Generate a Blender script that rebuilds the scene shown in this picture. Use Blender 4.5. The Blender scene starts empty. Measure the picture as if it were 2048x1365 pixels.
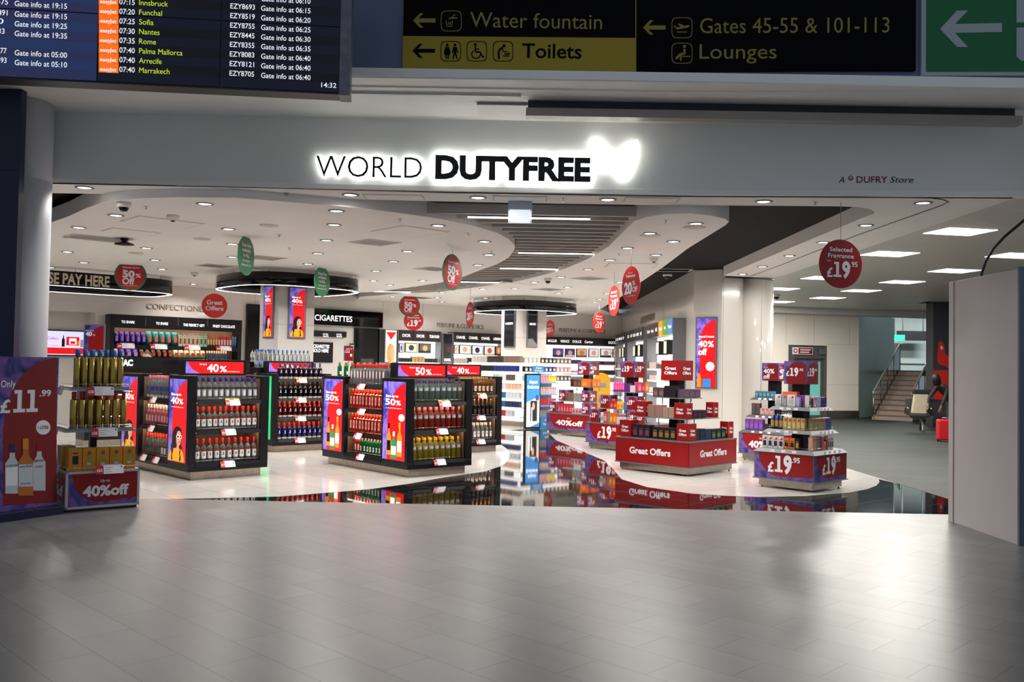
import bpy, bmesh, math, random
from mathutils import Vector, Matrix
R = math.radians
random.seed(7)
S = bpy.context.scene
COL = S.collection

# ------------------------------------------------------------------ camera, world, exposure
FPX, EYE, PITCH, ROLL = 1820.0, 1.6, 0.0277, 0.017
CAMM = Matrix.Translation((0, 0, EYE)) @ Matrix.Rotation(math.pi/2 + PITCH, 4, 'X') @ Matrix.Rotation(ROLL, 4, 'Z')
cd = bpy.data.cameras.new('camera')
cd.sensor_fit = 'HORIZONTAL'; cd.sensor_width = 36.0; cd.lens = 36.0*FPX/2048.0
cd.clip_start = 0.1; cd.clip_end = 200
cam = bpy.data.objects.new('camera', cd); COL.objects.link(cam)
cam.matrix_world = CAMM
S.camera = cam
w = bpy.data.worlds.new('hall_ambient'); S.world = w; w.use_nodes = True
bg = w.node_tree.nodes['Background']
bg.inputs[0].default_value = (0.74, 0.85, 1.0, 1); bg.inputs[1].default_value = 0.30
S.view_settings.view_transform = 'Standard'; S.view_settings.look = 'None'
S.view_settings.exposure = 0.0; S.view_settings.gamma = 1.0; S.view_settings.use_curve_mapping = False
S.cycles.use_denoising = True
S.cycles.caustics_reflective = False; S.cycles.caustics_refractive = False
S.cycles.max_bounces = 10; S.cycles.diffuse_bounces = 5; S.cycles.glossy_bounces = 5
S.cycles.transmission_bounces = 8; S.cycles.transparent_max_bounces = 8
S.cycles.sample_clamp_indirect = 6.0
DOWN_W, PANEL_W, STRIP_E, SHELF_E, WALL_E = 36.0, 135.0, 5.0, 16.0, 2.4
WARM = (1.0, 0.965, 0.905)

# ------------------------------------------------------------------ measuring helpers
CO = Vector((0, 0, EYE)); CR = CAMM.to_3x3()
def ray(px, py): return CR @ Vector(((px-1024)/FPX, (682.5-py)/FPX, -1.0))
def F(px, py, z=0.0):
    d = ray(px, py); return CO + d*((z-EYE)/d.z)
def D(px, py, Y):
    d = ray(px, py); return CO + d*(Y/d.y)
class Frame:
    """A vertical plane through origin o, local x along angle a, facing local -y."""
    def __init__(s, o, a): s.o = Vector((o[0], o[1], 0)); s.a = a; s.x = Vector((math.cos(a), math.sin(a), 0)); s.n = Vector((math.sin(a), -math.cos(a), 0))
    def loc(s, px, py, off=0.0):
        d = ray(px, py); o = s.o + s.n*off
        t = (o-CO).dot(s.n)/d.dot(s.n); p = CO + d*t
        return (p-s.o).dot(s.x), p.z
    def wx(s, px, py=700, off=0.0): return s.loc(px, py, off)[0]
    def w(s, x, y=0, z=0): p = s.o + s.x*x - s.n*y; return Vector((p.x, p.y, z))

# ------------------------------------------------------------------ materials
def lin(h):
    h = h.lstrip('#'); c = [int(h[i:i+2], 16)/255 for i in (0, 2, 4)]
    return tuple(v/12.92 if v <= .04045 else ((v+.055)/1.055)**2.4 for v in c)
MATS = {}
def mat(name, col, rough=.5, metal=0, emit=0, trans=0, ior=1.45, coat=0, var=.0, scale=8, alpha=1, spec=.5):
    if name in MATS: return MATS[name]
    m = bpy.data.materials.new(name); m.use_nodes = True; MATS[name] = m
    nt = m.node_tree; p = nt.nodes['Principled BSDF']
    c = lin(col) if isinstance(col, str) else col
    p.inputs['Base Color'].default_value = (*c, 1); p.inputs['Roughness'].default_value = rough
    p.inputs['Metallic'].default_value = metal; p.inputs['IOR'].default_value = ior
    p.inputs['Transmission Weight'].default_value = trans; p.inputs['Coat Weight'].default_value = coat
    p.inputs['Alpha'].default_value = alpha; p.inputs['Specular IOR Level'].default_value = spec
    if emit:
        p.inputs['Emission Color'].default_value = (*c, 1); p.inputs['Emission Strength'].default_value = emit
    if var:
        n = nt.nodes.new('ShaderNodeTexNoise'); n.inputs['Scale'].default_value = scale; n.inputs['Detail'].default_value = 4
        tc = nt.nodes.new('ShaderNodeTexCoord'); nt.links.new(tc.outputs['Object'], n.inputs['Vector'])
        r = nt.nodes.new('ShaderNodeValToRGB')
        r.color_ramp.elements[0].position = .3; r.color_ramp.elements[1].position = .7
        r.color_ramp.elements[0].color = (*[max(0, v*(1-var)) for v in c], 1); r.color_ramp.elements[1].color = (*[min(1, v*(1+var)) for v in c], 1)
        nt.links.new(n.outputs['Fac'], r.inputs[0]); nt.links.new(r.outputs[0], p.inputs['Base Color'])
    return m
def swirl(name, emit=0, cols=('#1a2050', '#463f8c', '#7d5a9c', '#28487c'), scale=5.0, rough=.3):
    if name in MATS: return MATS[name]
    m = mat(name, '#4a48a0', rough); nt = m.node_tree; p = nt.nodes['Principled BSDF']
    tc = nt.nodes.new('ShaderNodeTexCoord'); n = nt.nodes.new('ShaderNodeTexNoise')
    n.inputs['Scale'].default_value = scale; n.inputs['Detail'].default_value = 3; n.inputs['Distortion'].default_value = 1.2
    r = nt.nodes.new('ShaderNodeValToRGB'); el = r.color_ramp.elements
    while len(el) < len(cols): el.new(.5)
    for i, c in enumerate(cols): el[i].position = .3+.4*i/(len(cols)-1); el[i].color = (*lin(c), 1)
    nt.links.new(tc.outputs['Object'], n.inputs['Vector']); nt.links.new(n.outputs['Fac'], r.inputs[0]); nt.links.new(r.outputs[0], p.inputs['Base Color'])
    if emit: nt.links.new(r.outputs[0], p.inputs['Emission Color']); p.inputs['Emission Strength'].default_value = emit
    return m
def tiles(name, c1, c2, mortar, bw, bh, ang, rough, offs=.0, msize=.004, spec=.5, noise=.0, coat=0, streak=None, bias=0.0):
    m = mat(name, c1, rough, spec=spec, coat=coat); nt = m.node_tree; p = nt.nodes['Principled BSDF']
    tc = nt.nodes.new('ShaderNodeTexCoord'); mp = nt.nodes.new('ShaderNodeMapping'); mp.inputs['Rotation'].default_value = (0, 0, -ang)
    b = nt.nodes.new('ShaderNodeTexBrick'); b.offset = offs
    b.inputs['Color1'].default_value = (*lin(c1), 1); b.inputs['Color2'].default_value = (*lin(c2), 1); b.inputs['Mortar'].default_value = (*lin(mortar), 1)
    b.inputs['Scale'].default_value = 1; b.inputs['Mortar Size'].default_value = msize; b.inputs['Brick Width'].default_value = bw; b.inputs['Row Height'].default_value = bh
    b.inputs['Mortar Smooth'].default_value = .1; b.inputs['Bias'].default_value = bias
    nt.links.new(tc.outputs['Object'], mp.inputs[0]); nt.links.new(mp.outputs[0], b.inputs['Vector'])
    out = b.outputs['Color']
    if noise:
        n = nt.nodes.new('ShaderNodeTexNoise'); n.inputs['Scale'].default_value = 1; n.inputs['Detail'].default_value = 5
        m2 = nt.nodes.new('ShaderNodeMapping'); m2.inputs['Scale'].default_value = streak or (3, 3, 3)
        nt.links.new(mp.outputs[0], m2.inputs[0]); nt.links.new(m2.outputs[0], n.inputs['Vector'])
        mx = nt.nodes.new('ShaderNodeMix'); mx.data_type = 'RGBA'; mx.blend_type = 'MULTIPLY'; mx.inputs[0].default_value = 1
        r = nt.nodes.new('ShaderNodeValToRGB'); r.color_ramp.elements[0].color = (1-noise,)*3+(1,); r.color_ramp.elements[1].color = (1, 1, 1, 1)
        r.color_ramp.elements[0].position = .3; r.color_ramp.elements[1].position = .7
        nt.links.new(n.outputs['Fac'], r.inputs[0]); nt.links.new(out, mx.inputs[6]); nt.links.new(r.outputs[0], mx.inputs[7]); out = mx.outputs[2]
    nt.links.new(out, p.inputs['Base Color'])
    return m

# ------------------------------------------------------------------ text outlines
TC = {}
def glyphs(s, bold, shear):
    k = (s, bold, shear)
    if k in TC: return TC[k]
    cu = bpy.data.curves.new('lettering_outline', 'FONT'); cu.body = s; cu.size = 1; cu.offset = bold; cu.shear = shear; cu.resolution_u = 3
    ob = bpy.data.objects.new('lettering_outline', cu)
    me = ob.to_mesh()
    vs = [tuple(v.co) for v in me.vertices]; fs = [list(p.vertices) for p in me.polygons]
    ob.to_mesh_clear(); bpy.data.objects.remove(ob); bpy.data.curves.remove(cu)
    x0 = min((v[0] for v in vs), default=0); x1 = max((v[0] for v in vs), default=1)
    TC[k] = (vs, fs, x0, x1); return TC[k]
_h = glyphs('H', 0, 0); CAP = max(v[1] for v in _h[0])

# ------------------------------------------------------------------ mesh builder
class MB:
    def __init__(s): s.v = []; s.f = []; s.fm = []; s.sm = []; s.mats = []; s.T = Matrix.Identity(4)
    def mi(s, m):
        if m not in s.mats: s.mats.append(m)
        return s.mats.index(m)
    def add(s, vs, fs, m, sm=False):
        b = len(s.v); k = s.mi(m)
        s.v += [tuple(s.T @ Vector(v)) for v in vs]
        s.f += [[b+i for i in f] for f in fs]; s.fm += [k]*len(fs); s.sm += [sm]*len(fs); return s
    def box(s, x0, y0, z0, x1, y1, z1, m):
        return s.add([(x0,y0,z0),(x1,y0,z0),(x1,y1,z0),(x0,y1,z0),(x0,y0,z1),(x1,y0,z1),(x1,y1,z1),(x0,y1,z1)],
                     [(0,3,2,1),(4,5,6,7),(0,1,5,4),(1,2,6,5),(2,3,7,6),(3,0,4,7)], m)
    def frustum(s, x0, y0, x1, y1, z0, x2, y2, x3, y3, z1, m):
        return s.add([(x0,y0,z0),(x1,y0,z0),(x1,y1,z0),(x0,y1,z0),(x2,y2,z1),(x3,y2,z1),(x3,y3,z1),(x2,y3,z1)],
                     [(0,3,2,1),(4,5,6,7),(0,1,5,4),(1,2,6,5),(2,3,7,6),(3,0,4,7)], m)
    def prism(s, pts, z0, z1, m, sm=False):
        n = len(pts)
        a = sum(pts[i][0]*pts[(i+1) % n][1]-pts[(i+1) % n][0]*pts[i][1] for i in range(n))
        if a < 0: pts = pts[::-1]
        s.add([(p[0], p[1], z0) for p in pts]+[(p[0], p[1], z1) for p in pts], [list(range(n))[::-1], list(range(n, 2*n))], m)
        return s.add([(p[0], p[1], z0) for p in pts]+[(p[0], p[1], z1) for p in pts], [(i, (i+1) % n, n+(i+1) % n, n+i) for i in range(n)], m, sm)
    def plate(s, pts, y, th, m):
        """polygon given as (x, z), front at y facing -y, going back by th (0: a printed layer)"""
        n = len(pts)
        a = sum(pts[i][0]*pts[(i+1) % n][1]-pts[(i+1) % n][0]*pts[i][1] for i in range(n))
        if a < 0: pts = pts[::-1]
        vs = [(p[0], y, p[1]) for p in pts]
        if not th: return s.add(vs, [list(range(n))], m)
        vs += [(p[0], y+th, p[1]) for p in pts]
        return s.add(vs, [list(range(n)), list(range(n, 2*n))[::-1]]+[((i+1) % n, i, n+i, n+(i+1) % n) for i in range(n)], m)
    def rect(s, x0, z0, x1, z1, y, m, th=0): return s.plate([(x0,z0),(x1,z0),(x1,z1),(x0,z1)], y, th, m)
    def ell(s, cx, cz, rx, rz, y, m, th=0, n=28, a0=0, a1=360):
        full = (a1-a0) >= 360
        pts = [(cx+rx*math.cos(R(a0+(a1-a0)*i/(n if full else n-1))), cz+rz*math.sin(R(a0+(a1-a0)*i/(n if full else n-1)))) for i in range(n)]
        return s.plate(pts, y, th, m)
    def lathe(s, prof, m, seg=16, cx=0, cy=0, sx=1, sy=1, rot=0, sm=True):
        vs = []; fs = []; n = len(prof)
        for i in range(seg):
            a = 2*math.pi*i/seg+rot
            for r, z in prof: vs.append((cx+r*math.cos(a)*sx, cy+r*math.sin(a)*sy, z))
        for i in range(seg):
            j = (i+1) % seg
            for k in range(n-1): fs.append((i*n+k, j*n+k, j*n+k+1, i*n+k+1))
        if prof[0][0] > 1e-6: fs.append([i*n for i in range(seg)][::-1])
        if prof[-1][0] > 1e-6: fs.append([i*n+n-1 for i in range(seg)])
        return s.add(vs, fs, m, sm)
    def patch(s, r, z0, z1, a0, a1, m, n=6, sx=1, sy=1):
        vs = []; fs = []
        for i in range(n+1):
            a = R(a0+(a1-a0)*i/n)
            vs += [(r*math.cos(a)*sx, r*math.sin(a)*sy, z0), (r*math.cos(a)*sx, r*math.sin(a)*sy, z1)]
        for i in range(n): fs.append((2*i, 2*i+2, 2*i+3, 2*i+1))
        return s.add(vs, fs, m, True)
    def tube(s, path, r, m, seg=8, caps=True):
        path = [Vector(p) for p in path]; vs = []; fs = []; n = len(path)
        up = Vector((0, 0, 1)); prev = None
        for i, p in enumerate(path):
            t = (path[min(i+1, n-1)]-path[max(i-1, 0)]).normalized()
            a = (prev if prev is not None else (up if abs(t.z) < .9 else Vector((1, 0, 0))))
            a = (a-t*a.dot(t)).normalized(); prev = a; b = t.cross(a)
            rr = r[i] if isinstance(r, (list, tuple)) else r
            for k in range(seg):
                q = 2*math.pi*k/seg; vs.append(tuple(p+a*math.cos(q)*rr+b*math.sin(q)*rr))
        for i in range(n-1):
            for k in range(seg):
                j = (k+1) % seg; fs.append((i*seg+k, i*seg+j, (i+1)*seg+j, (i+1)*seg+k))
        if caps: fs += [list(range(seg))[::-1], [(n-1)*seg+k for k in range(seg)]]
        return s.add(vs, fs, m, True)
    def text(s, t, x, z, h, y, m, w=None, al='l', bold=.0, shear=0.0, th=0, rot=0):
        vs, fs, x0, x1 = glyphs(t, bold, shear); k = h/CAP
        kx = k if w is None else w/(x1-x0); W = (x1-x0)*kx
        ox = {'l': 0, 'c': -W/2, 'r': -W}[al]; c, sn = math.cos(rot), math.sin(rot)
        P = []
        for v in vs:
            a, b = ox+(v[0]-x0)*kx, v[1]*k
            P.append((x+a*c-b*sn, y, z+a*sn+b*c))
        s.add(P, fs, m)
        if th:   # solid letters: outline edges walled back to y+th
            cnt = {}
            for f in fs:
                for i in range(len(f)):
                    e = (f[i], f[(i+1) % len(f)]); kk = tuple(sorted((tuple(round(c_, 5) for c_ in vs[e[0]]), tuple(round(c_, 5) for c_ in vs[e[1]]))))
                    cnt.setdefault(kk, []).append(e)
            n = len(P); Q = P+[(p[0], y+th, p[2]) for p in P]
            s.add(Q, [(e[0][0], n+e[0][0], n+e[0][1], e[0][1]) for e in cnt.values() if len(e) == 1]+[[n+i for i in f][::-1] for f in fs], m)
        return s
    def mesh(s, name):
        me = bpy.data.meshes.new(name); me.from_pydata(s.v, [], s.f)
        for m in s.mats: me.materials.append(m)
        me.polygons.foreach_set('material_index', s.fm); me.polygons.foreach_set('use_smooth', s.sm)
        me.validate(); me.update(); return me
    def build(s, name, parent=None, loc=(0, 0, 0), rz=0, bevel=0, sub=0):
        o = bpy.data.objects.new(name, s.mesh(name)); COL.objects.link(o)
        if parent: o.parent = parent
        o.location = loc; o.rotation_euler = (0, 0, rz)
        if bevel:
            b = o.modifiers.new('edge', 'BEVEL'); b.width = bevel; b.segments = 2; b.limit_method = 'ANGLE'; b.angle_limit = R(50)
        if sub:
            b = o.modifiers.new('smooth', 'SUBSURF'); b.levels = sub; b.render_levels = sub
        return o
LAB = {}
def tag(o, label, cat, group=None):
    n = len(label.split())
    if not 4 <= n <= 16: print('LABEL LENGTH', n, label)
    if label in LAB and not (group and LAB[label] == group): print('LABEL TWICE', label)
    LAB[label] = group
    o['label'] = label; o['category'] = cat
    if group: o['group'] = group
    return o
def thing(name, label, cat, loc=(0, 0, 0), rz=0, group=None):
    o = bpy.data.objects.new(name, None); COL.objects.link(o); o.empty_display_size = .1
    o.location = loc; o.rotation_euler = (0, 0, rz)
    return tag(o, label, cat, group)
def struct(o): o['kind'] = 'structure'; return o
def inst(name, me, loc, rz=0, parent=None):
    o = bpy.data.objects.new(name, me); COL.objects.link(o)
    if parent: o.parent = parent
    o.location = loc; o.rotation_euler = (0, 0, rz); return o
ORD = 'first second third fourth fifth sixth seventh eighth ninth tenth eleventh twelfth thirteenth fourteenth fifteenth sixteenth seventeenth eighteenth nineteenth twentieth'.split()
ORD += ['twenty-'+o for o in ORD[:9]]+['thirtieth']+['thirty-'+o for o in ORD[:9]]
def side(y_from): return Matrix.Translation((0, y_from, 0)) @ Matrix.Rotation(-math.pi/2, 4, 'Z')   # draws on the local -x face, reading from y_from towards y=0

# ------------------------------------------------------------------ shared materials
WHITE = mat('white_paint', '#e4e0dc', .45, var=.02, scale=2)
CEIL = mat('ceiling_paint', '#f9f6f2', .6, var=.015, scale=1.5)
GLOSSW = mat('gloss_white_panel', '#dcd7d1', .12, coat=.3)
BULK = mat('bulkhead_blue_grey', '#626d88', .35, var=.02, scale=.7)
FASCIA = mat('fascia_grey_paint', '#eeefec', .4, var=.02, scale=.7)
DARKC = mat('dark_ceiling', '#151213', .8, var=.05, scale=2, spec=.2)
TAUPE = mat('taupe_slat', '#cdc4bb', .4)
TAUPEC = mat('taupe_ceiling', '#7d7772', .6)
BLACK = mat('black_laminate', '#101013', .35, var=.1, scale=20, spec=.35)
GLOSSB = mat('gloss_black', '#070709', .08, spec=.35)
BROWN = mat('bronze_back_panel', '#6d5546', .45, var=.06, scale=6)
STEEL = mat('brushed_steel', '#b3a79a', .3, 1, var=.12, scale=15)
CHROME = mat('chrome', '#d8d8d8', .12, 1)
GREYM = mat('grey_metal', '#85868a', .35, .6)
RED = mat('print_red', '#8c0b0d', .35, var=.06, scale=3)
REDB = mat('bright_red', '#cf1a1f', .4)
DKRED = mat('dark_red', '#7c1216', .35)
PWHITE = mat('print_white', '#e6e6ea', .45)
PAPER = mat('paper_card', '#efe9ea', .5, var=.02, scale=30)
INK = mat('ink_dark', '#1b1a1e', .5)
NAVY = mat('navy_panel', '#0c0f3a', .35, var=.1, scale=1)
GREEN = mat('print_green', '#1d6a40', .45)
SWIRL = swirl('print_swirl', 0, scale=4)
L_RED = mat('lit_red', '#d8181c', .2, emit=.8)
L_WHITE = mat('lit_white', '#ffffff', .2, emit=1.1)
L_SWIRL = swirl('lit_swirl', .6, ('#2a2f86', '#5a52c0', '#9a78d8', '#3a5ab8'), 4)
L_SKIN = mat('lit_skin', '#d99b7d', .2, emit=.7)
L_HAIR = mat('lit_hair', '#241312', .2, emit=.35)
L_ORANGE = mat('lit_orange', '#f09a18', .2, emit=.8)
L_GREEN = mat('lit_green', '#1f8a4a', .2, emit=.7)
L_AMBER = mat('lit_amber', '#d9801f', .2, emit=.8)
L_DARK = mat('lit_dark', '#15121a', .2, emit=.2)
L_BLUE = mat('lit_blue', '#2f7fc4', .2, emit=.7)
LAMP = mat('lamp_white', (1, .96, .9), .3, emit=9)
LED = mat('led_strip', (1, .97, .93), .3, emit=STRIP_E*.6)
WARMLED = mat('warm_led', (1, .72, .5), .3, emit=SHELF_E)
SHELFLED = mat('shelf_led', (1, .97, .92), .3, emit=3)
BACKLIT = mat('backlit_white', (1, .98, .96), .4, emit=WALL_E*.5)
GLASS = mat('clear_glass', '#eefaf6', .02, trans=1, ior=1.45)
ACRYL = mat('acrylic', '#f2f4f6', .05, trans=.9, ior=1.3)
TINTG = mat('teal_glass_wall', '#c2ded8', .3, 0)
# ------------------------------------------------------------------ floors
def flat(name, pts, z0, z1, m):
    b = MB(); b.prism([tuple(p)[:2] for p in pts], z0, z1, m); return struct(b.build(name))
VINYL = tiles('vinyl_plank_floor', '#727272', '#646464', '#363534', .64, .325, R(-45), .34, .5, .003, .5, .16, streak=(1.2, 9, 1))
VINYL2 = tiles('concourse_vinyl_floor', '#373b39', '#313533', '#272827', 1.2, .3, R(-8), .6, .5, .003, .5, .2, streak=(1, 8, 1))
VINYL.node_tree.nodes['Principled BSDF'].inputs['IOR'].default_value = 1.58
WTILE = tiles('white_gloss_tile', '#bdb9b5', '#b9b5b1', '#8f8a85', .6, .6, R(42), .13, 0, .004, .5)
BTILE = tiles('black_gloss_tile', '#0b0b0d', '#0e0e10', '#5a5654', .6, .6, R(42), .035, 0, .004, .6)
def sparkle(m):   # mirror flecks set into the black tile
    nt = m.node_tree; p = nt.nodes['Principled BSDF']; v = nt.nodes.new('ShaderNodeTexVoronoi'); v.inputs['Scale'].default_value = 5
    tc = nt.nodes.new('ShaderNodeTexCoord'); nt.links.new(tc.outputs['Object'], v.inputs['Vector'])
    lt = nt.nodes.new('ShaderNodeMath'); lt.operation = 'LESS_THAN'; lt.inputs[1].default_value = .018
    nt.links.new(v.outputs['Distance'], lt.inputs[0])
    src = p.inputs['Base Color'].links[0].from_socket
    mx = nt.nodes.new('ShaderNodeMix'); mx.data_type = 'RGBA'; nt.links.new(lt.outputs[0], mx.inputs[0]); nt.links.new(src, mx.inputs[6]); mx.inputs[7].default_value = (.8, .8, .85, 1)
    nt.links.new(mx.outputs[2], p.inputs['Base Color'])
sparkle(BTILE)
EY = lambda x: 10.54-(x+4.26)*.0183
flat('floor', [(-16, 0), (10, 0), (10, EY(10)), (-16, EY(-16))], -.1, .002, VINYL)
flat('floor', [(-16, EY(-16)), (5.6, EY(5.6)), (5.6, 34), (-16, 34)], -.1, 0, BTILE)
flat('floor', [(5.6, EY(5.6)), (24, EY(24)), (24, 46), (5.6, 46)], -.1, .002, VINYL2)
isl = [(440, 1001), (560, 994), (734, 980), (820, 968), (886, 956), (968, 944), (1005, 932), (1016, 922), (1019, 913), (1018, 905), (1012, 897), (1000, 889), (975, 879), (945, 872)]
pl = [F(x, y) for x, y in isl]
flat('floor', [(-16, EY(-16)), (-3.9, EY(-3.9))]+pl[1:]+[(-1.3, 19.4), (-1.2, 20.8), (-.6, 22.2), (.2, 23.1), (1.5, 24), (4, 24.6), (4, 33.4), (-16, 33.4)], 0, .002, WTILE)
isr = [(1093, 862), (1112, 881-5), (1160, 901-2), (1209, 920), (1243, 959), (1294, 975), (1384, 988), (1450, 992.5), (1519, 995), (1609, 993), (1699, 986), (1735, 979), (1753, 972), (1759, 965), (1757.5, 959)]
isr[1:4] = [(1112, 881), (1160, 901), (1209, 922)]; isr.insert(4, (1228, 941))
pr = [F(x, y) for x, y in isr]
flat('floor', pr+[(5.595, 13.2), (5.595, 20), (4.3, 24.3), (1.8, 23.4), (.95, 22.9)], 0, .002, WTILE)

# ------------------------------------------------------------------ walls, bulkhead, soffits
W1 = Frame((-8.66, 23.12), math.atan2(6.6, 7.2))
W2 = Frame((1.25, 32.05), math.atan2(1.3, 2.8))
W3 = Frame((4.0, 33.35), -math.pi/2)
def wallrun(name, f, x0, x1, z0, z1, m, th=.2, seams=(), holes=()):
    b = MB(); xs = x0
    for hx0, hx1, hz0, hz1 in sorted(holes):
        b.box(xs, 0, z0, hx0, th, z1, m); b.box(hx0, 0, hz1, hx1, th, z1, m)
        if hz0 > z0: b.box(hx0, 0, z0, hx1, th, hz0, m)
        xs = hx1
    b.box(xs, 0, z0, x1, th, z1, m)
    for s_ in seams: b.box(s_-.004, -.002, z0, s_+.004, 0, z1, GREYM)
    return struct(b.build(name, loc=f.o, rz=f.a))
ax = lambda px, f=W1: f.wx(px)
wallrun('wall_back', W1, -9, 13.45, 0, 3.62, GLOSSW, seams=[ax(508), ax(764), ax(845)], holes=[(ax(70), ax(189), 0, 2.72)])
b = MB(); b.box(ax(60), .5, 0, ax(193), .6, 2.8, GLOSSW); b.box(ax(189), .2, 0, ax(189)+.06, .5, 2.8, GLOSSW); b.box(ax(60), .2, 2.72, ax(193), .6, 2.8, GLOSSW)
struct(b.build('wall_alcove', loc=W1.o, rz=W1.a))
wallrun('wall_back', W2, -.1, 3.1, 0, 3.62, GLOSSW)
wallrun('wall_right', W3, 0, 13.28, 0, 3.85, GLOSSW, seams=[5, 9.2])
E = Frame((4.0, 20.07), R(-38)); e1 = E.wx(1443)
wallrun('wall_end', E, 0, e1, 0, 3.78, GLOSSW, th=.15)
p0 = E.w(e1, .02)
E2 = Frame((p0.x, p0.y), R(18)); e2 = E2.wx(1492)
wallrun('wall_end', E2, 0, e2, 0, 3.6, GLOSSW, th=.12, seams=[.02])
b = MB(); b.lathe([(.34, 0), (.34, 3.6)], GLOSSW, 40); b.box(-.004, -.342, 0, .004, -.33, 3.6, GREYM)
b.lathe([(.345, 3.56), (.345, 3.6)], GREYM, 40)
struct(b.build('column', loc=(5.36, 19.9, 0)))
flat('wall_left', [(-16, 10.6), (-15.8, 10.6), (-15.8, 33), (-16, 33)], 0, 3.9, WHITE)
# fascia with its bend, and the soffit behind it
fp = [(-16, 10.25), (-5.2, 10.35), (1.5, 10.42), (6.2, 10.12), (24, 9.4)]
def run(name, pts, th, z0, z1, m):
    b = MB(); q = pts+[(x, y+th) for x, y in pts[::-1]]; b.prism(q, z0, z1, m); return struct(b.build(name))
run('wall_front', fp, .12, 3.64, 4.46, FASCIA)
run('trim_1', [(x, y-.012) for x, y in fp], .14, 3.60, 3.655, CEIL)
run('soffit_ceiling', [(x, 8.9) for x, y in fp], .1, 4.44, 4.52, CEIL)
b = MB(); b.prism([(-16, 9.0), (24, 8.8)]+fp[::-1], 4.43, 4.53, CEIL); struct(b.build('ceiling'))
bp = [(-16, 8.95), (-1.9, 9.2), (1.55, 9.2), (5.4, 8.98), (24, 8.2)]
run('wall_upper', bp, .15, 4.47, 7.5, BULK)
VINYL2.node_tree.nodes['Principled BSDF'].inputs['IOR'].default_value = 1.18
run('trim_2', [(x, y-.015) for x, y in bp], .18, 4.415, 4.475, CEIL)
# soffit strip behind the fascia, and the band running back along the concourse
bk = [F(x, y, 3.6) for x, y in ((471, 393), (860, 402.6), (1122, 407.6), (1286, 410), (1600, 412.3), (1675, 413), (1715, 414.5), (1738, 418), (1749, 423), (1747, 428), (1729, 434.5))]
band = [(-16, 10.44), (1.5, 10.51), (5.64, 10.22), (5.6, 19.6), (4.47, 19.3)]+[(p.x, p.y) for p in bk[::-1]]+[(-16, bk[0].y-.05)]
b = MB(); b.prism(band, 3.6, 3.8, CEIL); struct(b.build('ceiling'))
b = MB(); gv = []
gp = [F(x, y, 3.598) for x, y in ((105, 367), (450, 374), (900, 384.5), (1290, 391), (1400, 392.6), (1700, 394), (1860, 396), (1885, 399), (1897, 404), (1880, 412), (1716, 470), (1560, 531), (1500, 553))]
b.tube([(p.x, p.y, 3.599) for p in gp], .008, INK, 6); struct(b.build('trim_shadow_gap'))  # dark strip drawn for the shade in the soffit's shadow gap
b = MB(); b.box(5.64, 10.25, 3.64, 5.78, 19.6, 3.86, CEIL); b.box(5.78, 10.25, 3.70, 5.95, 19.6, 3.86, CEIL); struct(b.build('trim_4'))
# dark upper ceiling of the shop
flat('ceiling', [(-16, 10.56), (1.5, 10.6), (5.7, 10.34), (5.7, 34), (-16, 34)], 3.80, 3.9, DARKC)
# hanging white cloud ceilings
LE = [(794, 425.7), (860, 435), (891, 440), (947.6, 452), (994, 466), (1018, 479), (1029.6, 491.6), (1029, 498.6), (1018, 515), (994, 529), (959, 541), (924, 555), (877, 566.6), (830, 573.6), (760, 583), (700, 587), (640, 589)]
LF = [(100, 446), (137, 433), (174, 416), (204, 405), (230, 400), (285.5, 396.5), (360, 394.8), (471, 395.5), (545, 401.5), (656.6, 411), (731, 417.5)]
RE = [(1262, 449), (1241, 469), (1217.5, 493), (1186.7, 513.5), (1156, 527), (1121.8, 541), (1070.5, 554.5), (1019, 566.5), (951, 575), (882.5, 583.6), (780, 589.5), (720, 594)]
RF = [(1270, 442), (1292.6, 434.5), (1327, 428.8), (1378, 427), (1422.5, 431.5), (1450, 438), (1458, 443.5), (1452, 450), (1436, 460), (1376, 497), (1323, 537), (1277, 567.7), (1239.6, 596), (1200, 618.7)]
f35 = lambda L: [F(x, y, 3.5) for x, y in L]
le, lf, re_, rf = f35(LE), f35(LF), f35(RE), f35(RF)
P1 = Vector((-4.86, 19.6, 0)); P2 = Vector((.33, 25.75, 0))
UD = Vector((math.cos(R(42)), math.sin(R(42)), 0)); VD = Vector((-UD.y, UD.x, 0))
def rsq(c, r, n=3.2, k=40, rot=R(42)):
    out = []
    for i in range(k):
        a = 2*math.pi*i/k; ca, sa = math.cos(a), math.sin(a)
        x = r*abs(ca)**(2/n)*(1 if ca > 0 else -1); y = r*abs(sa)**(2/n)*(1 if sa > 0 else -1)
        out.append((c.x+x*math.cos(rot)-y*math.sin(rot), c.y+x*math.sin(rot)+y*math.cos(rot)))
    return out
def slab(name, outer, holes, z0, z1, m):
    cu = bpy.data.curves.new(name, 'CURVE'); cu.dimensions = '2D'; cu.fill_mode = 'BOTH'; cu.extrude = (z1-z0)/2
    for P in [outer]+holes:
        sp = cu.splines.new('POLY'); sp.points.add(len(P)-1); sp.use_cyclic_u = True
        for q, p in zip(sp.points, P): q.co = (p[0], p[1], 0, 1)
    o = bpy.data.objects.new('slab_outline', cu); me = bpy.data.meshes.new_from_object(o); bpy.data.objects.remove(o); bpy.data.curves.remove(cu)
    me.materials.clear(); me.materials.append(m)
    o = bpy.data.objects.new(name, me); COL.objects.link(o); o.location = (0, 0, (z0+z1)/2); return struct(o)
wl = [W1.w(-7.5, -.01), W1.w(W1.loc(640, 589)[0]-.3, -.01)]
PAYC = Vector((-8.9, 18.2, 0))
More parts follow.
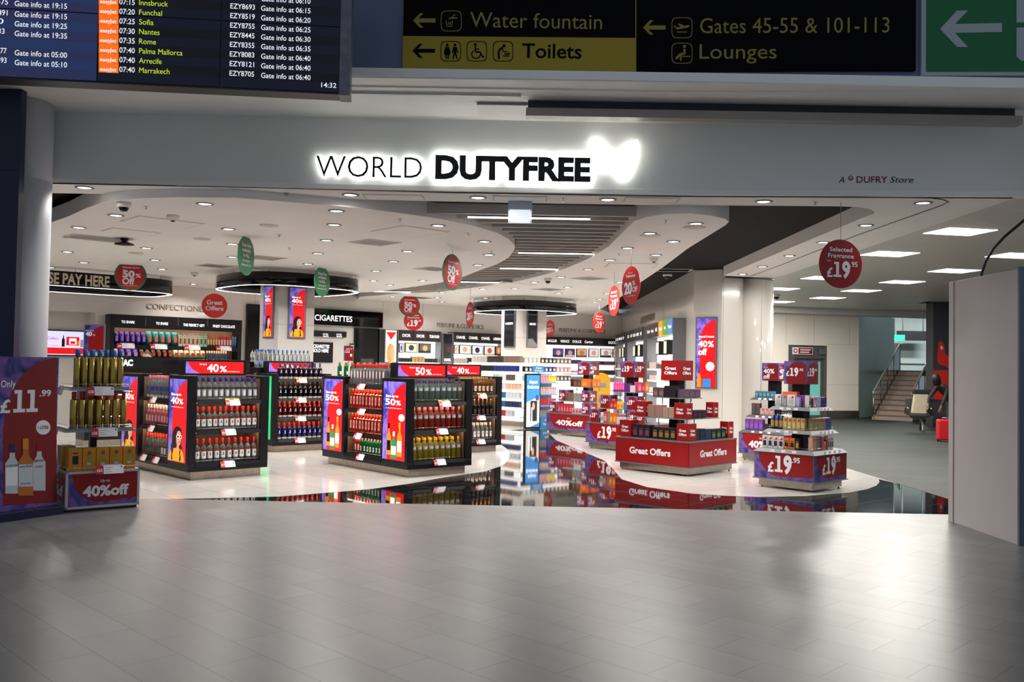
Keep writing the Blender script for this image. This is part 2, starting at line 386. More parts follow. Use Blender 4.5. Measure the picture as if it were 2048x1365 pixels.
slab('ceiling', [(p.x, p.y) for p in lf+le]+[(wl[1].x, wl[1].y), (wl[0].x, wl[0].y), (-14.2, 18), (-12, 16.6), (-9.5, 15.6)], [rsq(P1, 1.25)], 3.5, 3.7, CEIL)
wr = [W2.w(2.9, -.01), W2.w(0, -.01), W1.w(13.2, -.01), W1.w(W1.loc(720, 594)[0]-.1, -.01)]
slab('ceiling', [(p.x, p.y) for p in rf]+[(p.x, p.y) for p in wr]+[(p.x, p.y) for p in re_[::-1]], [rsq(P2, 1.25)], 3.5, 3.7, CEIL)
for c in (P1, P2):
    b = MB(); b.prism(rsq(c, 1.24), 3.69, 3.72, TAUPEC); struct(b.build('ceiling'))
# slatted ceiling between the clouds (one ceiling, its slats its pattern)
def xat(P, y):
    for a, c in zip(P, P[1:]):
        if (a.y-y)*(c.y-y) <= 0 and a.y != c.y: return a.x+(c.x-a.x)*(y-a.y)/(c.y-a.y)
    return None
b = MB(); y = 11.66; k = 0; SLY = []
lall = [F(x, y_, 3.5) for x, y_ in [(471, 395.5), (656.6, 411)]+LE]; rall = [F(x, y_, 3.5) for x, y_ in [(1292.6, 434.5)]+RE]
while y < 29:
    xl, xr = xat(lall[1:], y), xat(rall, y)
    if k == 0: xl, xr = -1.51, 1.67
    elif xl is not None and xr is None and y < 12.6: xr = 1.6
    if xl is not None and xr is not None and xr-xl > .3:
        b.box(xl+.03, y-.02, 3.55, xr-.03, y+.02, 3.68, TAUPE); SLY.append((y, xl, xr))
    y += .36 if k < 12 else .4; k += 1
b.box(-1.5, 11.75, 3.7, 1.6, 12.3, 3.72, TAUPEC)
struct(b.build('ceiling_slats'))
# pillars
PH = {0: .42, 1: .45}
for i_, c in enumerate((P1, P2)):
    h_ = PH[i_]; b = MB(); b.box(-h_, -h_, 0, h_, h_, 3.7, GLOSSW)
    for z in (1.2, 2.4): b.box(-h_-.002, -h_-.002, z-.003, h_+.002, h_+.002, z+.003, GREYM)
    struct(b.build('column', loc=c, rz=R(42)))

# ------------------------------------------------------------------ concourse on the other side
CC = tiles('concourse_ceiling_panel', '#dcd9d2', '#d6d3cc', '#f0eee8', 3.0, .75, R(38), .4, .0, .004)
flat('ceiling', [(5.78, 8.8), (24, 8.2), (24, 32), (5.78, 32)], 3.74, 3.85, CC)
CW = Frame((8.6, 30.6), math.atan2(31.3-30.42, 11.94-8.99))
STONE = tiles('stone_wall_panel', '#cfc6ba', '#cac1b5', '#b0a89d', 1.2, .6, 0, .2, 0, .004)
cw0, cw1 = CW.wx(1540, 800), CW.wx(1717, 800); ev0, ev1 = CW.wx(1576, 800), CW.wx(1653, 800); evz = CW.loc(1615, 691)[1]
b = MB()
for x0, x1, z0, z1 in ((cw0-1.5, ev0, 0, 3.75), (ev0, ev1, evz, 3.75), (ev1, cw1, 0, 3.75)): b.box(x0, 0, z0, x1, .3, z1, mat('stone_panel', '#f2eadf', .18, var=.03, scale=1, coat=.3))
for x in (cw0+.6, cw0+1.7, ev1+.9): b.box(x-.003, -.002, evz+.05, x+.003, 0, 3.7, GREYM)
for z in (1.15, evz+.05): b.box(ev1, -.002, z-.003, cw1, 0, z+.003, GREYM)
struct(b.build('wall_concourse', loc=CW.o, rz=CW.a))
b = MB(); b.box(ev1, -.03, 0, cw1, 0, .26, STEEL); b.box(cw0-1.5, -.03, 0, ev0, 0, .26, STEEL); struct(b.build('baseboard_concourse', loc=CW.o, rz=CW.a))
b = MB(); b.box(cw0-2, -.5, 3.55, cw1+5.2, .1, 3.78, WHITE); struct(b.build('trim_5', loc=CW.o, rz=CW.a))
SD = Vector((.62, .785, 0)); SW = Vector((.785, -.62, 0)); SO = Vector((12.3, 30.85, 0))
b = MB(); g0 = CW.w(cw1+.03, .06); g1 = g0+SD*4.3
b.prism([(g0.x, g0.y), (g1.x, g1.y), (g1.x-.06, g1.y+.05), (g0.x-.06, g0.y+.05)], 0, 3.7, TINTG); struct(b.build('wall_glazed'))
# hall beyond the stairs
PALE = mat('pale_hall_wall', '#c9d2cf', .5)
b = MB(); b.box(11, 43.6, 0, 30, 43.8, 6, PALE); b.box(15.0, 43.5, 2.05, 24, 43.6, 3.9, PALE); struct(b.build('wall_hall'))
flat('ceiling', [(11, 32), (30, 32), (30, 44), (11, 44)], 5.2, 5.3, WHITE)
u = SO+SD*3.1
b = MB(); b.prism([(u.x-.4, u.y-.1), (u.x+1.6, u.y-1.4), (u.x+6, u.y-1.4), (u.x+12, u.y+9), (u.x+2, u.y+9)], 1.5, 1.69, VINYL2); struct(b.build('floor'))
def num(b, s, x, z, h, y, m, w, bold=.05):
    """price numerals: the 1 has a flag and a slab foot"""
    k = w/len(s)
    for i, c in enumerate(s):
        u = x+k*i
        if c == '1': b.plate([(u+k*.05, z), (u+k*.95, z), (u+k*.95, z+h*.16), (u+k*.68, z+h*.16), (u+k*.68, z+h), (u+k*.10, z+h), (u+k*.10, z+h*.84), (u+k*.34, z+h*.84), (u+k*.34, z+h*.16), (u+k*.05, z+h*.16)], y, 0, m)
        else: b.text(c, u+k*.04, z, h, y, m, k*.95, bold=bold)
# ------------------------------------------------------------------ lettering on a frame, placed from measured points
def fp_(fr, px, py, off): x, z = fr.loc(px, py, off); return x, z
def ptext(b, fr, s, px, py, h, m, off=.002, wpx=None, al='l', bold=0, shear=0, th=0):
    x, z = fr.loc(px, py, off); z2 = fr.loc(px, py-h, off)[1]
    w_ = None
    if wpx: w_ = abs(fr.loc(px+wpx, py, off)[0]-x)
    b.text(s, x, z, z2-z, -off, m, w=w_, al=al, bold=bold, shear=shear, th=th)
def prect(b, fr, x0, y0, x1, y1, m, off=.001, th=0):
    xa, za = fr.loc(x0, (y0+y1)/2, off); xb, _ = fr.loc(x1, (y0+y1)/2, off); zt = fr.loc((x0+x1)/2, y0, off)[1]; zb = fr.loc((x0+x1)/2, y1, off)[1]
    b.rect(xa, zb, xb, zt, -off, m, th)
def ppoly(b, fr, pts, m, off=.001, th=0): b.plate([fr.loc(x, y, off) for x, y in pts], -off, th, m)
def at(fr, name, label, cat, group=None): return thing(name, label, cat, fr.o, fr.a, group)

# ------------------------------------------------------------------ shop name on the fascia
FA = Frame((-5.2, 10.35), math.atan2(.07, 6.7)); FB = Frame((1.5, 10.42), math.atan2(-.30, 4.7))
HALO = mat('halo_led', (1, 1, .97), .3, emit=13); LBLK = mat('letter_black', '#060607', .25)
t = at(FA, 'shop_name_sign', 'black halo-lit shop name letters on the grey fascia over the entrance', 'sign')
for word, x0, x1, y0, y1, bo in (('WORLD', 632, 843.5, 352.6, 354, -.012), ('DUTYFREE', 870, 1181, 355.2, 359, .048)):
    b = MB(); ptext(b, FA, word, x0, y0, 42 if word == 'WORLD' else 42.5, LBLK, .085, x1-x0, bold=bo, th=.03); b.build('lettering', t)
    b = MB(); ptext(b, FA, word, x0, y0, 42 if word == 'WORLD' else 42.5, HALO, .054, x1-x0, bold=bo-.004 if word != 'WORLD' else bo); b.build('halo_light', t)
WING = mat('wing_lit', (1, .99, .93), .3, emit=3.5)
t = at(FA, 'butterfly_logo', 'glowing white two-winged emblem on the fascia beside the shop name', 'sign')
for pts in ([(1185, 276), (1190, 272.5), (1197, 275), (1209, 290), (1221, 308), (1229, 326), (1221, 333), (1210, 337), (1200, 336), (1194, 325), (1188, 303)],
            [(1231, 330), (1237, 314), (1249, 297), (1262, 285), (1274, 279), (1276.5, 283), (1275, 303), (1268, 327), (1259, 348), (1250, 361), (1245, 359), (1236, 346)]):
    b = MB(); ppoly(b, FA, pts, WING, .08, .02); b.build('wing', t)
t = at(FB, 'store_caption', 'small grey and red caption lettering low on the fascia above the side band', 'sign')
b = MB(); ptext(b, FB, 'A', 1677, 366, 12, INK, .004, 12, shear=.25); ptext(b, FB, 'DUFRY', 1713, 365.5, 12.5, mat('caption_red', '#8e1c1c', .4), .004, 62, bold=.01); ptext(b, FB, 'Store', 1780, 365.5, 12, INK, .004, 47, shear=.25)
ppoly(b, FB, [(1697, 353), (1699, 353), (1699, 358), (1704, 358), (1704, 353), (1706, 353), (1706, 359), (1703, 361), (1700, 361), (1697, 359)], MATS['caption_red'], .004); ppoly(b, FB, [(1701, 350), (1702.3, 350), (1702.3, 356), (1701, 356)], MATS['caption_red'], .005)
b.build('lettering', t)

# ------------------------------------------------------------------ wayfinding on the upper bulkhead
UA = Frame((-1.9, 9.2), 0.0); UB = Frame((1.55, 9.2), math.atan2(-.22, 3.85))
SBLK = mat('sign_black', '#070608', .7, spec=.1); SYEL = mat('sign_yellow', '#a08a12', .4); SYT = mat('sign_yellow_text', '#8f8430', .45)
def arrow(b, fr, x0, x1, yc, hh, th, m, off):   # pointing to the left
    ppoly(b, fr, [(x0, yc), (x0+hh*.95, yc-hh), (x0+hh*1.45, yc-hh), (x0+hh*.75, yc-th), (x1, yc-th), (x1, yc+th), (x0+hh*.75, yc+th), (x0+hh*1.45, yc+hh), (x0+hh*.95, yc+hh)], m, off)
def rbox(b, fr, x, y, r, m, off):   # thin rounded square outline
    pts = []
    for k in range(24):
        a = 2*math.pi*k/24; c, s = math.cos(a), math.sin(a); q = (abs(c)**.45*(1 if c > 0 else -1), abs(s)**.45*(1 if s > 0 else -1)); pts.append(q)
    for i in range(24):
        p, q = pts[i], pts[(i+1) % 24]; k = (r-1.4)/r
        ppoly(b, fr, [(x+p[0]*r, y+p[1]*r), (x+q[0]*r, y+q[1]*r), (x+q[0]*r*k, y+q[1]*r*k), (x+p[0]*r*k, y+p[1]*r*k)], m, off)
def stroke(b, fr, pts, wd, m, off):
    for (xa, ya), (xb, yb) in zip(pts, pts[1:]):
        l = math.hypot(xb-xa, yb-ya); nx, ny = -(yb-ya)/l*wd/2, (xb-xa)/l*wd/2
        ppoly(b, fr, [(xa+nx, ya+ny), (xb+nx, yb+ny), (xb-nx, yb-ny), (xa-nx, ya-ny)], m, off)
def dot(b, fr, x, y, r, m, off): ppoly(b, fr, [(x+r*math.cos(i*.5236), y+r*math.sin(i*.5236)) for i in range(12)], m, off)
t = at(UA, 'direction_sign', 'black and yellow water fountain and toilets sign on the bulkhead', 'sign')
b = MB(); prect(b, UA, 807, -70, 1273, 141, SBLK, .04, .04); b.build('panel', t)
b = MB(); ppoly(b, UA, [(806, 72), (1272.5, 76), (1272.5, 143.5), (805, 137.5)], SYEL, .045, .005)
ppoly(b, UA, [(1270.8, -70), (1272.5, -70), (1272.5, 76), (1270.8, 76)], SYEL, .045, .004); b.build('yellow_band', t)
b = MB(); O = .047
arrow(b, UA, 826, 871, 41, 14.5, 4.2, SYT, O); rbox(b, UA, 902.5, 42, 21, SYT, O); ptext(b, UA, 'Water fountain', 940, 54, 30, SYT, O, 264, bold=0)
stroke(b, UA, [(898, 38), (900, 36), (914, 36)], 3, SYT, O); stroke(b, UA, [(906, 34), (906, 30), (903, 30), (911, 30)], 1.8, SYT, O); stroke(b, UA, [(892, 41), (894, 53), (903, 53), (905, 41)], 1.5, SYT, O); stroke(b, UA, [(897, 43), (898, 50)], 1.3, SYT, O); stroke(b, UA, [(901, 43), (900, 50)], 1.3, SYT, O)
O = .048; K = SBLK
arrow(b, UA, 825, 870, 101.5, 14, 3.8, K, O)
for x in (901.5, 953.5, 1006): rbox(b, UA, x, 102.5, 20.5, K, O)
ptext(b, UA, 'Toilets', 1044, 115, 28, K, O, 119, bold=.012)
for x, sk in ((894.5, 1), (910, 0)):   # two standing figures
    dot(b, UA, x, 90, 3, K, O)
    ppoly(b, UA, [(x-4, 94), (x+4, 94), (x+(7 if sk else 6), 106), (x+4.5, 107), (x+2.5, 99), (x+(6 if sk else 3), 110), (x-(6 if sk else 3), 110), (x-2.5, 99), (x-4.5, 107), (x-(7 if sk else 6), 106)], K, O)
    stroke(b, UA, [(x-2, 109), (x-(2 if sk else 4), 118)], 2.6, K, O); stroke(b, UA, [(x+2, 109), (x+(2 if sk else 4), 118)], 2.6, K, O)
dot(b, UA, 950.5, 89, 3, K, O); stroke(b, UA, [(950.5, 93), (951, 104), (960, 104), (965, 114), (968, 112.5)], 3, K, O); stroke(b, UA, [(951, 98), (958, 98)], 2, K, O)
stroke(b, UA, [(947, 101), (943, 107), (945, 114), (951, 117), (958, 115), (961, 109)], 2, K, O)
dot(b, UA, 1008, 91.5, 3.2, K, O); stroke(b, UA, [(1006, 95), (999, 99), (997, 106), (998, 118)], 4, K, O); stroke(b, UA, [(1004, 98), (1008, 104), (1014, 103)], 2, K, O); stroke(b, UA, [(1006, 112), (1019, 112)], 2, K, O); stroke(b, UA, [(1009, 108), (1017, 108)], 2.6, K, O); dot(b, UA, 1017.5, 107, 2, K, O)
b.build('lettering', t)
t = at(UB, 'direction_sign', 'black sign reading Gates 45-55 & 101-113 and Lounges on the bulkhead', 'sign')
b = MB(); prect(b, UB, 1274, -70, 1832, 141.5, SBLK, .04, .04); b.build('panel', t)
b = MB(); O = .043; arrow(b, UB, 1286, 1331, 55, 14.5, 4.2, SYT, O)
for y in (55.5, 106.5): rbox(b, UB, 1364, y, 21, SYT, O)
ptext(b, UB, 'Gates 45-55 & 101-113', 1400, 66.5, 30, SYT, O, 379); ptext(b, UB, 'Lounges', 1399, 117.5, 29, SYT, O, 154)
ppoly(b, UB, [(1347, 52), (1350, 51), (1353, 55), (1362, 53), (1355, 48), (1359, 47), (1369, 52), (1377, 50), (1380, 52), (1376, 55), (1354, 59)], SYT, O); stroke(b, UB, [(1353, 64), (1374, 64)], 1.8, SYT, O)
dot(b, UB, 1369, 93, 3.2, SYT, O); stroke(b, UB, [(1369, 98), (1369, 108), (1361, 108), (1352, 118)], 4.5, SYT, O); stroke(b, UB, [(1363, 108), (1361, 121)], 3, SYT, O); stroke(b, UB, [(1366, 113), (1380, 113)], 2, SYT, O)
b.build('lettering', t)
t = at(UB, 'exit_sign', 'green emergency exit sign with white arrow on the bulkhead', 'sign')
EXG = mat('exit_green', '#0d6a3c', .45); EXW = mat('exit_white', '#a9b4b8', .5)
b = MB(); prect(b, UB, 1843, -70, 2230, 151, EXW, .035, .035); b.build('frame', t)
b = MB(); prect(b, UB, 1853, -70, 2225, 143, EXG, .04, .005); b.build('panel', t)
b = MB(); ppoly(b, UB, [(1880, 58), (1914, 21), (1936, 21), (1910, 48), (2004, 46), (2004, 64), (1910, 66), (1936, 94), (1914, 94)], EXW, .043)
ppoly(b, UB, [(2033, -70), (2220, -70), (2220, 45), (2033, 45)], EXW, .043); ppoly(b, UB, [(2033, 55), (2220, 55), (2220, 122), (2042, 122), (2033, 113)], EXW, .043)
b.build('lettering', t)

# ------------------------------------------------------------------ shutter below the bulkhead
t = thing('roller_shutter', 'grey roller shutter with pale bottom bar under the bulkhead', 'shutter')
b = MB(); q0, q1 = D(1056, 205, 9.6), D(2030, 205, 9.6)
b.box(q0.x, 9.60, 4.335, q1.x, 9.62, 4.45, mat('shutter_curtain', '#34383d', .6, var=.1, scale=6)); b.build('curtain', t)
b = MB(); b.box(q0.x-.02, 9.54, 4.25, q1.x+.05, 9.68, 4.337, mat('shutter_bar', '#a39c95', .4, var=.03, scale=4))
b.build('bottom_bar', t)
t = thing('shutter_guide', 'white cover rail under the bulkhead, ending at the roller shutter', 'rail')
b = MB(); q2 = D(700, 180, 9.35)
b.box(-1.7, 9.33, 4.395, .05, 9.40, 4.432, WHITE); b.box(-1.7, 9.33, 4.39, .05, 9.335, 4.394, GREYM); b.build('rail', t)
b = MB(); b.box(-.42, 9.7, 4.405, .55, 10.3, 4.43, WHITE); b.box(-.42, 9.69, 4.40, .12, 9.7, 4.43, GREYM); b.build('cover_plate', t)

# ------------------------------------------------------------------ departure board
d0, d1 = F(0, 156, 3.92), F(680, 188.5, 3.92)
DB = Frame((d0.x, d0.y), math.atan2(d1.y-d0.y, d1.x-d0.x)); DX = DB.wx(680, 100); DXL = -1.2
t = at(DB, 'departure_board', 'dark departure board of screens hanging above the grey column', 'screen')
b = MB(); b.box(DXL, .012, 3.92, DX+.09, .2, 5.6, mat('board_casing', '#2b2a2c', .4)); b.build('casing', t)
b = MB(); b.box(DX, -.012, 3.91, DX+.092, .2, 5.6, mat('board_bezel', '#6f6c78', .35, .5, var=.2, scale=12)); b.build('bezel', t)
SCR = [mat('screen_navy', '#0a0e22', .15, emit=.5), mat('screen_navy_dark', '#05070f', .15, emit=.5), mat('screen_reflect_blue', '#22345e', .15, emit=.6), mat('screen_reflect_purple', '#2a2f55', .15, emit=.6)]  # blue and purple pair: reflection on the first screen, put into its colour
SW_ = mat('screen_white', '#f2f4f8', .3, emit=.75); SY_ = mat('screen_yellow', '#d6ea3a', .3, emit=.7); SO_ = mat('screen_orange', '#ff6a10', .3, emit=.9)
zs = [DB.loc(x, y)[1] for x, y in ((100, 20), (320, 35), (560, 49))]; zj = sum(zs)/3
xs = [DXL, DB.wx(196, 90), DB.wx(441, 100), DX]
rows = [(0, 0, [(8, 0), (24, 0)])]
for i in range(3):
    xa, xb = xs[i]+.006, xs[i+1]-.006
    for lo in (1, 0):
        za, zb = (3.935, zj-.005) if lo else (zj+.005, zj+.72)
        b = MB(); n = int(round((zb-za)/.0815)); hh = (zb-za)/n
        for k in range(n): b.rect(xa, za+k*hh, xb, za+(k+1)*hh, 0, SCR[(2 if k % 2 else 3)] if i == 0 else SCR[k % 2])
        b.rect(xa, za, xb, zb, .004, SCR[1], .006)
        if i == 0 and lo:
            for s_, x, y in (('Gate info at 19:15', 29, 33), ('Gate info at 19:25', 29, 52.5), ('Gate info at 19:35', 29, 72), ('Gate info at 05:00', 29, 110.5), ('Gate info at 05:10', 29, 130)): ptext(b, DB, s_, x, y, 10.5, SW_, .003, 105, bold=.006)
            for s_, x, y in (('491', -4, 30), ('0', -6, 47), ('33', -4, 67), ('577', -6, 106), ('493', -6, 125)): ptext(b, DB, s_, x, y, 10.5, SW_, .003, 19 if len(s_) > 2 else 13, bold=.006)
        if i == 0 and not lo: ptext(b, DB, 'Gate info at 19:15', 29, 12, 10.5, SW_, .003, 105, bold=.006); ptext(b, DB, '575', -6, 8, 10.5, SW_, .003, 22, bold=.006)
        if i == 1:
            for j, (tm, ct, wd) in enumerate((('07:15', 'Innsbruck', 58), ('07:20', 'Funchal', 46), ('07:25', 'Sofia', 29), ('07:30', 'Nantes', 41), ('07:35', 'Rome', 34), ('07:40', 'Palma Mallorca', 87), ('07:40', 'Arrecife', 45), ('07:40', 'Marrakech', 61))):
                y = 4+j*19.35
                if (j < 2) == bool(lo): continue
                prect(b, DB, 197.5, y-13, 237, y+6, SO_, .002); ptext(b, DB, 'easyJet', 200, y+2, 7, SW_, .004, 33, bold=.02)
                ptext(b, DB, tm, 238.5, y+4.3, 10.5, SW_, .003, 31, bold=.006); ptext(b, DB, ct, 278, y+6, 10.5, SY_, .003, wd)
        if i == 2:
            for j, (fl, tm) in enumerate((('EZY8689', '06:10'), ('EZY8693', '06:15'), ('EZY8519', '06:20'), ('EZY8755', '06:25'), ('EZY8445', '06:30'), ('EZY8355', '06:35'), ('EZY8083', '06:40'), ('EZY8121', '06:40'), ('EZY8705', '06:40'))):
                y = -3+j*19.2
                if (j < 3) == bool(lo): continue
                ptext(b, DB, fl, 461-j*.25, y+.5, 10, SW_, .003, 49, bold=.006); ptext(b, DB, 'Gate info at '+tm, 522, y+5, 10, SW_, .003, 99, bold=.006)
            if lo: ptext(b, DB, '14:32', 642.5, 174.5, 9.5, SW_, .003, 30, bold=.006)
        b.build('screen', t)

# ------------------------------------------------------------------ left: navy panel, round column
b = MB(); b.box(-9, 9.5, 0, -5.2, 9.6, 4.43, NAVY)
for z in (1.2, 3.57): b.box(-9, 9.496, z-.004, -5.2, 9.501, z+.004, INK)
struct(b.build('wall_navy'))
b = MB(); b.lathe([(.345, 0), (.345, 3.545), (.338, 3.55), (.345, 3.555), (.345, 4.44)], mat('column_paint', '#c9ccd2', .55, var=.02, scale=1), 48); struct(b.build('column', loc=(-5.5, 10.02, 0)))

# ------------------------------------------------------------------ right: white hoarding and the cable over it
HW = mat('hoarding_white', '#c4bdbc', .35, var=.02, scale=2)
t = thing('hoarding', 'tall white hoarding box standing on the grey floor beside the concourse', 'partition', (4.78, 8.56, 0))
b = MB(); b.box(0, .02, 0, 1.2, 1.27, 2.6, HW); b.build('panel', t, bevel=.003)
b = MB(); b.box(-.012, 1.27, 0, .5, 1.37, 2.6, HW)
b.build('corner_batten', t, bevel=.003)
b = MB(); b.box(-.01, -.012, 0, 1.2, .02, 2.62, mat('hoarding_ambient_blue', '#5f6d80', .4)); b.build('front_sheet', t)  # same white paint; bluish ambient light put into its colour
b = MB(); pts = [D(x, y, 9.98) for x, y in ((1957, 590), (1960, 575), (1963, 548), (1972, 522), (1988, 496), (2010, 473), (2040, 448), (2090, 405), (2150, 340))]
cp = []
for i in range(len(pts)-1):
    for k in range(4): cp.append(pts[i].lerp(pts[i+1], k/4))
b.tube([Vector((pts[0].x-.02, 9.98, .005)), Vector((pts[0].x-.02, 9.98, 1.6))]+cp+[pts[-1], Vector((6.6, 9.98, 4.42))], .016, mat('cable_rubber', '#1d1c1f', .5), 8); tag(b.build('cable'), 'thick black cable arching up behind the white hoarding to the ceiling', 'cable')

# ------------------------------------------------------------------ hanging ring canopies
def outline(c, rx, ry, n, rot, k=72):
    out = []
    for i in range(k):
        a = 2*math.pi*(i+.5)/k; ca, sa = math.cos(a), math.sin(a)
        x = rx*abs(ca)**(2/n)*(1 if ca > 0 else -1); y = ry*abs(sa)**(2/n)*(1 if sa > 0 else -1)
        out.append(Vector((c.x+x*math.cos(rot)-y*math.sin(rot), c.y+x*math.sin(rot)+y*math.cos(rot), 0)))
    return out
def canopy(c, rx, ry, n, rot, z0, z1, label, ztop=3.5):
    t = thing('ring_canopy', label, 'ceiling canopy', (c.x, c.y, z0), 0)
    O_, I_ = outline(c-c, rx, ry, n, rot), outline(c-c, rx-.10, ry-.10, n, rot); k = len(O_)
    h = z1-z0
    b = MB()
    vs = [(p.x, p.y, 0.015) for p in O_]+[(p.x, p.y, h) for p in O_]+[(p.x, p.y, 0.015) for p in I_]+[(p.x, p.y, h) for p in I_]
    fs = []
    for i in range(k):
        j = (i+1) % k; fs += [(i, j, k+j, k+i), (2*k+j, 2*k+i, 3*k+i, 3*k+j), (k+i, k+j, 3*k+j, 3*k+i), (j, i, 2*k+i, 2*k+j)]
    b.add(vs, fs, GLOSSB, True); b.build('band', t)
    b = MB(); q = [(p, p*1.0) for p in O_]
    vs = [(p.x, p.y, 0.014) for p in O_]+[(p.x, p.y, 0.004) for p in O_]+[((p*.86+q_*.14).x, (p*.86+q_*.14).y, 0.004) for p, q_ in zip(O_, I_)]+[((p*.86+q_*.14).x, (p*.86+q_*.14).y, .014) for p, q_ in zip(O_, I_)]
    fs = []
    for i in range(k):
        j = (i+1) % k
        for a in range(4): a2 = (a+1) % 4; fs.append((a*k+i, a2*k+i, a2*k+j, a*k+j))
    b.add(vs, fs, LED, True); b.build('light_strip', t)
    for i in range(0, k, k//8):
        p = (O_[i]+I_[i])*.5; b = MB(); b.tube([(p.x, p.y, h-.01), (p.x, p.y, ztop-z0)], .008, CHROME, 6); b.build('hanger', t)
    return t
canopy(P1, 1.36, 1.36, 3.0, R(42), 3.13, 3.41, 'black ring canopy with lit rim around the pillar with portrait posters')
canopy(P2, 1.32, 1.32, 3.0, R(42), 3.10, 3.38, 'black ring canopy with lit rim around the pillar with dark posters')
PC = Vector((-10.38, 19.3, 0))
t = canopy(PC, 3.0, 1.0, 4.5, R(42), 3.10, 3.42, 'long black canopy reading PLEASE PAY HERE above the tills')
PF = Frame((PC-VD*1.0)[:2], R(42)); b = MB(); ptext(b, PF, 'PLEASE PAY HERE', 219, 574.5, 20, mat('canopy_letters', '#d8cbb2', .4, .3), .012, -172, al='r', bold=.03, th=.01)
o = b.build('lettering', t); o.location = (PF.o.x-PC.x, PF.o.y-PC.y, -3.10); o.rotation_euler = (0, 0, PF.a)

# ------------------------------------------------------------------ hanging offer discs
DISCM = {'d': mat('disc_dimmed_red', '#8f1016', .4), 'r': mat('disc_red', '#b0161b', .4), 'b': mat('disc_bright_red', '#d8332c', .4), 'g': mat('disc_green', '#1f6b42', .4)}  # darkest red: same print, its distance from the lamps put into the colour
CORD = mat('cord', '#9a9592', .5)
def disc(px, py, wpx, hpx, diam, kind, label, sgn=1, ztop=3.5, base='r', fixY=None):
    Y = diam*FPX/hpx
    p = D(px, py, Y)
    a = -math.asin(p.x/math.hypot(p.x, p.y)) + sgn*math.acos(min(1, wpx/hpx))
    t = thing('hanging_disc_sign', label, 'hanging sign', p, a, 'round hanging offer signs')
    r = diam/2; b = MB()
    if kind == '50':
        b.ell(0, 0, r, r, -.004, DISCM['g'], .008, 40); b.ell(0, 0, r*.89, r*.89, -.006, DISCM['r'], 0, 40)
    else: b.ell(0, 0, r, r, -.004, DISCM['g'] if kind == 'duty' else DISCM[base], .008, 40)
    b.build('board', t)
    b = MB(); T = lambda s, x, z, h, w=None, al='c', bo=.02: b.text(s, x*r, z*r, h*r, -.008, PWHITE, None if w is None else w*r, al, bo)
    if kind == '50':
        T('Selected Spirits', .02, .50, .11, 1.02); T('up to', -.5, .36, .07, None, 'l'); T('50', -.5, -.1, .42, .76, 'l', .05); T('%', .30, -.1, .26, .34, 'l', .03); T('Off', -.5, -.56, .40, .76, 'l', .04); T('on average High Street prices', 0, -.68, .05, .9, 'c', 0)
    elif kind == 'duty':
        T('Duty Free', 0, .45, .17, 1.1); T('available', 0, .20, .17, 1.0); T('to ALL', 0, -.06, .17, .75); T('passengers', 0, -.3, .12, .9, 'c', .0); T('leaving the UK', 0, -.52, .12, 1.1, 'c', 0)
    elif kind == 'great':
        T('Great', 0, .1, .34, 1.25, 'c', .03); T('Offers', 0, -.38, .34, 1.4, 'c', .03)
    elif kind == '19':
        T('Selected', 0, .50, .17, 1.05); T('Fragrance', 0, .24, .17, 1.2); T('from', -.65, .08, .07, None, 'l', 0); T('£', -.65, -.55, .36, .28, 'l', .03); num(b, '19', -.36*r, -.55*r, .62*r, -.008, PWHITE, .80*r, .045); T('.95', .44, -.10, .2, .34, 'l', .02)
    elif kind == '20':
        T('Selected', -.05, .62, .08, .5, 'c', 0); T('Fragrance', 0, .42, .16, 1.0); T('20', -.7, -.42, .55, .85, 'l', .05); T('%', .2, -.02, .22, .3, 'l', .02); T('Off', .18, -.36, .26, .56, 'l', .02); T('on average UK High Street', 0, -.58, .06, 1.0, 'c', 0)
    b.build('lettering', t)
    b = MB(); b.tube([(0, 0, r-.004), (0, 0, ztop-p.z)], .0035, CORD, 6); b.build('cord', t)
disc(261, 552, 60, 60, .6, '50', 'green-rimmed red 50% Off disc hanging in front of the pay here canopy')
disc(492, 512, 32, 79, .6, 'duty', 'green duty free disc hanging higher, beside the portrait pillar canopy')
disc(644, 564, 31, 60, .6, 'duty', 'green duty free disc hanging lower, in front of the portrait pillar canopy')
disc(429, 612, 49, 49, .6, 'great', 'plain red Great Offers disc hanging before the confectionery lettering', base='b')
disc(904.5, 545, 39, 73, .6, '50', 'green-rimmed 50% Off disc turned sideways, hanging by the slatted ceiling')
disc(819, 612, 42, 43, .6, '50', 'green-rimmed 50% Off disc overlapping a red fragrance disc')
disc(827, 642, 39, 39, .58, '19', 'red 19.95 fragrance disc half hidden behind a 50% Off disc')
disc(940, 629, 16, 50, .6, '20', 'narrow-looking red 20% Off disc before the PERFUME & COSMETICS lettering', -1)
disc(1100, 658, 19, 34, .57, '20', 'small red 20% Off disc over the perfume wall beside the dark-postered pillar', -1, base='b')
disc(1198, 645, 24, 41, .6, '19', 'red 19.95 disc covering the end of the PERFUME & COSMETICS lettering', 1, base='b')
disc(1228, 602, 22, 61, .6, '19', 'red 19.95 disc hanging just below and beside the biggest 20% Off disc', -1, base='b')
disc(1262, 571, 36, 77, .6, '20', 'largest red 20% Off disc, hanging under the white cloud ceiling edge', -1)
disc(1681, 528, 81, 98, .575, '19', 'large red 19.95 disc hanging alone from the side band soffit', 1, 3.6, 'd')

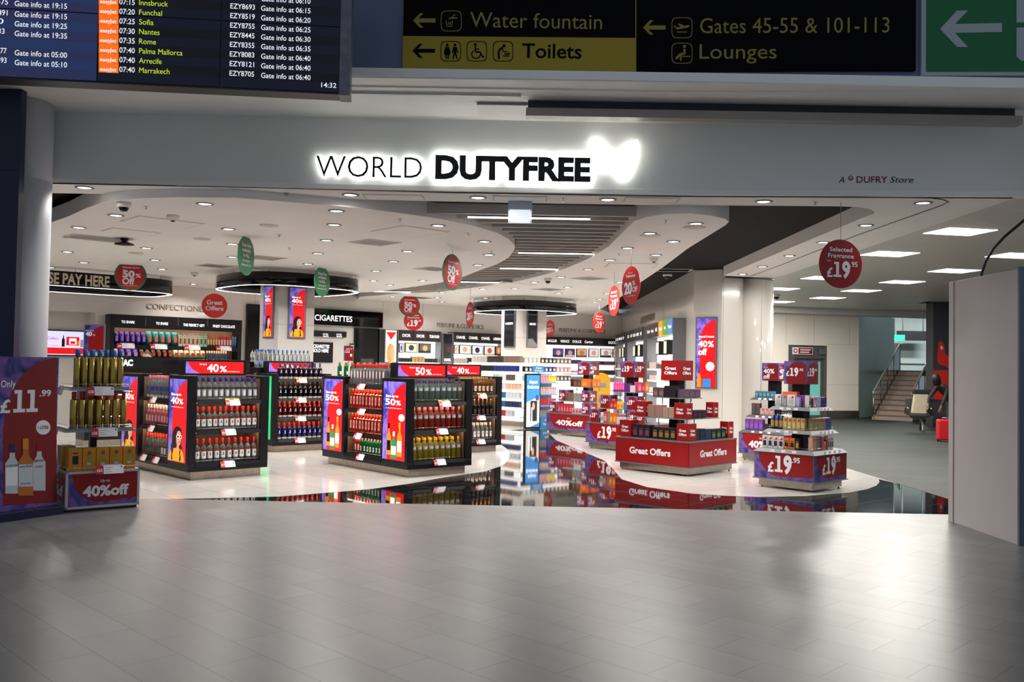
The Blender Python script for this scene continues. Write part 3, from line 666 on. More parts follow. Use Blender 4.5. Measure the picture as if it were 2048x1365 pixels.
# ------------------------------------------------------------------ lit exit box hanging under the soffit
q = D(1040, 430, 10.95); t = thing('hanging_light_box', 'small blank white light box hanging on a bracket before the ceiling slats', 'light box', (q.x, q.y, 0))
b = MB(); b.box(-.14, -.03, 3.335, .14, .03, 3.49, mat('box_lit', (.86, .92, 1), .3, emit=.75)); b.build('light_panel', t, bevel=.004)
b = MB(); b.box(-.145, -.02, 3.49, .145, .02, 3.6, mat('bracket_plate', '#b9c2cc', .3, .4)); b.build('bracket', t)
b = MB()
for x in (-.13, .13):
    for z in (3.345, 3.48): b.box(x-.006, -.034, z-.006, x+.006, -.03, z+.006, INK)
b.build('corner_clip', t)
# ------------------------------------------------------------------ printed posters (flat art, layer by layer)
PR = dict(red=RED, sw=SWIRL, white=PWHITE, skin=mat('print_skin', '#c79078', .4), hair=mat('print_hair', '#21120f', .4), orange=mat('print_orange', '#c9801f', .4), green=mat('print_bottle_green', '#1d6b3d', .4), amber=mat('print_amber', '#b0631c', .4), dark=INK, pale=mat('print_pale_glass', '#b9c3cc', .35), navy=mat('print_navy', '#1b2356', .4))
LT = dict(red=L_RED, sw=L_SWIRL, white=L_WHITE, skin=L_SKIN, hair=L_HAIR, orange=L_ORANGE, green=L_GREEN, amber=L_AMBER, dark=L_DARK, pale=mat('lit_pale_glass', '#cfd8e0', .2, emit=.8), navy=mat('lit_navy', '#26307a', .2, emit=.5))
def arch(b, x0, z0, x1, z1, y, M, inset=.2):   # red sheet with a round top-left shoulder over the swirl ground
    w_, h = x1-x0, z1-z0
    b.rect(x0, z0, x1, z1, y, M['sw'])
    xa = x0+w_*inset; cx, r = x1+w_*.05, x1+w_*.05-xa; rz = r*1.15; zc = z1-h*.02-rz
    pts = [(xa, z0), (x1, z0)]+[(min(x1, cx+r*math.cos(R(a))), zc+rz*math.sin(R(a))) for a in (94, 100, 110, 120, 130, 140, 150, 160, 170, 180)]
    b.plate(pts, y-.001, 0, M['red'])
def flat_bottle(b, x, z, w_, h, y, body, cap, label, M):
    b.plate([(x-w_/2, z), (x+w_/2, z), (x+w_/2, z+h*.58), (x+w_*.17, z+h*.74), (x+w_*.15, z+h), (x-w_*.15, z+h), (x-w_*.17, z+h*.74), (x-w_/2, z+h*.58)], y, 0, M[body])
    b.rect(x-w_*.19, z+h*.84, x+w_*.19, z+h*1.01, y-.0006, M[cap]); b.rect(x-w_*.42, z+h*.14, x+w_*.42, z+h*.46, y-.0006, M[label])
def woman(b, x0, z0, w_, h, y, M):   # portrait: long dark wavy hair, white sunglasses, orange jumper, looking to one side
    P = lambda pts: [(x0+w_*px, z0+h*pz) for px, pz in pts]
    b.plate(P([(.18, .02), (.14, .14), (.21, .26), (.16, .40), (.24, .54), (.23, .70), (.30, .86), (.42, .965), (.56, 1.0), (.70, .975), (.81, .90), (.86, .80), (.85, .66), (.83, .50), (.88, .38), (.84, .24), (.90, .12), (.84, .02)]), y, 0, M['hair'])
    b.plate(P([(.0, 0), (1.0, 0), (1.0, .12), (.95, .25), (.86, .335), (.74, .37), (.66, .335), (.54, .335), (.46, .37), (.30, .345), (.14, .26), (.04, .14)]), y-.0006, 0, M['orange'])
    b.plate(P([(.50, .345), (.55, .44), (.54, .50), (.70, .47), (.68, .40), (.70, .345), (.60, .315)]), y-.0010, 0, M['skin'])
    b.plate(P([(.50, .62), (.51, .54), (.58, .475), (.68, .455), (.76, .485), (.80, .55), (.825, .60), (.815, .64), (.845, .675), (.815, .715), (.82, .78), (.78, .85), (.68, .88), (.58, .86), (.52, .77)]), y-.0014, 0, M['skin'])
    b.plate(P([(.30, .02), (.27, .16), (.34, .28), (.31, .42), (.39, .54), (.40, .68), (.50, .80), (.62, .875), (.76, .88), (.70, .97), (.50, .985), (.34, .88), (.26, .70), (.24, .50), (.18, .36), (.22, .2), (.2, .02)]), y-.0018, 0, M['hair'])
    b.plate(P([(.70, .02), (.74, .14), (.71, .26), (.76, .36), (.80, .34), (.78, .22), (.83, .10), (.80, .02)]), y-.0018, 0, M['hair'])
    for cx, r_ in ((.62, .085), (.785, .07)):
        b.ell(x0+w_*cx, z0+h*.705, w_*r_, h*.05, y-.0022, M['white'], 0, 16); b.ell(x0+w_*cx, z0+h*.705, w_*(r_-.02), h*.036, y-.0026, M['dark'], 0, 14)
    b.plate(P([(.50, .715), (.56, .72), (.56, .705), (.50, .70)]), y-.0024, 0, M['white'])
    b.plate(P([(.66, .565), (.72, .58), (.79, .575), (.74, .545), (.70, .545)]), y-.0022, 0, M['red'])
def poster(b, x0, z0, x1, z1, y, M, pct, art, small=True):
    w_, h = x1-x0, z1-z0; arch(b, x0, z0, x1, z1, y, M); yy = y-.003
    b.text('Save up to', x0+w_*.12, z0+h*.80, h*.030, yy, M['white'], w_*.56, bold=.03)
    b.text(pct, x0+w_*.10, z0+h*.70, h*.075, yy, M['white'], w_*.46, bold=.02); b.text('%', x0+w_*.58, z0+h*.70, h*.06, yy, M['white'], w_*.22, bold=.015)
    b.text('on average UK High Street price', x0+w_*.12, z0+h*.655, h*.012, yy, M['white'], w_*.72)
    if art == 'w': woman(b, x0+w_*.02, z0+h*.01, w_*.9, h*.42, yy, M)
    else:
        b.ell(x1-w_*.16, z0+h*.545, w_*.13, h*.045, yy, M['white'], 0, 20); b.text('1 LITRE', x1-w_*.16, z0+h*.54, h*.012, yy-.001, M['red'], w_*.18, 'c')
        flat_bottle(b, x0+w_*.29, z0+h*.06, w_*.2, h*.40, yy, 'amber', 'dark', 'dark', M); flat_bottle(b, x0+w_*.52, z0+h*.02, w_*.24, h*.34, yy-.002, 'green', 'pale', 'white', M); flat_bottle(b, x0+w_*.77, z0+h*.05, w_*.22, h*.43, yy, 'amber', 'orange', 'white', M)

# ------------------------------------------------------------------ bottles
def liquid(name, col, tr=.85, rough=.06, ior=1.36): return mat(name, col, rough, trans=tr, ior=ior)
GL = dict(clear=liquid('bottle_clear', '#dfe6e6', .9), water=liquid('bottle_grey_green', '#8fa39c', .8), pink=liquid('bottle_pink_red', '#d2412c', .75), red=liquid('bottle_red', '#e0321c', .65),
          yellow=liquid('bottle_yellow', '#d9c13a', .8), purple=mat('bottle_purple', '#1a0c22', .08), black=mat('bottle_black', '#0c090d', .08), ruby=liquid('bottle_ruby', '#5c0d14', .5), cobalt=mat('bottle_cobalt', '#14174f', .08),
          amber=liquid('bottle_amber', '#8a4515', .6), green=liquid('bottle_green', '#13703c', .5), gold=mat('bottle_gold', '#b59a52', .16, 1.0), rose=liquid('bottle_rose', '#d4788a', .6))
def cyl(r, h, hs, rn=.014, hc=.06, shoulder=.05): return [(0, 0), (r*.96, 0), (r, .006), (r, hs), (r*.93, hs+shoulder*.35), (rn*1.5, hs+shoulder*.85), (rn, hs+shoulder), (rn, h-hc*.5), (0, h-hc*.5)]
KIND = {}
def kind(k, name, glass, r, h, hs, capm, caph, lab=None, capr=.0165, square=False, sy=1.0, shoulder=.05, seg=16):
    prof = cyl(r, h, hs, .013, caph, shoulder)
    b = MB()
    if square: b.lathe([(p[0]*1.38 if p[1] <= hs+.002 else p[0], p[1]) for p in prof], GL[glass], 4, rot=math.pi/4, sm=False)
    else: b.lathe(prof, GL[glass], seg, sy=sy)
    body = b.mesh(name)
    b = MB(); b.lathe([(capr*.92, h-caph), (capr, h-caph+.003), (capr, h-.003), (capr*.9, h)], capm, 10); cap = b.mesh('cap')
    lm = None
    if lab:
        b = MB()
        for it in lab:   # (material, z0, z1, half-angle, layer)
            m, z0, z1, ha, ly = it
            if square: k_ = r*1.38/1.4142; b.box(-k_*ha, -k_-.0006-.0006*ly, z0, k_*ha, -k_-.0002, z1, m)
            else: b.patch(r+.0006+.0006*ly, z0, z1, -90-ha, -90+ha, m, 6, 1, sy)
        lm = b.mesh('label')
    KIND[k] = (name, body, cap, lm)
LW = mat('label_white', '#d8d6d2', .5); LC = mat('label_cream', '#c9bfae', .5); LRD = mat('label_red', '#7a1c18', .5); LGY = mat('label_silver', '#a7acb4', .4, .3); LDK = mat('label_dark', '#202024', .5); LPK = mat('label_pink', '#d79a94', .5)
CAPR = mat('cap_red', '#c8181a', .35); CAPB = mat('cap_blue', '#1d2a78', .35); CAPO = mat('cap_orange_red', '#d8402a', .35); CAPP = mat('cap_pink', '#d8707c', .35); CAPY = mat('cap_yellow', '#d9b02c', .35); CAPW = mat('cap_white', '#dcd6d2', .4); CAPG = mat('cap_gold', '#b98b4a', .3, .8); CAPK = mat('cap_black', '#18151a', .4); CAPBL = mat('cap_sky_blue', '#1566b4', .4); CAPT = mat('cap_purple_gold', '#4a3c66', .4)
std = [(LW, .05, .145, 48, 0), (LRD, .145, .172, 48, 0), (LDK, .085, .125, 9, 1)]
kind('vr', 'spirit_bottle', 'clear', .039, .31, .185, CAPR, .062, std)
kind('vb', 'spirit_bottle', 'clear', .039, .31, .185, CAPB, .062, [(LGY, .05, .145, 48, 0), (LDK, .145, .17, 48, 0), (LW, .06, .125, 24, 1)])
kind('bf', 'spirit_bottle', 'clear', .037, .31, .22, CAPR, .05, [(LPK, .09, .20, .5, 0), (LW, .11, .19, .3, 1)], square=True, shoulder=.03)
kind('or', 'spirit_bottle', 'red', .037, .30, .215, CAPO, .05, [(LPK, .07, .19, .55, 0), (LRD, .05, .07, .55, 0), (LRD, .10, .15, .2, 1)], square=True, shoulder=.03)
for k_, g, c in (('gw', 'water', CAPT), ('gp', 'pink', CAPP), ('gy', 'yellow', CAPY)):
    kind(k_, 'gin_bottle', g, .044, .315, .20, c, .05, [(LGY, .15, .205, 56, 0), (LW, .16, .185, 30, 1)], sy=.8, shoulder=.06)
kn = [(LW, .10, .108, 26, 0), (LW, .115, .150, 10, 0), (LC, .0, .03, 70, 0)]
for k_, g, c in (('kp', 'purple', CAPT), ('kk', 'black', CAPK), ('kr', 'ruby', CAPR), ('kb', 'cobalt', CAPR)): kind(k_, 'spirit_bottle', g, .043, .285, .17, c, .07, kn, shoulder=.045)
kind('wa', 'whisky_bottle', 'amber', .036, .31, .19, CAPG, .06, [(LC, .06, .15, 52, 0), (LDK, .08, .13, 8, 1)])
kind('wk', 'whisky_bottle', 'black', .036, .31, .17, CAPG, .075, [(LDK, .06, .13, 52, 0), (LRD, .05, .06, 52, 0), (CAPG, .10, .11, 30, 1)], shoulder=.07)
kind('rw', 'rum_bottle', 'clear', .036, .31, .18, CAPW, .055, [(LW, .05, .15, 50, 0), (LRD, .10, .128, 14, 1)], shoulder=.07)
kind('tq', 'gin_bottle', 'green', .034, .26, .17, CAPP, .05, [(LW, .05, .12, 30, 0), (LDK, .07, .10, 12, 1)])
kind('tr', 'gin_bottle', 'pink', .034, .26, .17, CAPP, .05, [(LPK, .05, .14, 40, 0)])
kind('tg', 'gin_bottle', 'green', .036, .29, .19, CAPG, .05, [(LW, .06, .12, 30, 0)])
kind('pk', 'spirit_bottle', 'rose', .038, .30, .18, CAPW, .06, [(LPK, .06, .15, 50, 0)])
kind('cb', 'spirit_bottle', 'clear', .036, .31, .20, CAPP, .05, [(mat('label_blue', '#2a3a8c', .5), .09, .15, 55, 0), (LW, .0, .03, 60, 0)])
kind('cl', 'spirit_bottle', 'clear', .036, .31, .19, CAPO, .055, [(LRD, .03, .055, 55, 0), (LRD, .11, .135, 30, 0)])
kind('sw', 'spirit_bottle', 'clear', .036, .31, .19, CAPR, .05, [(LW, .04, .15, 45, 0), (LRD, .13, .15, 45, 1)])
kind('bl', 'spirit_bottle', 'clear', .041, .33, .22, CAPBL, .05, [(mat('label_pale_blue', '#6d86c8', .5), .05, .12, 50, 0)], shoulder=.04)
kind('sq', 'spirit_bottle', 'clear', .035, .24, .15, CAPK, .02, [(LDK, .03, .09, 40, 0), (LW, .09, .13, 40, 0)])
kind('gd', 'gold_bottle', 'gold', .0335, .40, .305, CAPBL, .07, None, capr=.02, shoulder=.018, seg=20)
kind('gr', 'gold_bottle', 'gold', .0335, .385, .295, CAPR, .07, None, capr=.02, shoulder=.018, seg=20)
def bottle(k, loc, rz, label, group):
    name, body, cap, lm = KIND[k]
    o = inst(name, body, loc, rz); tag(o, label, 'bottle', group)
    inst('cap', cap, (0, 0, 0), 0, o)
    if lm: inst('label', lm, (0, 0, 0), 0, o)
    return o
def brow(M, a, k, xs, y0, z, rows, dy, desc, where, group, stag=0.0, start=0):
    """rows of bottles: xs along local x (the face), y0 depth of the front row; M/a the local-to-world matrix and its angle"""
    for r_ in range(rows):
        for i, x in enumerate(xs):
            if r_ % 2 and stag and i == len(xs)-1: continue
            kk = k[i] if isinstance(k, (list, tuple)) else k; dd = desc[i] if isinstance(desc, (list, tuple)) else desc
            p = M @ Vector((x+(stag if r_ % 2 else 0)+random.uniform(-.004, .004), y0+dy*r_+random.uniform(-.003, .003), z+.0015))
            rown = ('front', 'second', 'third')[r_]
            bottle(kk, p, a+random.uniform(-.12, .12), f'{dd}, {ORD[i+start]} in {rown} row, {where}', group)

# ------------------------------------------------------------------ price cards
CARDR = mat('card_red', '#b8202c', .4); CARDY = mat('card_yellow', '#d6d02a', .4); CARDV = mat('card_violet', '#b39ad0', .4)
def price_card(p, a, label, price='11', w_=.2, h=.075, tilt=-.5, yellow=False, group='price cards on shelf edges'):
    o = MB(); o.T = Matrix.Rotation(tilt, 4, 'X')
    o.box(-w_/2, 0, -h/2, w_/2, .003, h/2, PAPER); o.rect(-w_/2, -h/2, -w_*.22, h/2, -.0006, CARDR)
    o.text('£'+price, -w_*.36, -h*.22, h*.32, -.0012, PWHITE, w_*.2, 'c', .03)
    for i, l in enumerate((.3, .18, .24)): o.rect(-w_*.18, h*(.24-.26*i), -w_*.18+w_*l, h*(.24-.26*i)+h*.05, -.0008, GREYM)
    o.rect(w_*.40, h*.2, w_*.46, h*.38, -.0009, mat('card_green', '#2c6b58', .5))
    if yellow: o.box(-w_*.48, .001, h/2, w_*.46, .003, h*.72, CARDY); o.rect(-w_*.2, h*.52, w_*.1, h*.66, 0, INK)
    else: o.box(-w_*.3, .001, h/2, w_*.42, .003, h*.64, CARDV)
    ob = o.build('price_card', None, p, a); tag(ob, label, 'price card', group); return ob

# ------------------------------------------------------------------ spirits cabinets
def gondola(c, deg, name, zr, zl, pct, art, header=True, dark_side=True, board=False, W=1.16, L=2.36, lightside=None):
    a = R(deg); t = thing('display_cabinet', name, 'display cabinet', (c[0], c[1], 0), a, 'black spirits cabinets')
    b = MB(); b.box(.07, .07, 0, W-.07, L-.07, .115, STEEL); b.build('plinth', t, bevel=.003)
    b = MB()
    b.box(0, 0, .115, W, L, .20, BLACK)                       # deck
    b.box(0, 0, .2, .10, .66, 1.4, BLACK); b.box(W-.12, 0, .2, W, .5, 1.4, BLACK)   # corner posts of the end bay
    b.box(0, L-.66, .2, .10, L, 1.4, BLACK)
    b.box(.47, .6, .2, W, L, 1.4, BLACK)                      # core
    b.box(.10, .5, .2, .47, .66, 1.4, BLACK); b.box(.10, L-.66, .2, .47, L-.6, 1.4, BLACK)
    b.build('carcass', t, bevel=.004)
    b = MB(); b.box(.10, .46, .2, W-.12, .5, 1.40, BROWN); b.box(.10, .05, .2, .103, .46, 1.36, BROWN); b.box(W-.123, .05, .2, W-.12, .46, 1.36, BROWN)
    for x in (.45, .8): b.box(x-.002, .458, .2, x+.002, .46, 1.4, INK)
    b.build('back_panel', t)
    b = MB(); b.box(.44, .66, .2, .47, L-.66, 1.4, BROWN); b.box(.06, .66, .2, .44, .663, 1.36, BROWN); b.box(.06, L-.663, .2, .44, L-.66, 1.36, BROWN); b.build('back_panel', t)
    def shelf(face, z):
        b = MB(); lip = BLACK
        if face == 'r':
            b.box(.105, .0, z-.03, W-.125, .455, z-.004, lip); b.frustum(.105, -.012, W-.125, .012, z-.055, .105, .0, W-.125, .012, z-.006, lip)
        else:
            b.T = side(L-.665); b.box(0, .0, z-.03, L-1.33, .435, z-.004, lip); b.frustum(0, -.012, L-1.33, .012, z-.055, 0, 0, L-1.33, .012, z-.006, lip)
        s = b.build('shelf', t)
        b = MB(); b.T = Matrix.Identity(4) if face == 'r' else side(L-.665)
        xa, xb = (.13, W-.15) if face == 'r' else (.02, L-1.35)
        b.tube([(xa, .03, z-.004), (xa, .03, z+.025), (xb, .03, z+.025), (xb, .03, z-.004)], .003, CHROME, 6); b.build('guard_rail', s)
        if z > .4:
            b = MB(); b.T = Matrix.Identity(4) if face == 'r' else side(L-.665)
            b.box(xa, .03, z-.043, xb, .075, z-.032, WARMLED); b.build('shelf_light', s)
    for z in zr: shelf('r', z)
    for z in zl: shelf('l', z)
    for y0, y1 in ((.66, 0), (L, L-.66)):
        b = MB(); b.T = side(y0); b.box(.0, -.012, .2, .66, 0, 1.395, BLACK); b.box(.045, -.016, .225, .615, -.012, 1.355, INK)
        s = b.build('light_box', t)
        if art:
            b = MB(); b.T = side(y0); poster(b, .05, .23, .61, 1.35, -.018, LT, pct, art); b.build('poster', s)
        elif lightside:
            b = MB(); b.T = side(y0); b.rect(.05, .23, .61, 1.35, -.018, lightside); b.build('poster', s)
    if header:
        b = MB(); b.box(.10, .5, 1.4, W-.1, .62, 1.62, BLACK); s = b.build('header_box', t, bevel=.003)
        b = MB(); x0, x1, z0, z1 = .15, W-.15, 1.425, 1.59
        b.rect(x0, z0, x1, z1, .495, LT['sw']); b.plate([(x0+.20, z0), (x1, z0), (x1, z1), (x0+.03, z1), (x0+.05, z1-.05), (x0+.10, z1-.11)], .494, 0, LT['red'])
        b.text('Save up to', x0+.20, z1-.045, .022, .492, LT['white'], .1); b.text(pct, x0+.31, z0+.025, .105, .492, LT['white'], .17, 'l', .02); b.text('%', x0+.50, z0+.025, .08, .492, LT['white'], .1, 'l', .015)
        b.text('on average UK High Street prices', x0+.60, z0+.025, .012, .492, LT['white'], .2); b.build('header_sign', s)
    if dark_side:
        b = MB(); b.box(.47, 1.0 if board else .62, 1.4, .6, L-.3, 1.6, GLOSSB); b.build('spine_box', t)
    if board:
        b = MB(); b.box(0, .64, 1.4, W, .96, 1.5, BLACK); b.build('top_board', t, bevel=.004)
    return Matrix.Translation((c[0], c[1], 0)) @ Matrix.Rotation(a, 4, 'Z'), a
def rangex(a, b, n): return [a+(b-a)*i/(n-1) for i in range(n)]
def cards(M, a, face, L, items, cab, W=1.16):
    for z, x, price, yl, nm in items:
        q = M @ (Vector((x, -.03, z-.035)) if face == 'r' else (side(L-.665) @ Vector((x, -.03, z-.035))))
        price_card(q, a if face == 'r' else a-math.pi/2, f'white price card on the {nm} of {cab}', price, .21, .085, -.45, yl)
G = 'spirit bottles in the cabinets'
# cabinet with clear red-capped bottles
A_ = F(379.5, 964.6); L_ = 2.36
A_ = Vector((-4.27, 12.12, 0))
M, a = gondola(A_, 43.5, 'black spirits cabinet with 40% portrait light boxes, standing behind the gold bottle stand', (.23, .665, 1.07), (.23, .66, 1.07), '40', 'w')
cab = 'the 40% portrait cabinet'
xs = rangex(.15, .98, 11)
brow(M, a, 'vb', xs, .10, 1.07, 2, .1, 'blue-capped clear bottle', 'top shelf of the 40% cabinet', G, .03)
brow(M, a, 'vr', xs, .10, .665, 2, .1, 'red-capped clear bottle', 'middle shelf of the 40% cabinet', G, .045)
brow(M, a, 'vr', rangex(.16, .99, 10), .10, .23, 2, .1, 'red-capped clear bottle', 'bottom shelf of the 40% cabinet', G, .04)
cards(M, a, 'r', L_, ((1.07, .60, '12', True, 'top front shelf'), (.665, .55, '11', False, 'middle front shelf'), (.23, .55, '11', False, 'bottom front shelf')), cab)
MS = M @ side(L_-.665); sa = a-math.pi/2
brow(MS, sa, 'cb', rangex(.10, .94, 9), .10, 1.07, 2, .1, 'pink-capped clear bottle', 'top side shelf of the 40% cabinet', G, .04)
brow(MS, sa, 'pk', rangex(.10, .94, 9), .10, .66, 2, .1, 'rose pink bottle', 'middle side shelf of the 40% cabinet', G, .04)
brow(MS, sa, ['cl']*6+['sw']*4, rangex(.08, .95, 10), .10, .23, 2, .1, ['orange-capped clear bottle']*6+['red-labelled clear bottle']*4, 'bottom side shelf of the 40% cabinet', G, .04)
cards(M, a, 'l', L_, ((1.07, .55, '15', False, 'top side shelf'), (.66, .5, '13', False, 'middle side shelf'), (.23, .25, '9', False, 'bottom side shelf, far half,'), (.23, .7, '12', False, 'bottom side shelf, near half,')), cab)
# cabinet with red and yellow gins
B_ = Vector((-1.44, 12.83, 0))
M, a = gondola(B_, 41.5, 'black spirits cabinet with 50% bottle light boxes, standing nearest the dark path', (.23, .67, 1.07), (.23, .54, .91, 1.285), '50', 'b', dark_side=False)
cab = 'the 50% cabinet'; xs = rangex(.16, .98, 9)
brow(M, a, 'gw', xs, .10, 1.07, 2, .1, 'grey-green gin bottle', 'top shelf of the 50% cabinet', G, .03)
brow(M, a, 'gp', xs, .10, .67, 2, .1, 'pink-red gin bottle', 'middle shelf of the 50% cabinet', G, .045)
brow(M, a, 'gy', xs, .10, .23, 3, .1, 'yellow gin bottle', 'bottom shelf of the 50% cabinet', G, .045)
cards(M, a, 'r', L_, ((1.07, .62, '11', True, 'top front shelf'), (.67, .58, '13', False, 'middle front shelf'), (.23, .55, '13', False, 'bottom front shelf')), cab)
MS = M @ side(L_-.665); sa = a-math.pi/2; xs = rangex(.08, .95, 11)
brow(MS, sa, 'bf', xs, .09, 1.285, 2, .09, 'tall clear square bottle', 'uppermost side shelf of the 50% cabinet', G)
brow(MS, sa, 'or', xs, .09, .91, 2, .09, 'orange-red square bottle', 'second side shelf of the 50% cabinet', G)
brow(MS, sa, 'or', xs, .09, .54, 2, .09, 'orange-red square bottle', 'third side shelf of the 50% cabinet', G)
brow(MS, sa, ['tr']*2+['tq']*8, rangex(.2, .96, 10), .10, .23, 1, .1, ['small red gin bottle']*2+['small green gin bottle']*8, 'lowest side shelf of the 50% cabinet', G)
cards(M, a, 'l', L_, ((1.285, .48, '15', False, 'uppermost side shelf'), (.91, .5, '15', False, 'second side shelf'), (.54, .42, '9', False, 'third side shelf'), (.23, .5, '18', False, 'lowest side shelf')), cab)
# whisky and rum cabinet
C_ = Vector((-1.04, 16.4, 0))
M, a = gondola(C_, 41.5, 'black spirits cabinet of gold-capped whisky, partly hidden behind the 50% cabinet', (.23, .67, 1.07), (.3, .7, 1.1), '40', 'b', dark_side=False)
cab = 'the whisky cabinet'; xs = rangex(.28, .97, 8)
brow(M, a, 'wa', xs, .10, 1.07, 2, .1, 'amber whisky bottle', 'top shelf of the whisky cabinet', G, .04)
brow(M, a, 'wk', xs, .10, .67, 1, .1, 'gold-capped black bottle', 'middle shelf of the whisky cabinet', G)
brow(M, a, 'rw', xs, .10, .23, 2, .1, 'clear rum bottle', 'bottom shelf of the whisky cabinet', G, .04)
cards(M, a, 'r', L_, ((1.07, .66, '21', True, 'top front shelf'), (.67, .64, '33', False, 'middle front shelf'), (.23, .64, '15', False, 'bottom front shelf')), cab)
# dark flavoured gins, with clear bottles on top
D_ = Vector((-4.2, 16.11, 0))
M, a = gondola(D_, 41.5, 'black cabinet of dark purple and blue bottles with green-lit side', (.23, .62, .955, 1.31), (.3, .7, 1.1), '40', None, board=True, lightside=mat('lit_green_side', '#1fae6a', .2, emit=.8))
cab = 'the green-sided cabinet'; xs = rangex(.17, .97, 9)
for k, z, d, s_ in (('kp', 1.31, 'dark purple bottle', 'top'), ('kk', .955, 'black bottle with white mark', 'second'), ('kr', .62, 'ruby red bottle', 'third'), ('kb', .23, 'cobalt blue bottle', 'bottom')):
    brow(M, a, k, xs, .10, z, 2, .1, d, f'{s_} shelf of the green-sided cabinet', G, .04)
cards(M, a, 'r', L_, ((1.31, .53, '31', True, 'top front shelf'), (.955, .53, '31', False, 'second front shelf'), (.62, .53, '31', False, 'third front shelf'), (.23, .53, '31', False, 'bottom front shelf')), cab)
brow(M, a, 'bl', rangex(.05, 1.1, 13), .80, 1.5, 1, .1, 'clear blue-capped bottle', 'standing on top of the green-sided cabinet', G)
brow(M @ side(L_-.32), a-math.pi/2, 'sq', rangex(.05, .95, 9), .535, 1.6, 1, .1, 'squat black-labelled bottle', 'on the spine box of the green-sided cabinet', G)
# cognac cabinet behind the first one
t = thing('display_cabinet', 'black cabinet headed COGNAC, mostly hidden behind the gold bottle stand', 'display cabinet', (-7.75, 16.6, 0), R(42), 'black spirits cabinets')
b = MB(); b.box(0, .05, 0, 2.2, .5, .115, STEEL); b.build('plinth', t)
b = MB(); b.box(0, 0, .115, 2.2, .5, .2, BLACK); b.box(0, 0, .2, .08, .5, 1.45, BLACK); b.box(2.12, 0, .2, 2.2, .5, 1.45, BLACK); b.box(.08, .44, .2, 2.12, .5, 1.45, BROWN); b.build('carcass', t)
for z in (.6, 1.0):
    b = MB(); b.box(.08, .02, z-.05, 2.12, .44, z, BLACK); s = b.build('shelf', t); b = MB(); b.box(.1, .05, z-.062, 2.1, .075, z-.052, WARMLED); b.build('shelf_light', s)
b = MB(); b.box(0, -.01, 1.45, 2.2, .5, 1.66, BLACK); s = b.build('header_box', t)
EF = Frame((-7.75, 16.6), R(42)); xe = EF.wx(266)
b = MB(); b.text('COGNAC', xe, 1.49, .105, -.014, L_WHITE, .56, 'r', .05); b.build('header_sign', s)
M = Matrix.Translation((-7.75, 16.6, 0)) @ Matrix.Rotation(R(42), 4, 'Z')
brow(M, R(42), 'wa', rangex(.2, 2.0, 15), .12, 1.0, 1, .1, 'amber cognac bottle', 'upper shelf of the cognac cabinet', G)
brow(M, R(42), 'wa', rangex(.2, 2.0, 15), .12, .6, 1, .1, 'amber cognac bottle', 'lower shelf of the cognac cabinet', G)
brow(M, R(42), 'wa', rangex(.2, 2.0, 15), .12, .2, 1, .1, 'amber cognac bottle', 'deck of the cognac cabinet', G)
# low gin display behind the 50% cabinet
q = D(722, 770, 17.3); t = thing('display_plinth', 'low dark plinth of green bottles behind the 50% cabinet', 'display plinth', (q.x, q.y, 0), R(41.5))
b = MB(); b.box(-.5, 0, 0, .5, .5, 1.3, BLACK); b.build('carcass', t, bevel=.004)
b = MB(); b.box(-.5, 0, 1.3, .5, .5, 1.33, GLOSSB); b.build('top', t)
M = Matrix.Translation((q.x, q.y, 0)) @ Matrix.Rotation(R(41.5), 4, 'Z')
brow(M, R(41.5), 'tg', rangex(-.4, .4, 7), .1, 1.33, 2, .11, 'gold-capped green bottle', 'on the plinth behind the 50% cabinet', G, .05)

# ------------------------------------------------------------------ gold bottle stand and the poster stand at the shopfront
KC = Vector((-4.6, 9.47, 0)); ka = math.atan2(.464, .587); KW = .74
t = thing('promotion_stand', 'tiered stand of gold bottles above a red Up to 40%off base', 'display stand', KC, ka)
b = MB(); b.box(.02, .02, 0, KW-.02, KW-.02, .03, INK); b.build('plinth', t)
WF = mat('stand_white_frame', '#b9b4b8', .35)
b = MB()
for x0, y0 in ((0, 0), (KW-.025, 0), (0, KW-.025), (KW-.025, KW-.025)): b.box(x0, y0, .03, x0+.025, y0+.025, .42, WF)
for z0, z1 in ((.03, .055), (.395, .42)): b.box(0, 0, z0, KW, .025, z1, WF); b.box(0, KW-.025, z0, KW, KW, z1, WF); b.box(0, .025, z0, .025, KW-.025, z1, WF); b.box(KW-.025, .025, z0, KW, KW-.025, z1, WF)
b.box(.02, .02, .40, KW-.02, KW-.02, .41, BLACK); b.build('frame', t)
def offer_panel(b, w_, z0, z1, txt, y=-.001):
    b.rect(.02, z0, w_-.02, z1, y+.004, SWIRL)
    x0 = .02+w_*.06; r = (z1-z0)*.85
    b.plate([(x0+r, z0+.035), (w_-.02, z0+.06), (w_-.02, z1), (x0, z1), (x0, z0+.035+r)]+[(x0+r-r*math.cos(R(q_)), z0+.035+r-r*math.sin(R(q_))) for q_ in (15, 30, 45, 60, 75)], y+.003, 0, RED)
    zc = (z0+z1)/2
    if txt == '40': b.text('Up to', w_*.52, zc+(z1-z0)*.22, .028, y, PWHITE, None, 'c', .02); b.text('40%off', w_*.54, zc-(z1-z0)*.2, (z1-z0)*.30, y, PWHITE, w_*.62, 'c', .04)
    elif txt == '19':
        h = z1-z0; b.text('£', w_*.24, zc-h*.24, h*.34, y, PWHITE, h*.26, 'l', .04); num(b, '19', w_*.24+h*.28, zc-h*.24, h*.60, y, PWHITE, h*.72, .05); b.text('.95', w_*.24+h*1.0, zc+h*.16, h*.18, y, PWHITE, h*.32, 'l', .03)
b = MB(); offer_panel(b, KW, .055, .395, '40'); b.build('front_panel', t)
b = MB(); b.T = side(KW); offer_panel(b, KW, .055, .395, '40'); b.build('side_panel', t)
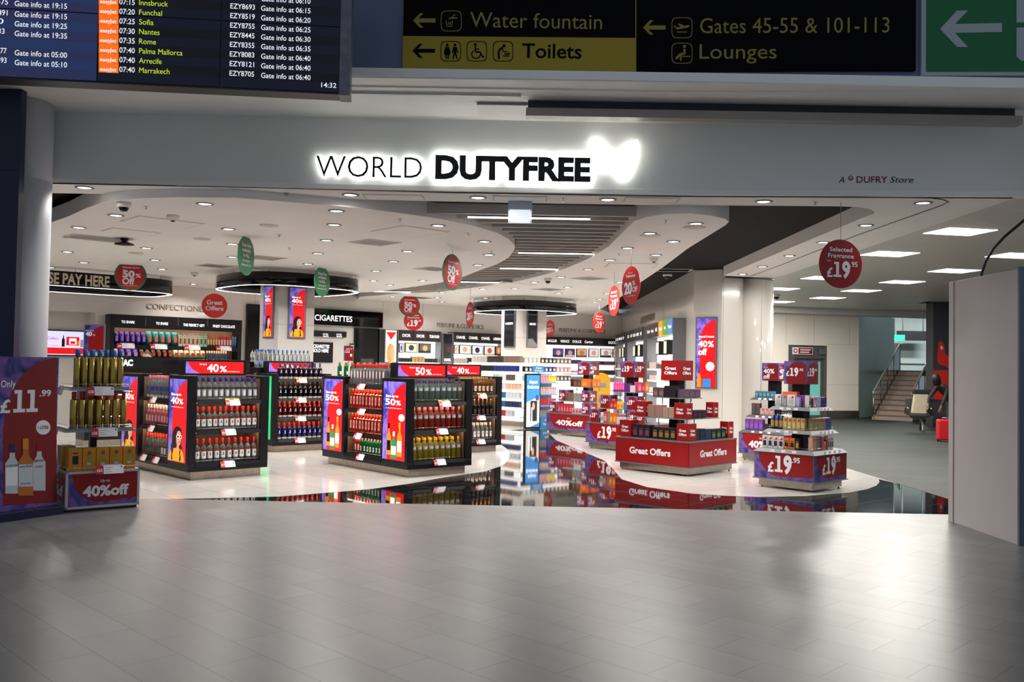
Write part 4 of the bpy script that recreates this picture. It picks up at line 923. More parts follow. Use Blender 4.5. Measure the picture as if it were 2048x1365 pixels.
b = MB(); b.box(KW/2-.035, KW/2+.085, .41, KW/2+.035, KW/2+.155, 1.3, BLACK); b.build('post', t)
for z, r_ in ((.86, .33), (1.30, .29)):
    b = MB(); b.T = Matrix.Translation((0, .12, 0)); c_ = KW/2; b.box(c_-r_, c_-r_, z-.02, c_+r_, c_+r_, z, GREYM); b.box(c_-r_-.03, c_-r_-.03, z-.04, c_+r_+.03, c_+r_+.03, z-.02, mat('clear_shelf_edge', '#9aa0a6', .2, .3)); s = b.build('shelf', t)
    b = MB(); b.T = Matrix.Translation((0, .12, 0)); k_ = r_-.01; b.tube([(c_-k_, c_+k_, z+.03), (c_-k_, c_-k_, z+.03), (c_+k_, c_-k_, z+.03), (c_+k_, c_+k_, z+.03)], .003, CHROME, 6)
    for sx in (-1, 1): b.tube([(c_+sx*k_, c_-k_, z), (c_+sx*k_, c_-k_, z+.03)], .003, CHROME, 6)
    b.build('guard_rail', s)
b = MB(); b.tube([(.02, KW-.02, .455), (.02, .02, .455), (KW-.02, .02, .455), (KW-.02, KW-.02, .455)], .003, CHROME, 6); b.tube([(.02, .02, .41), (.02, .02, .455)], .003, CHROME, 6); b.tube([(KW-.02, .02, .41), (KW-.02, .02, .455)], .003, CHROME, 6); b.build('guard_rail', t)
M = Matrix.Translation(KC) @ Matrix.Rotation(ka, 4, 'Z'); c_ = KW/2
brow(M, ka, 'gd', rangex(c_-.235, c_+.205, 7), c_-.11, 1.30, 2, .08, 'blue-capped gold bottle', 'top tier of the gold stand', 'gold bottles', .03)
brow(M, ka, 'gr', rangex(c_-.27, c_+.24, 7), c_-.15, .86, 2, .085, 'red-capped gold bottle', 'lower tier of the gold stand', 'gold bottles', .03)
for z, nm, dx in ((1.30, 'top tier', -.02), (.86, 'lower tier', .02)):
    q = M @ Vector((c_+dx, c_-(.23 if z > 1 else .27), z-.045)); price_card(q, ka, f'price card reading 28 pounds on the front edge of the {nm} of gold bottles', '28', .27, .09, -.3)
    q = M @ Vector((c_-(.37 if z > 1 else .41), c_+.0, z-.045)); price_card(q, ka-math.pi/2, f'slanted price card on the side edge of the {nm} of gold bottles', '28', .24, .09, -.3)
q = M @ Vector((c_+.05, -.035, .43)); price_card(q, ka, 'price card reading 62 pounds in front of the orange bottle cartons', '62', .28, .09, -.3)
q = M @ Vector((-.035, .25, .43)); price_card(q, ka-math.pi/2, 'small price card on the side rail beside the orange bottle cartons', '62', .14, .1, -.3)
CARTON = mat('carton_orange', '#c98218', .45, var=.05, scale=10); CTOP = mat('carton_green_pink', '#5d7a3a', .5); TEQ = mat('carton_tequila', '#a08a3a', .4)
for i in range(5):
    w_ = .128; x = .035+i*.135
    p = M @ Vector((x, .05, .4215)); b = MB(); b.box(0, 0, 0, w_, .13, .235, CARTON)
    b.box(0, 0, .235, w_, .13, .237, CTOP)
    if i:
        b.plate([(.03, .02), (w_-.03, .02), (w_-.025, .10), (w_/2+.018, .135), (w_/2+.014, .165), (w_/2-.014, .165), (w_/2-.018, .135), (.025, .10)], -.001, 0, TEQ); b.ell(w_/2, .185, .02, .022, -.001, BROWN, 0, 12); b.rect(.045, .06, w_-.045, .08, -.002, LC)
    else: b.rect(.035, .07, w_-.035, .16, -.001, INK); b.rect(.04, .18, w_-.04, .192, -.001, INK); b.rect(.05, .03, w_-.05, .04, -.001, LC)
    o = b.build('bottle_carton', None, p, ka); tag(o, f'orange bottle carton on the red 40%off base, {ORD[i]} from the front corner', 'box', 'orange bottle cartons')
for i in range(2):
    p = M @ Vector((.035, .33+i*.135+.13, .4215)); b = MB(); b.T = Matrix.Rotation(-math.pi/2, 4, 'Z'); b.box(0, 0, 0, .128, .13, .235, CARTON); b.box(0, 0, .235, .128, .13, .237, CTOP); b.plate([(.03, .02), (.098, .02), (.098, .10), (.08, .135), (.078, .165), (.05, .165), (.048, .135), (.03, .10)], -.001, 0, TEQ)
    o = b.build('bottle_carton', None, p, ka); tag(o, f'orange bottle carton on the side of the red base, {ORD[i]} from the back pair', 'box', 'orange bottle cartons')

s0, s1 = F(2, 1047), F(127, 1029)
PF2 = Frame((s0.x, s0.y), math.atan2(s1.y-s0.y, s1.x-s0.x)); off = -.12
t = thing('poster_stand', 'free-standing red poster board reading Only £11.99 on a navy base', 'poster stand', PF2.o, PF2.a)
xr = PF2.wx(114, 850, off); zt = PF2.loc(60, 714.5, off)[1]; zb = PF2.loc(60, 1017, off)[1]; xl = xr-.95
b = MB(); b.box(xl-.03, 0, 0, PF2.wx(128, 1030), .5, zb-.0, NAVY); b.build('base', t, bevel=.004)
b = MB(); b.box(xl, -off+.004, zb, xr, -off+.07, zt, NAVY); b.build('board', t, bevel=.003)
b = MB(); b.rect(xl, zb, xr, zt, -off+.002, SWIRL)
pp = [(6, 1012), (113.5, 1005), (113.5, 716)]+[(108, 716.5), (90, 721), (72, 729), (55, 741), (40, 757), (27, 778), (17, 803), (10, 832), (7, 865)]
O = off-.0005; ppoly(b, PF2, pp, mat('poster_deep_red', '#7c0b0f', .4, var=.06, scale=3), O)
O = off+.001; ptext(b, PF2, 'Only', 1.5, 775, 13, PWHITE, O, 30, bold=.02); ptext(b, PF2, '£', 0, 826, 25, PWHITE, O, 21, bold=.03); xn, zn = PF2.loc(25, 826, O); xm, zm = PF2.loc(78, 780, O); num(b, '11', xn, zn, zm-zn, -O, PWHITE, xm-xn); ptext(b, PF2, '.99', 79, 793, 12, PWHITE, O, 23, bold=.03)
q = [(86.5+14.5*math.cos(i*.2618), 855.5+14.5*math.sin(i*.2618)) for i in range(24)]; ppoly(b, PF2, q, PWHITE, O); ptext(b, PF2, '1 LITRE', 86.5, 858.5, 6, DKRED, O+.001, 21, al='c', bold=.02)
def pb(x, y, w_, h, body, cap, lb, l2=None, txt=(), tc='dark'):   # a printed bottle standing at (x, y)
    M_ = PR; g = lambda pts, m, o: ppoly(b, PF2, pts, M_[m], o)
    g([(x-w_/2, y), (x+w_/2, y), (x+w_/2, y-h*.60), (x+w_*.2, y-h*.72), (x+w_*.16, y-h*.99), (x-w_*.16, y-h*.99), (x-w_*.2, y-h*.72), (x-w_/2, y-h*.60)], body, O+.001)
    g([(x-w_*.2, y-h*.82), (x+w_*.2, y-h*.82), (x+w_*.19, y-h), (x-w_*.19, y-h)], cap, O+.0016)
    if lb: g([(x-w_*.47, y-h*.16), (x+w_*.47, y-h*.16), (x+w_*.47, y-h*.55), (x-w_*.47, y-h*.55)], lb, O+.0014)
    for s_, yy, hh, ww in txt: ptext(b, PF2, s_, x, y-h*yy, hh, M_[tc], O+.002, ww, al='c', bold=.01)
pb(24.5, 988, 28, 100, 'pale', 'navy', 'white', txt=(("GORDON'S", .53, 5, 25),)); pb(78.5, 982, 25, 96, 'pale', 'red', None, txt=(('SMIRNOFF', .60, 5, 22), ('VODKA', .48, 4, 17)), tc='red'); O += .003
pb(51.5, 992, 30, 114, 'amber', 'orange', 'pale', txt=(('Captain Morgan', .50, 4, 26), ('SPICED GOLD', .2, 3, 20)), tc='navy')
b.build('poster', t)
# framed 40% poster on a slim stand behind the gold bottles, beside the wall screen
q = D(188, 700, 15.2); SF = Frame((q.x, q.y), R(14)); t = thing('framed_sign', 'grey framed dark red 40% poster on a pole beside the wall screen', 'poster', (q.x, q.y, 0), R(14))
x0, zt = SF.loc(168, 648); x1, zb = SF.loc(209, 705)
b = MB(); b.box(x0, .0, zb, x1, .03, zt, GREYM); b.build('frame', t, bevel=.003)
b = MB(); arch(b, x0+.02, zb+.02, x1-.02, zt-.02, -.003, PR); b.text('Save up to', x0+.03, zt-.12, .022, -.006, PWHITE, .13); b.text('40', x0+.03, zt-.20, .065, -.006, PWHITE, .10, 'l', .04); b.text('%', x0+.14, zt-.20, .035, -.006, PWHITE, .04); b.build('poster', t)
b = MB(); b.tube([((x0+x1)/2, .03, 0.02), ((x0+x1)/2, .03, zb)], .012, GREYM, 8); b.build('pole', t)
b = MB(); b.lathe([(.18, 0), (.18, .012), (.02, .02)], GREYM, 20, (x0+x1)/2, .03); b.build('base', t)
# ------------------------------------------------------------------ boxed products
PM = {}
def pmat(c): return mat('pack_'+c.strip('#'), c, .35, var=.06, scale=25)
STICK = mat('sticker_red', '#cf1f1c', .4)
def pack_mesh(col, w_, d, h, acc=None, stick=False, shape='box'):
    k = (col, w_, d, h, acc, stick, shape)
    if k in PM: return PM[k]
    b = MB(); m = pmat(col)
    if shape == 'tube':
        b.lathe([(0, 0), (w_/2, 0), (w_/2, h*.82), (w_*.46, h*.83), (w_*.46, h), (0, h)], m, 12)
        if acc: b.patch(w_/2+.0008, h*.2, h*.65, -150, -30, pmat(acc), 6)
    elif shape == 'bag':
        vs = []; n = 6
        for i in range(n+1):
            z = h*i/n; t_ = d*.5*math.sin(math.pi*min(1, max(0, .04+.9*(1-i/n))))+.004
            for x, y in ((-w_/2, 0), (-w_*.3, -t_), (0, -t_*1.15), (w_*.3, -t_), (w_/2, 0), (w_*.3, t_), (-w_*.3, t_)): vs.append((x, y, z))
        fs = [(i*7+k_, i*7+(k_+1) % 7, (i+1)*7+(k_+1) % 7, (i+1)*7+k_) for i in range(n) for k_ in range(7)]+[list(range(7))[::-1], [n*7+q for q in range(7)]]
        b.add(vs, fs, m, True)
        if acc: b.rect(-w_*.28, h*.25, w_*.28, h*.62, -d*.6, pmat(acc), d*.05)
    else:
        b.box(-w_/2, 0, 0, w_/2, d, h, m); b.box(-w_*.47, d*.03, h, w_*.47, d*.97, h+.0015, m)
        if acc: b.rect(-w_*.32, h*.18, w_*.32, h*.6, -.0008, pmat(acc)); b.rect(-w_*.28, h*.68, w_*.28, h*.74, -.0008, pmat(acc))
    if stick: b.ell(w_*.18, h*.80, min(w_*.26, .016), min(w_*.26, .016), -.0015, STICK, 0, 12)
    PM[k] = b.mesh('product'); return PM[k]
def products(M, a, x, y, z, items, where, group, gap=.004, name='fragrance_box', cat='box', depth=.05):
    """items: (colour, width, height, count, description, accent, sticker[, shape]); laid along local x from x"""
    seen = {}
    tot = {}
    for it in items: tot[it[4]] = tot.get(it[4], 0)+it[3]
    for it in items:
        col, w_, h, n, desc, acc, st = it[:7]; shp = it[7] if len(it) > 7 else 'box'
        if col is None: x += w_; continue
        d = min(depth, w_) if shp == 'tube' else depth
        me = pack_mesh(col, w_, d, h, acc, st, shp)
        for i in range(n):
            k = seen.get(desc, 0); seen[desc] = k+1
            p = M @ Vector((x+w_/2, y+(d/2 if shp != 'box' else 0), z+.0015))
            nm = {'bag': 'sweet_bag', 'tube': 'product_tube'}.get(shp, name)
            o = inst(nm, me, p, a)
            lab = f'{desc}, {ORD[k]} of its kind along {where}' if tot[desc] > 1 else f'single {desc} on {where}'
            tag(o, lab, {'bag': 'bag', 'tube': 'tube'}.get(shp, cat), group)
            x += w_+gap
    return x
# ------------------------------------------------------------------ price towers
GLSH = mat('glass_shelf', '#9fc4bb', .05, trans=.6, ior=1.4)
def sign_faces(b, w_, h, kind, M=None):
    if kind == 'great':
        b.rect(0, 0, w_, h, -.001, RED); b.text('Great', w_/2, h*.53, h*.15, -.003, PWHITE, w_*.58, 'c', .03); b.text('Offers', w_/2, h*.30, h*.15, -.003, PWHITE, w_*.66, 'c', .03)
    else:
        b.rect(0, 0, w_, h, -.001, SWIRL); pts = [(w_*.12, 0), (w_, 0), (w_, h*.9)]+[(w_*.62+w_*.5*math.cos(R(q)), h*.46+h*.5*math.sin(R(q))) for q in (55, 75, 95, 115, 135, 155, 175)]
        b.plate([(min(p[0], w_), p[1]) for p in pts], -.002, 0, DKRED)
        if kind == '19': b.text('£', w_*.10, h*.36, h*.20, -.003, PWHITE, w_*.14, 'l', .03); num(b, '19', w_*.26, h*.36, h*.34, -.003, PWHITE, w_*.40, .04); b.text('.95', w_*.68, h*.58, h*.10, -.003, PWHITE, w_*.2, 'l', .02)
        else: b.text('Up to', w_*.12, h*.72, h*.08, -.003, PWHITE, None, 'l'); b.text('40%', w_*.10, h*.42, h*.24, -.003, PWHITE, w_*.66, 'l', .03); b.text('off', w_*.10, h*.12, h*.24, -.003, PWHITE, w_*.40, 'l', .03)
def cube(b, x, y, z, s_, h, kind, m=GREYM):
    b.box(x, y, z, x+s_, y+s_, z+h, m); T0 = b.T.copy()
    b.T = T0 @ Matrix.Translation((x, y, z)); sign_faces(b, s_, h, kind)
    b.T = T0 @ Matrix.Translation((x, y+s_, z)) @ Matrix.Rotation(-math.pi/2, 4, 'Z'); sign_faces(b, s_, h, kind); b.T = T0
def tower(c, deg, s, kind, tiers, glass, label, panel, z0=.13, z1=.50, cz=(1.42, 1.735), cs=.34, feet=True):
    a = R(deg); t = thing('price_tower', label, 'display stand', (c[0], c[1], 0), a, 'tiered fragrance offer stands')
    b = MB(); b.box(.05, .05, .025, s-.05, s-.05, z0, STEEL); b.build('plinth', t, bevel=.002)
    if feet:
        for x, y in ((.08, .08), (s-.08, .08), (.08, s-.08), (s-.08, s-.08)):
            b = MB(); b.lathe([(.018, 0), (.018, .008), (.008, .01), (.008, .03)], GREYM, 10, x, y); b.build('foot', t)
    b = MB(); b.box(.012, .012, z0, s-.012, s-.012, z1, DKRED); b.box(-.012, -.012, z0-.01, s+.012, s+.012, z0+.005, GREYM); b.build('carcass', t)
    for sd in (0, 1):
        b = MB(); b.T = side(s) if sd else Matrix.Identity(4)
        if panel == 'great': b.box(0, 0, z0+.006, s, .01, z1, RED); b.text('Great Offers', s*(.48 if sd else .5), z0+(z1-z0)*.40, .095, -.002, PWHITE, s*.56, 'c', .03)
        else: b.box(0, .006, z0+.006, s, .012, z1, GREYM); offer_panel(b, s, z0+.006, z1, panel)
        b.build('fascia_panel', t)
    e = .035 if glass else .05
    b = MB()
    if glass: b.box(-.006, -.006, z1, s+.006, s+.006, z1+.02, GREYM)
    else: b.frustum(-.01, -.01, s+.01, s+.01, z1-.01, .05, .05, s-.05, s-.05, z1+.04, mat('tier_steel', '#55565b', .45, .0))
    b.build('deck', t)
    b = MB(); pw = .085; b.box(s/2-pw, s/2-pw, z1, s/2+pw, s/2+pw, cz[0]+.02, BLACK); b.build('post', t)
    for z, r_ in tiers:
        b = MB(); q0, q1 = s/2-r_, s/2+r_
        if glass:
            b.box(q0, q0, z-.012, q1, q1, z, GLSH); sh = b.build('shelf', t)
            o_ = .28 if r_ > .4 else .13
            for x, y in ((q0+o_, q0+o_), (q1-o_, q0+o_), (q0+o_, q1-o_)):
                b = MB(); b.lathe([(.009, z1+.02 if z < 1 else tiers[0][0]), (.009, z-.012)], CHROME, 8, x, y); b.build('support_rod', sh)
        else:
            b.frustum(q0-.05, q0-.05, q1+.05, q1+.05, z-.045, q0, q0, q1, q1, z, MATS['tier_steel']); sh = b.build('shelf', t)
    if not glass:
        for z, r_ in list(tiers)+[(z1+.04, s/2-.05)]:
            q0, q1 = s/2-r_+.01, s/2+r_-.01
            b = MB(); b.tube([(q0, q1, z+.03), (q0, q0, z+.03), (q1, q0, z+.03), (q1, q1, z+.03)], .003, CHROME, 6); b.tube([(q0, q0, z), (q0, q0, z+.03)], .003, CHROME, 6); b.build('guard_rail', t)
            b = MB()
            for i in range(4):
                f = -.25+.5*i/3+.04
                b.plate([(s/2+f*r_*2-.03, z-.04), (s/2+f*r_*2+.03, z-.04), (s/2+f*r_*2+.03, z-.008), (s/2+f*r_*2-.03, z-.008)], q0-.062, 0, PAPER)
            b.T = side(s)
            for i in range(3):
                f = -.2+.4*i/2
                b.plate([(s/2+f*r_*2-.03, z-.04), (s/2+f*r_*2+.03, z-.04), (s/2+f*r_*2+.03, z-.008), (s/2+f*r_*2-.03, z-.008)], q0-.062, 0, PAPER)
            b.build('price_strip', t)
    b = MB(); cube(b, s/2-cs/2, s/2-cs/2, cz[0], cs, cz[1]-cz[0], kind); b.build('sign_cube', t)
    M = Matrix.Translation((c[0], c[1], 0)) @ Matrix.Rotation(a, 4, 'Z')
    return M, a, (lambda: (M @ side(s), a-math.pi/2))
def sign_block(M, a, x, y, z, w_, h, kind, label, d=None):
    b = MB(); cube(b, 0, 0, 0, w_, h, kind, ACRYL)
    o = b.build('sign_block', None, M @ Vector((x, y, z+.0015)), a); tag(o, label, 'sign', 'acrylic sign blocks on the offer stands')
GP = 'boxed fragrances on the offer stands'
# Great Offers stand
s = 1.36; M, a, lf_ = tower(Vector((2.65, 13.52, 0)), 46, s, 'great', ((.84, .48), (1.15, .29)), True, 'red Great Offers stand with glass tiers beside the curve of the dark path', 'great', cs=.36)
z = .522; T1, T2 = .841, 1.151
for x, y, zz, w_, h, nm in ((.03, .03, z, .21, .26, 'near corner of the deck'), (.03, s-.26, z, .21, .26, 'far left-face corner of the deck'.replace('left-face ', '')), (s-.2, .03, z, .15, .26, 'concourse-side corner of the deck'), (s/2-.47, s/2-.47, T1, .2, .24, 'near corner of the lower glass tier'), (s/2-.47, s/2+.27, T1, .19, .24, 'far corner of the lower glass tier'), (s/2+.33, s/2-.47, T1, .14, .24, 'concourse-side corner of the lower glass tier')):
    sign_block(M, a, x, y, zz, w_, h, 'great', f'red Great Offers block on the {nm}')
W_ = 'the Great Offers'
products(M, a, .25, .06, z, [('#1a2436', .13, .17, 2, 'black gift box', None, False), ('#22304e', .16, .16, 1, 'navy gift box', None, False), ('#181b26', .13, .15, 3, 'dark boxed scent', '#5a7a3c', False)], W_+' deck, front', GP, .015, depth=.12)
M2, a2 = lf_()
products(M2, a2, .275, .06, z, [('#1c1520', .11, .20, 3, 'tall dark box', '#6a3a4a', False), (None, .04, 0, 0, '', None, False), ('#17131a', .105, .18, 4, 'dark gold-printed box', '#8a6a2a', False)], W_+' deck, side', GP, .003, depth=.12)
products(M2, a2, s/2-.24, s/2-.44, T1, [('#8f6d62', .13, .19, 2, 'large brown-pink box', None, False), ('#a07c6e', .10, .16, 2, 'small brown-pink box', None, False)], W_+' lower tier, side', GP, .008, depth=.14)
products(M, a, s/2-.2, s/2-.44, T1, [('#2a1a28', .12, .12, 3, 'dark plum box', '#4a2a44', False)], W_+' lower tier, front', GP, .008, depth=.14)
products(M2, a2, s/2-.27, s/2-.27, T2, [('#4b4048', .10, .15, 2, 'mauve-grey box', '#8a5a5a', False), ('#1c171d', .2, .18, 1, 'large black box', None, False)], W_+' top tier, side', GP, .008, depth=.12)
products(M, a, s/2-.2, s/2-.27, T2, [('#5a4452', .15, .13, 3, 'mauve box', '#6e5464', False)], W_+' top tier, front', GP, .006, depth=.12)
products(M, a, .5, .32, z, [('#a9774f', .2, .14, 1, 'tan gift box', None, False), ('#8a5a48', .2, .12, 2, 'brown gift box', None, False)], W_+' deck, second row', GP, .01, depth=.14)
# near 19.95 stand with steel tiers
s = .9; M, a, lf_ = tower(Vector((3.985, 11.96, 0)), 43, s, '19', ((.80, .32), (1.11, .27)), False, 'silver-tiered £19.95 stand at the tip of the white floor', '19', cs=.33)
z, T1, T2 = .541, .801, 1.111; M2, a2 = lf_(); W_ = 'near silver-tier stand'
products(M2, a2, .08, .08, z, [('#d9d6d8', .075, .165, 4, 'white and black box', '#2a2a30', True), ('#d0682a', .075, .15, 2, 'orange and black box', '#1c1a1e', False), ('#1d1a1b', .06, .15, 1, 'black box with gold', '#b9924a', False)], W_+' deck, side', GP, .008, depth=.06)
products(M, a, .10, .08, z, [('#c99c83', .045, .18, 2, 'peach box', None, True), ('#7c8480', .042, .185, 2, 'grey-green box', None, True), ('#8a2a3c', .05, .185, 1, 'maroon box', None, True), ('#b9607c', .05, .175, 1, 'pink box', None, True), ('#b6b94a', .05, .11, 1, 'lime box', '#c94a3c', False), ('#a81c20', .045, .13, 1, 'red box', None, False), ('#d4d2d4', .045, .18, 3, 'white striped box', '#1c1c20', True)], W_+' deck, front', GP, .006, depth=.06)
products(M2, a2, .15, .16, T1, [('#1b2c66', .06, .18, 3, 'navy canister', '#b9924a', False, 'tube'), ('#b59a62', .06, .16, 5, 'gold box', '#d0b87a', True)], W_+' middle tier, side', GP, .006, depth=.06)
products(M, a, .231, .16, T1, [('#a18f66', .040, .16, 8, 'olive-gold box', None, True), ('#3a5290', .045, .16, 3, 'blue box', None, True)], W_+' middle tier, front', GP, .006, depth=.06)
products(M2, a2, .2, .2, T2, [('#dcdadc', .09, .16, 1, 'white box', '#b0b0b4', True), ('#9b9ba0', .075, .16, 1, 'grey box', None, True), ('#d8d6d8', .12, .16, 1, 'wide white box', '#b4b4b8', True), ('#a9a6c8', .05, .13, 1, 'lilac box', None, False)], W_+' top tier, side', GP, .01, depth=.06)
products(M, a, .22, .2, T2, [('#cfcbc6', .05, .16, 1, 'white carton', '#1a1a1e', True), ('#1c1c20', .05, .12, 1, 'black carton', None, False), ('#cdaaa8', .09, .14, 1, 'pink carton', None, True), ('#a4aad6', .05, .14, 2, 'pale blue carton', None, False), ('#2a2f6e', .035, .13, 4, 'navy carton', None, True)], W_+' top tier, front', GP, .006, depth=.06)
products(M2, a2, .275, .265, T2, [('#d8602a', .22, .2, 1, 'orange carton', None, False), ('#7a3a8a', .12, .16, 1, 'violet carton', None, False)], W_+' top tier, second row', GP, .006, depth=.08)
# 40% stand behind it
s = .9; M, a, lf_ = tower(Vector((4.69, 15.64, 0)), 43, s, '40', ((.81, .32), (1.12, .27)), False, 'silver-tiered 40% off stand behind the near £19.95 stand', '40', cs=.33)
M2, a2 = lf_(); W_ = '40% silver-tier stand'
products(M2, a2, .08, .08, .541, [('#6a3f9a', .085, .19, 4, 'violet box', '#8a5ab8', True), ('#3a2238', .12, .12, 2, 'plum box', None, False)], W_+' deck', GP, .006, depth=.07)
products(M2, a2, .16, .16, .811, [('#4a4648', .08, .2, 2, 'dark grey box', None, True), ('#c99c9c', .08, .12, 3, 'pink box', None, True)], W_+' middle tier', GP, .006, depth=.06)
products(M2, a2, .2, .2, 1.121, [('#3a8aa0', .07, .11, 5, 'teal box', '#5ab0c4', True)], W_+' top tier', GP, .008, depth=.06)
# 40% stand far behind the Great Offers one
s = .9; M, a, lf_ = tower(Vector((4.57, 19.95, 0)), 43, s, '40', ((.80, .36), (1.10, .30)), False, 'silver-tiered 40% off stand behind the Great Offers stand', '40', cs=.33)
M2, a2 = lf_(); W_ = 'far 40% stand'
products(M, a, .19, .18, 1.101, [('#6b6a70', .075, .16, 6, 'grey box', '#3c3b40', True)], W_+' top tier, front', GP, .006, depth=.06)
products(M2, a2, .19, .18, 1.101, [('#7a2a26', .075, .11, 5, 'dark red box', '#b05a4a', False)], W_+' top tier, side', GP, .006, depth=.06)
products(M, a, .14, .12, .801, [('#5a4436', .16, .18, 1, 'brown box', None, False), ('#c08a7e', .06, .17, 5, 'salmon box', None, True)], W_+' middle tier, front', GP, .006, depth=.06)
products(M2, a2, .3, .12, .801, [('#c9c6bd', .07, .08, 5, 'cream box', None, True)], W_+' middle tier, side', GP, .006, depth=.06)
products(M, a, .12, .08, .541, [('#b3aca4', .08, .14, 6, 'stone box', None, True)], W_+' deck', GP, .006, depth=.06)
# 19.95 glass-tier stand
s = 1.3; M, a, lf_ = tower(Vector((2.38, 17.2, 0)), 43, s, '19', ((.80, .48), (1.13, .30)), True, 'glass-tiered £19.95 stand half hidden behind the Great Offers stand', '19', cs=.34)
M2, a2 = lf_(); z, T1, T2 = .522, .801, 1.131; W_ = 'glass £19.95 stand'
for x, y, zz, nm in ((.04, s-.30, z, 'far deck corner'), (.04, .04, z, 'near deck corner'), (s/2-.46, s/2+.2, T1, 'far corner of the lower tier'), (s/2-.46, s/2-.46, T1, 'near corner of the lower tier')): sign_block(M, a, x, y, zz, .24, .26, '19', f'dark £19.95 block on the {nm} of the glass-tiered stand')
products(M2, a2, .34, .06, z, [('#c9d4c8', .07, .2, 1, 'white-green box', '#4a9a6a', False), ('#c23a52', .09, .22, 1, 'pink-red box', '#e08a9a', False), ('#5a8a6a', .05, .2, 1, 'green box', None, False), ('#d8682a', .08, .2, 2, 'orange patterned box', '#e8a04a', True), ('#b9b4b4', .12, .13, 2, 'pale box', None, False)], W_+' deck', GP, .008, depth=.09)
products(M2, a2, .455, s/2-.44, T1, [('#b82424', .08, .15, 2, 'red box', '#d86a5a', True), ('#d8b83a', .08, .14, 2, 'yellow box', '#e86a3a', False), ('#3a6ab8', .07, .13, 1, 'blue box', None, False)], W_+' lower tier', GP, .006, depth=.09)
products(M2, a2, s/2-.28, s/2-.28, T2, [('#d03a8a', .055, .19, 5, 'magenta tube', '#f06ab0', False, 'tube'), ('#5a2a6e', .07, .17, 2, 'purple box', None, False), ('#c9c4c8', .07, .13, 1, 'white box', None, False)], W_+' upper tier, side', GP, .005, depth=.08)
products(M, a, s/2-.18, s/2-.28, T2, [('#c23a62', .12, .2, 1, 'wide pink box', '#e88aa0', False), ('#b02a3a', .10, .19, 1, 'crimson box', '#d86a6a', False), ('#d87a3a', .11, .19, 1, 'orange box', '#e8b05a', False)], W_+' upper tier, front', GP, .006, depth=.09)
# furthest 40% stand
s = 1.4; M, a, lf_ = tower(Vector((1.80, 20.72, 0)), 43, s, '40', ((.80, .52), (1.14, .32)), True, 'glass-tiered 40% off stand furthest along the dark path', '40', cs=.36)
M2, a2 = lf_(); z, T1, T2 = .522, .801, 1.141; W_ = 'furthest 40% stand'
for x, y, zz, nm in ((.04, s-.30, z, 'far deck corner'), (.04, .04, z, 'near deck corner'), (s/2-.50, s/2+.24, T1, 'far corner of the lower tier'), (s/2-.5, s/2-.5, T1, 'near corner of the lower tier')): sign_block(M, a, x, y, zz, .25, .26, '40', f'dark block on the {nm} of the furthest 40% stand')
products(M2, a2, .325, .06, z, [('#a02a3c', .085, .22, 5, 'tall red box', '#d86a7a', True), ('#b9a4a4', .1, .13, 3, 'pale pink box', '#c03a4a', True)], W_+' deck', GP, .006, depth=.09)
products(M2, a2, .465, s/2-.48, T1, [('#6a5a50', .1, .19, 2, 'brown box', None, True), ('#8a8480', .12, .19, 2, 'grey box', None, True)], W_+' lower tier', GP, .006, depth=.09)
products(M2, a2, s/2-.3, s/2-.3, T2, [('#3a1c1c', .09, .17, 1, 'dark maroon box', None, False), ('#2a4a34', .12, .17, 2, 'dark green box', '#b03a2a', False), ('#d8641e', .22, .19, 1, 'wide orange box', '#e8904a', False)], W_+' upper tier, side', GP, .006, depth=.09)
products(M, a, s/2-.18, s/2-.3, T2, [('#d8641e', .14, .18, 2, 'orange box', '#e8904a', False), ('#8a8a90', .1, .1, 2, 'slate box', None, False)], W_+' upper tier, front', GP, .006, depth=.09)
# yellow arched display behind the furthest stand
q = D(1204, 760, 23.2); t = thing('arch_display', 'yellow arched display panel behind the furthest 40% stand', 'display stand', (q.x, q.y, 0), R(8))
b = MB(); b.plate([(-.22, .1), (.22, .1), (.22, 1.25)]+[(.22*math.cos(R(k)), 1.25+.22*math.sin(R(k))) for k in range(15, 180, 15)]+[(-.22, 1.25)], 0, .06, mat('display_yellow', '#e0a818', .4)); b.build('panel', t)
b = MB(); b.box(-.25, -.1, 0, .25, .18, .1, GREYM); b.build('base', t)
# ------------------------------------------------------------------ pillar posters and pillar shelving
def pillar_frames(c):
    h_ = .42 if c is P1 else .45; p = c-(UD+VD)*h_
    return Frame((p.x, p.y), R(42)), Frame((c-UD*h_+VD*h_)[:2], R(42)-math.pi/2)
def wall_poster(fr, px0, px1, py0, py1, name, label, draw, off=.03, cat='poster', rim=.03, rimm=GREYM):
    x0, zt = fr.loc((px0+px1)/2, py0, off); zb = fr.loc((px0+px1)/2, py1, off)[1]; x0 = fr.wx(px0, py0, off); x1 = fr.wx(px1, py0, off)
    t = thing(name, label, cat, fr.o, fr.a)
    b = MB(); b.box(x0-rim, -off+.002, zb-rim, x1+rim, -.001, zt+rim, rimm); b.build('frame', t, bevel=.003)
    b = MB(); draw(b, x0, zb, x1, zt, -off-.001); b.build('poster', t)
    return t
f1r, f1l = pillar_frames(P1); f2r, f2l = pillar_frames(P2)
def port(b, x0, z0, x1, z1, y): poster(b, x0, z0, x1, z1, y, LT, '40', 'w')
wall_poster(f1r, 581, 611, 577, 675, 'light_box_poster', 'lit red 40% portrait poster on the broad face of the left pillar'.replace('the left pillar', 'the portrait pillar'), port)
wall_poster(f1l, 529, 546, 574, 674, 'light_box_poster', 'lit red 40% portrait poster on the narrow side face of the portrait pillar', port)
PDK = mat('poster_dark', '#1d1d26', .12, var=.15, scale=2, coat=.4)
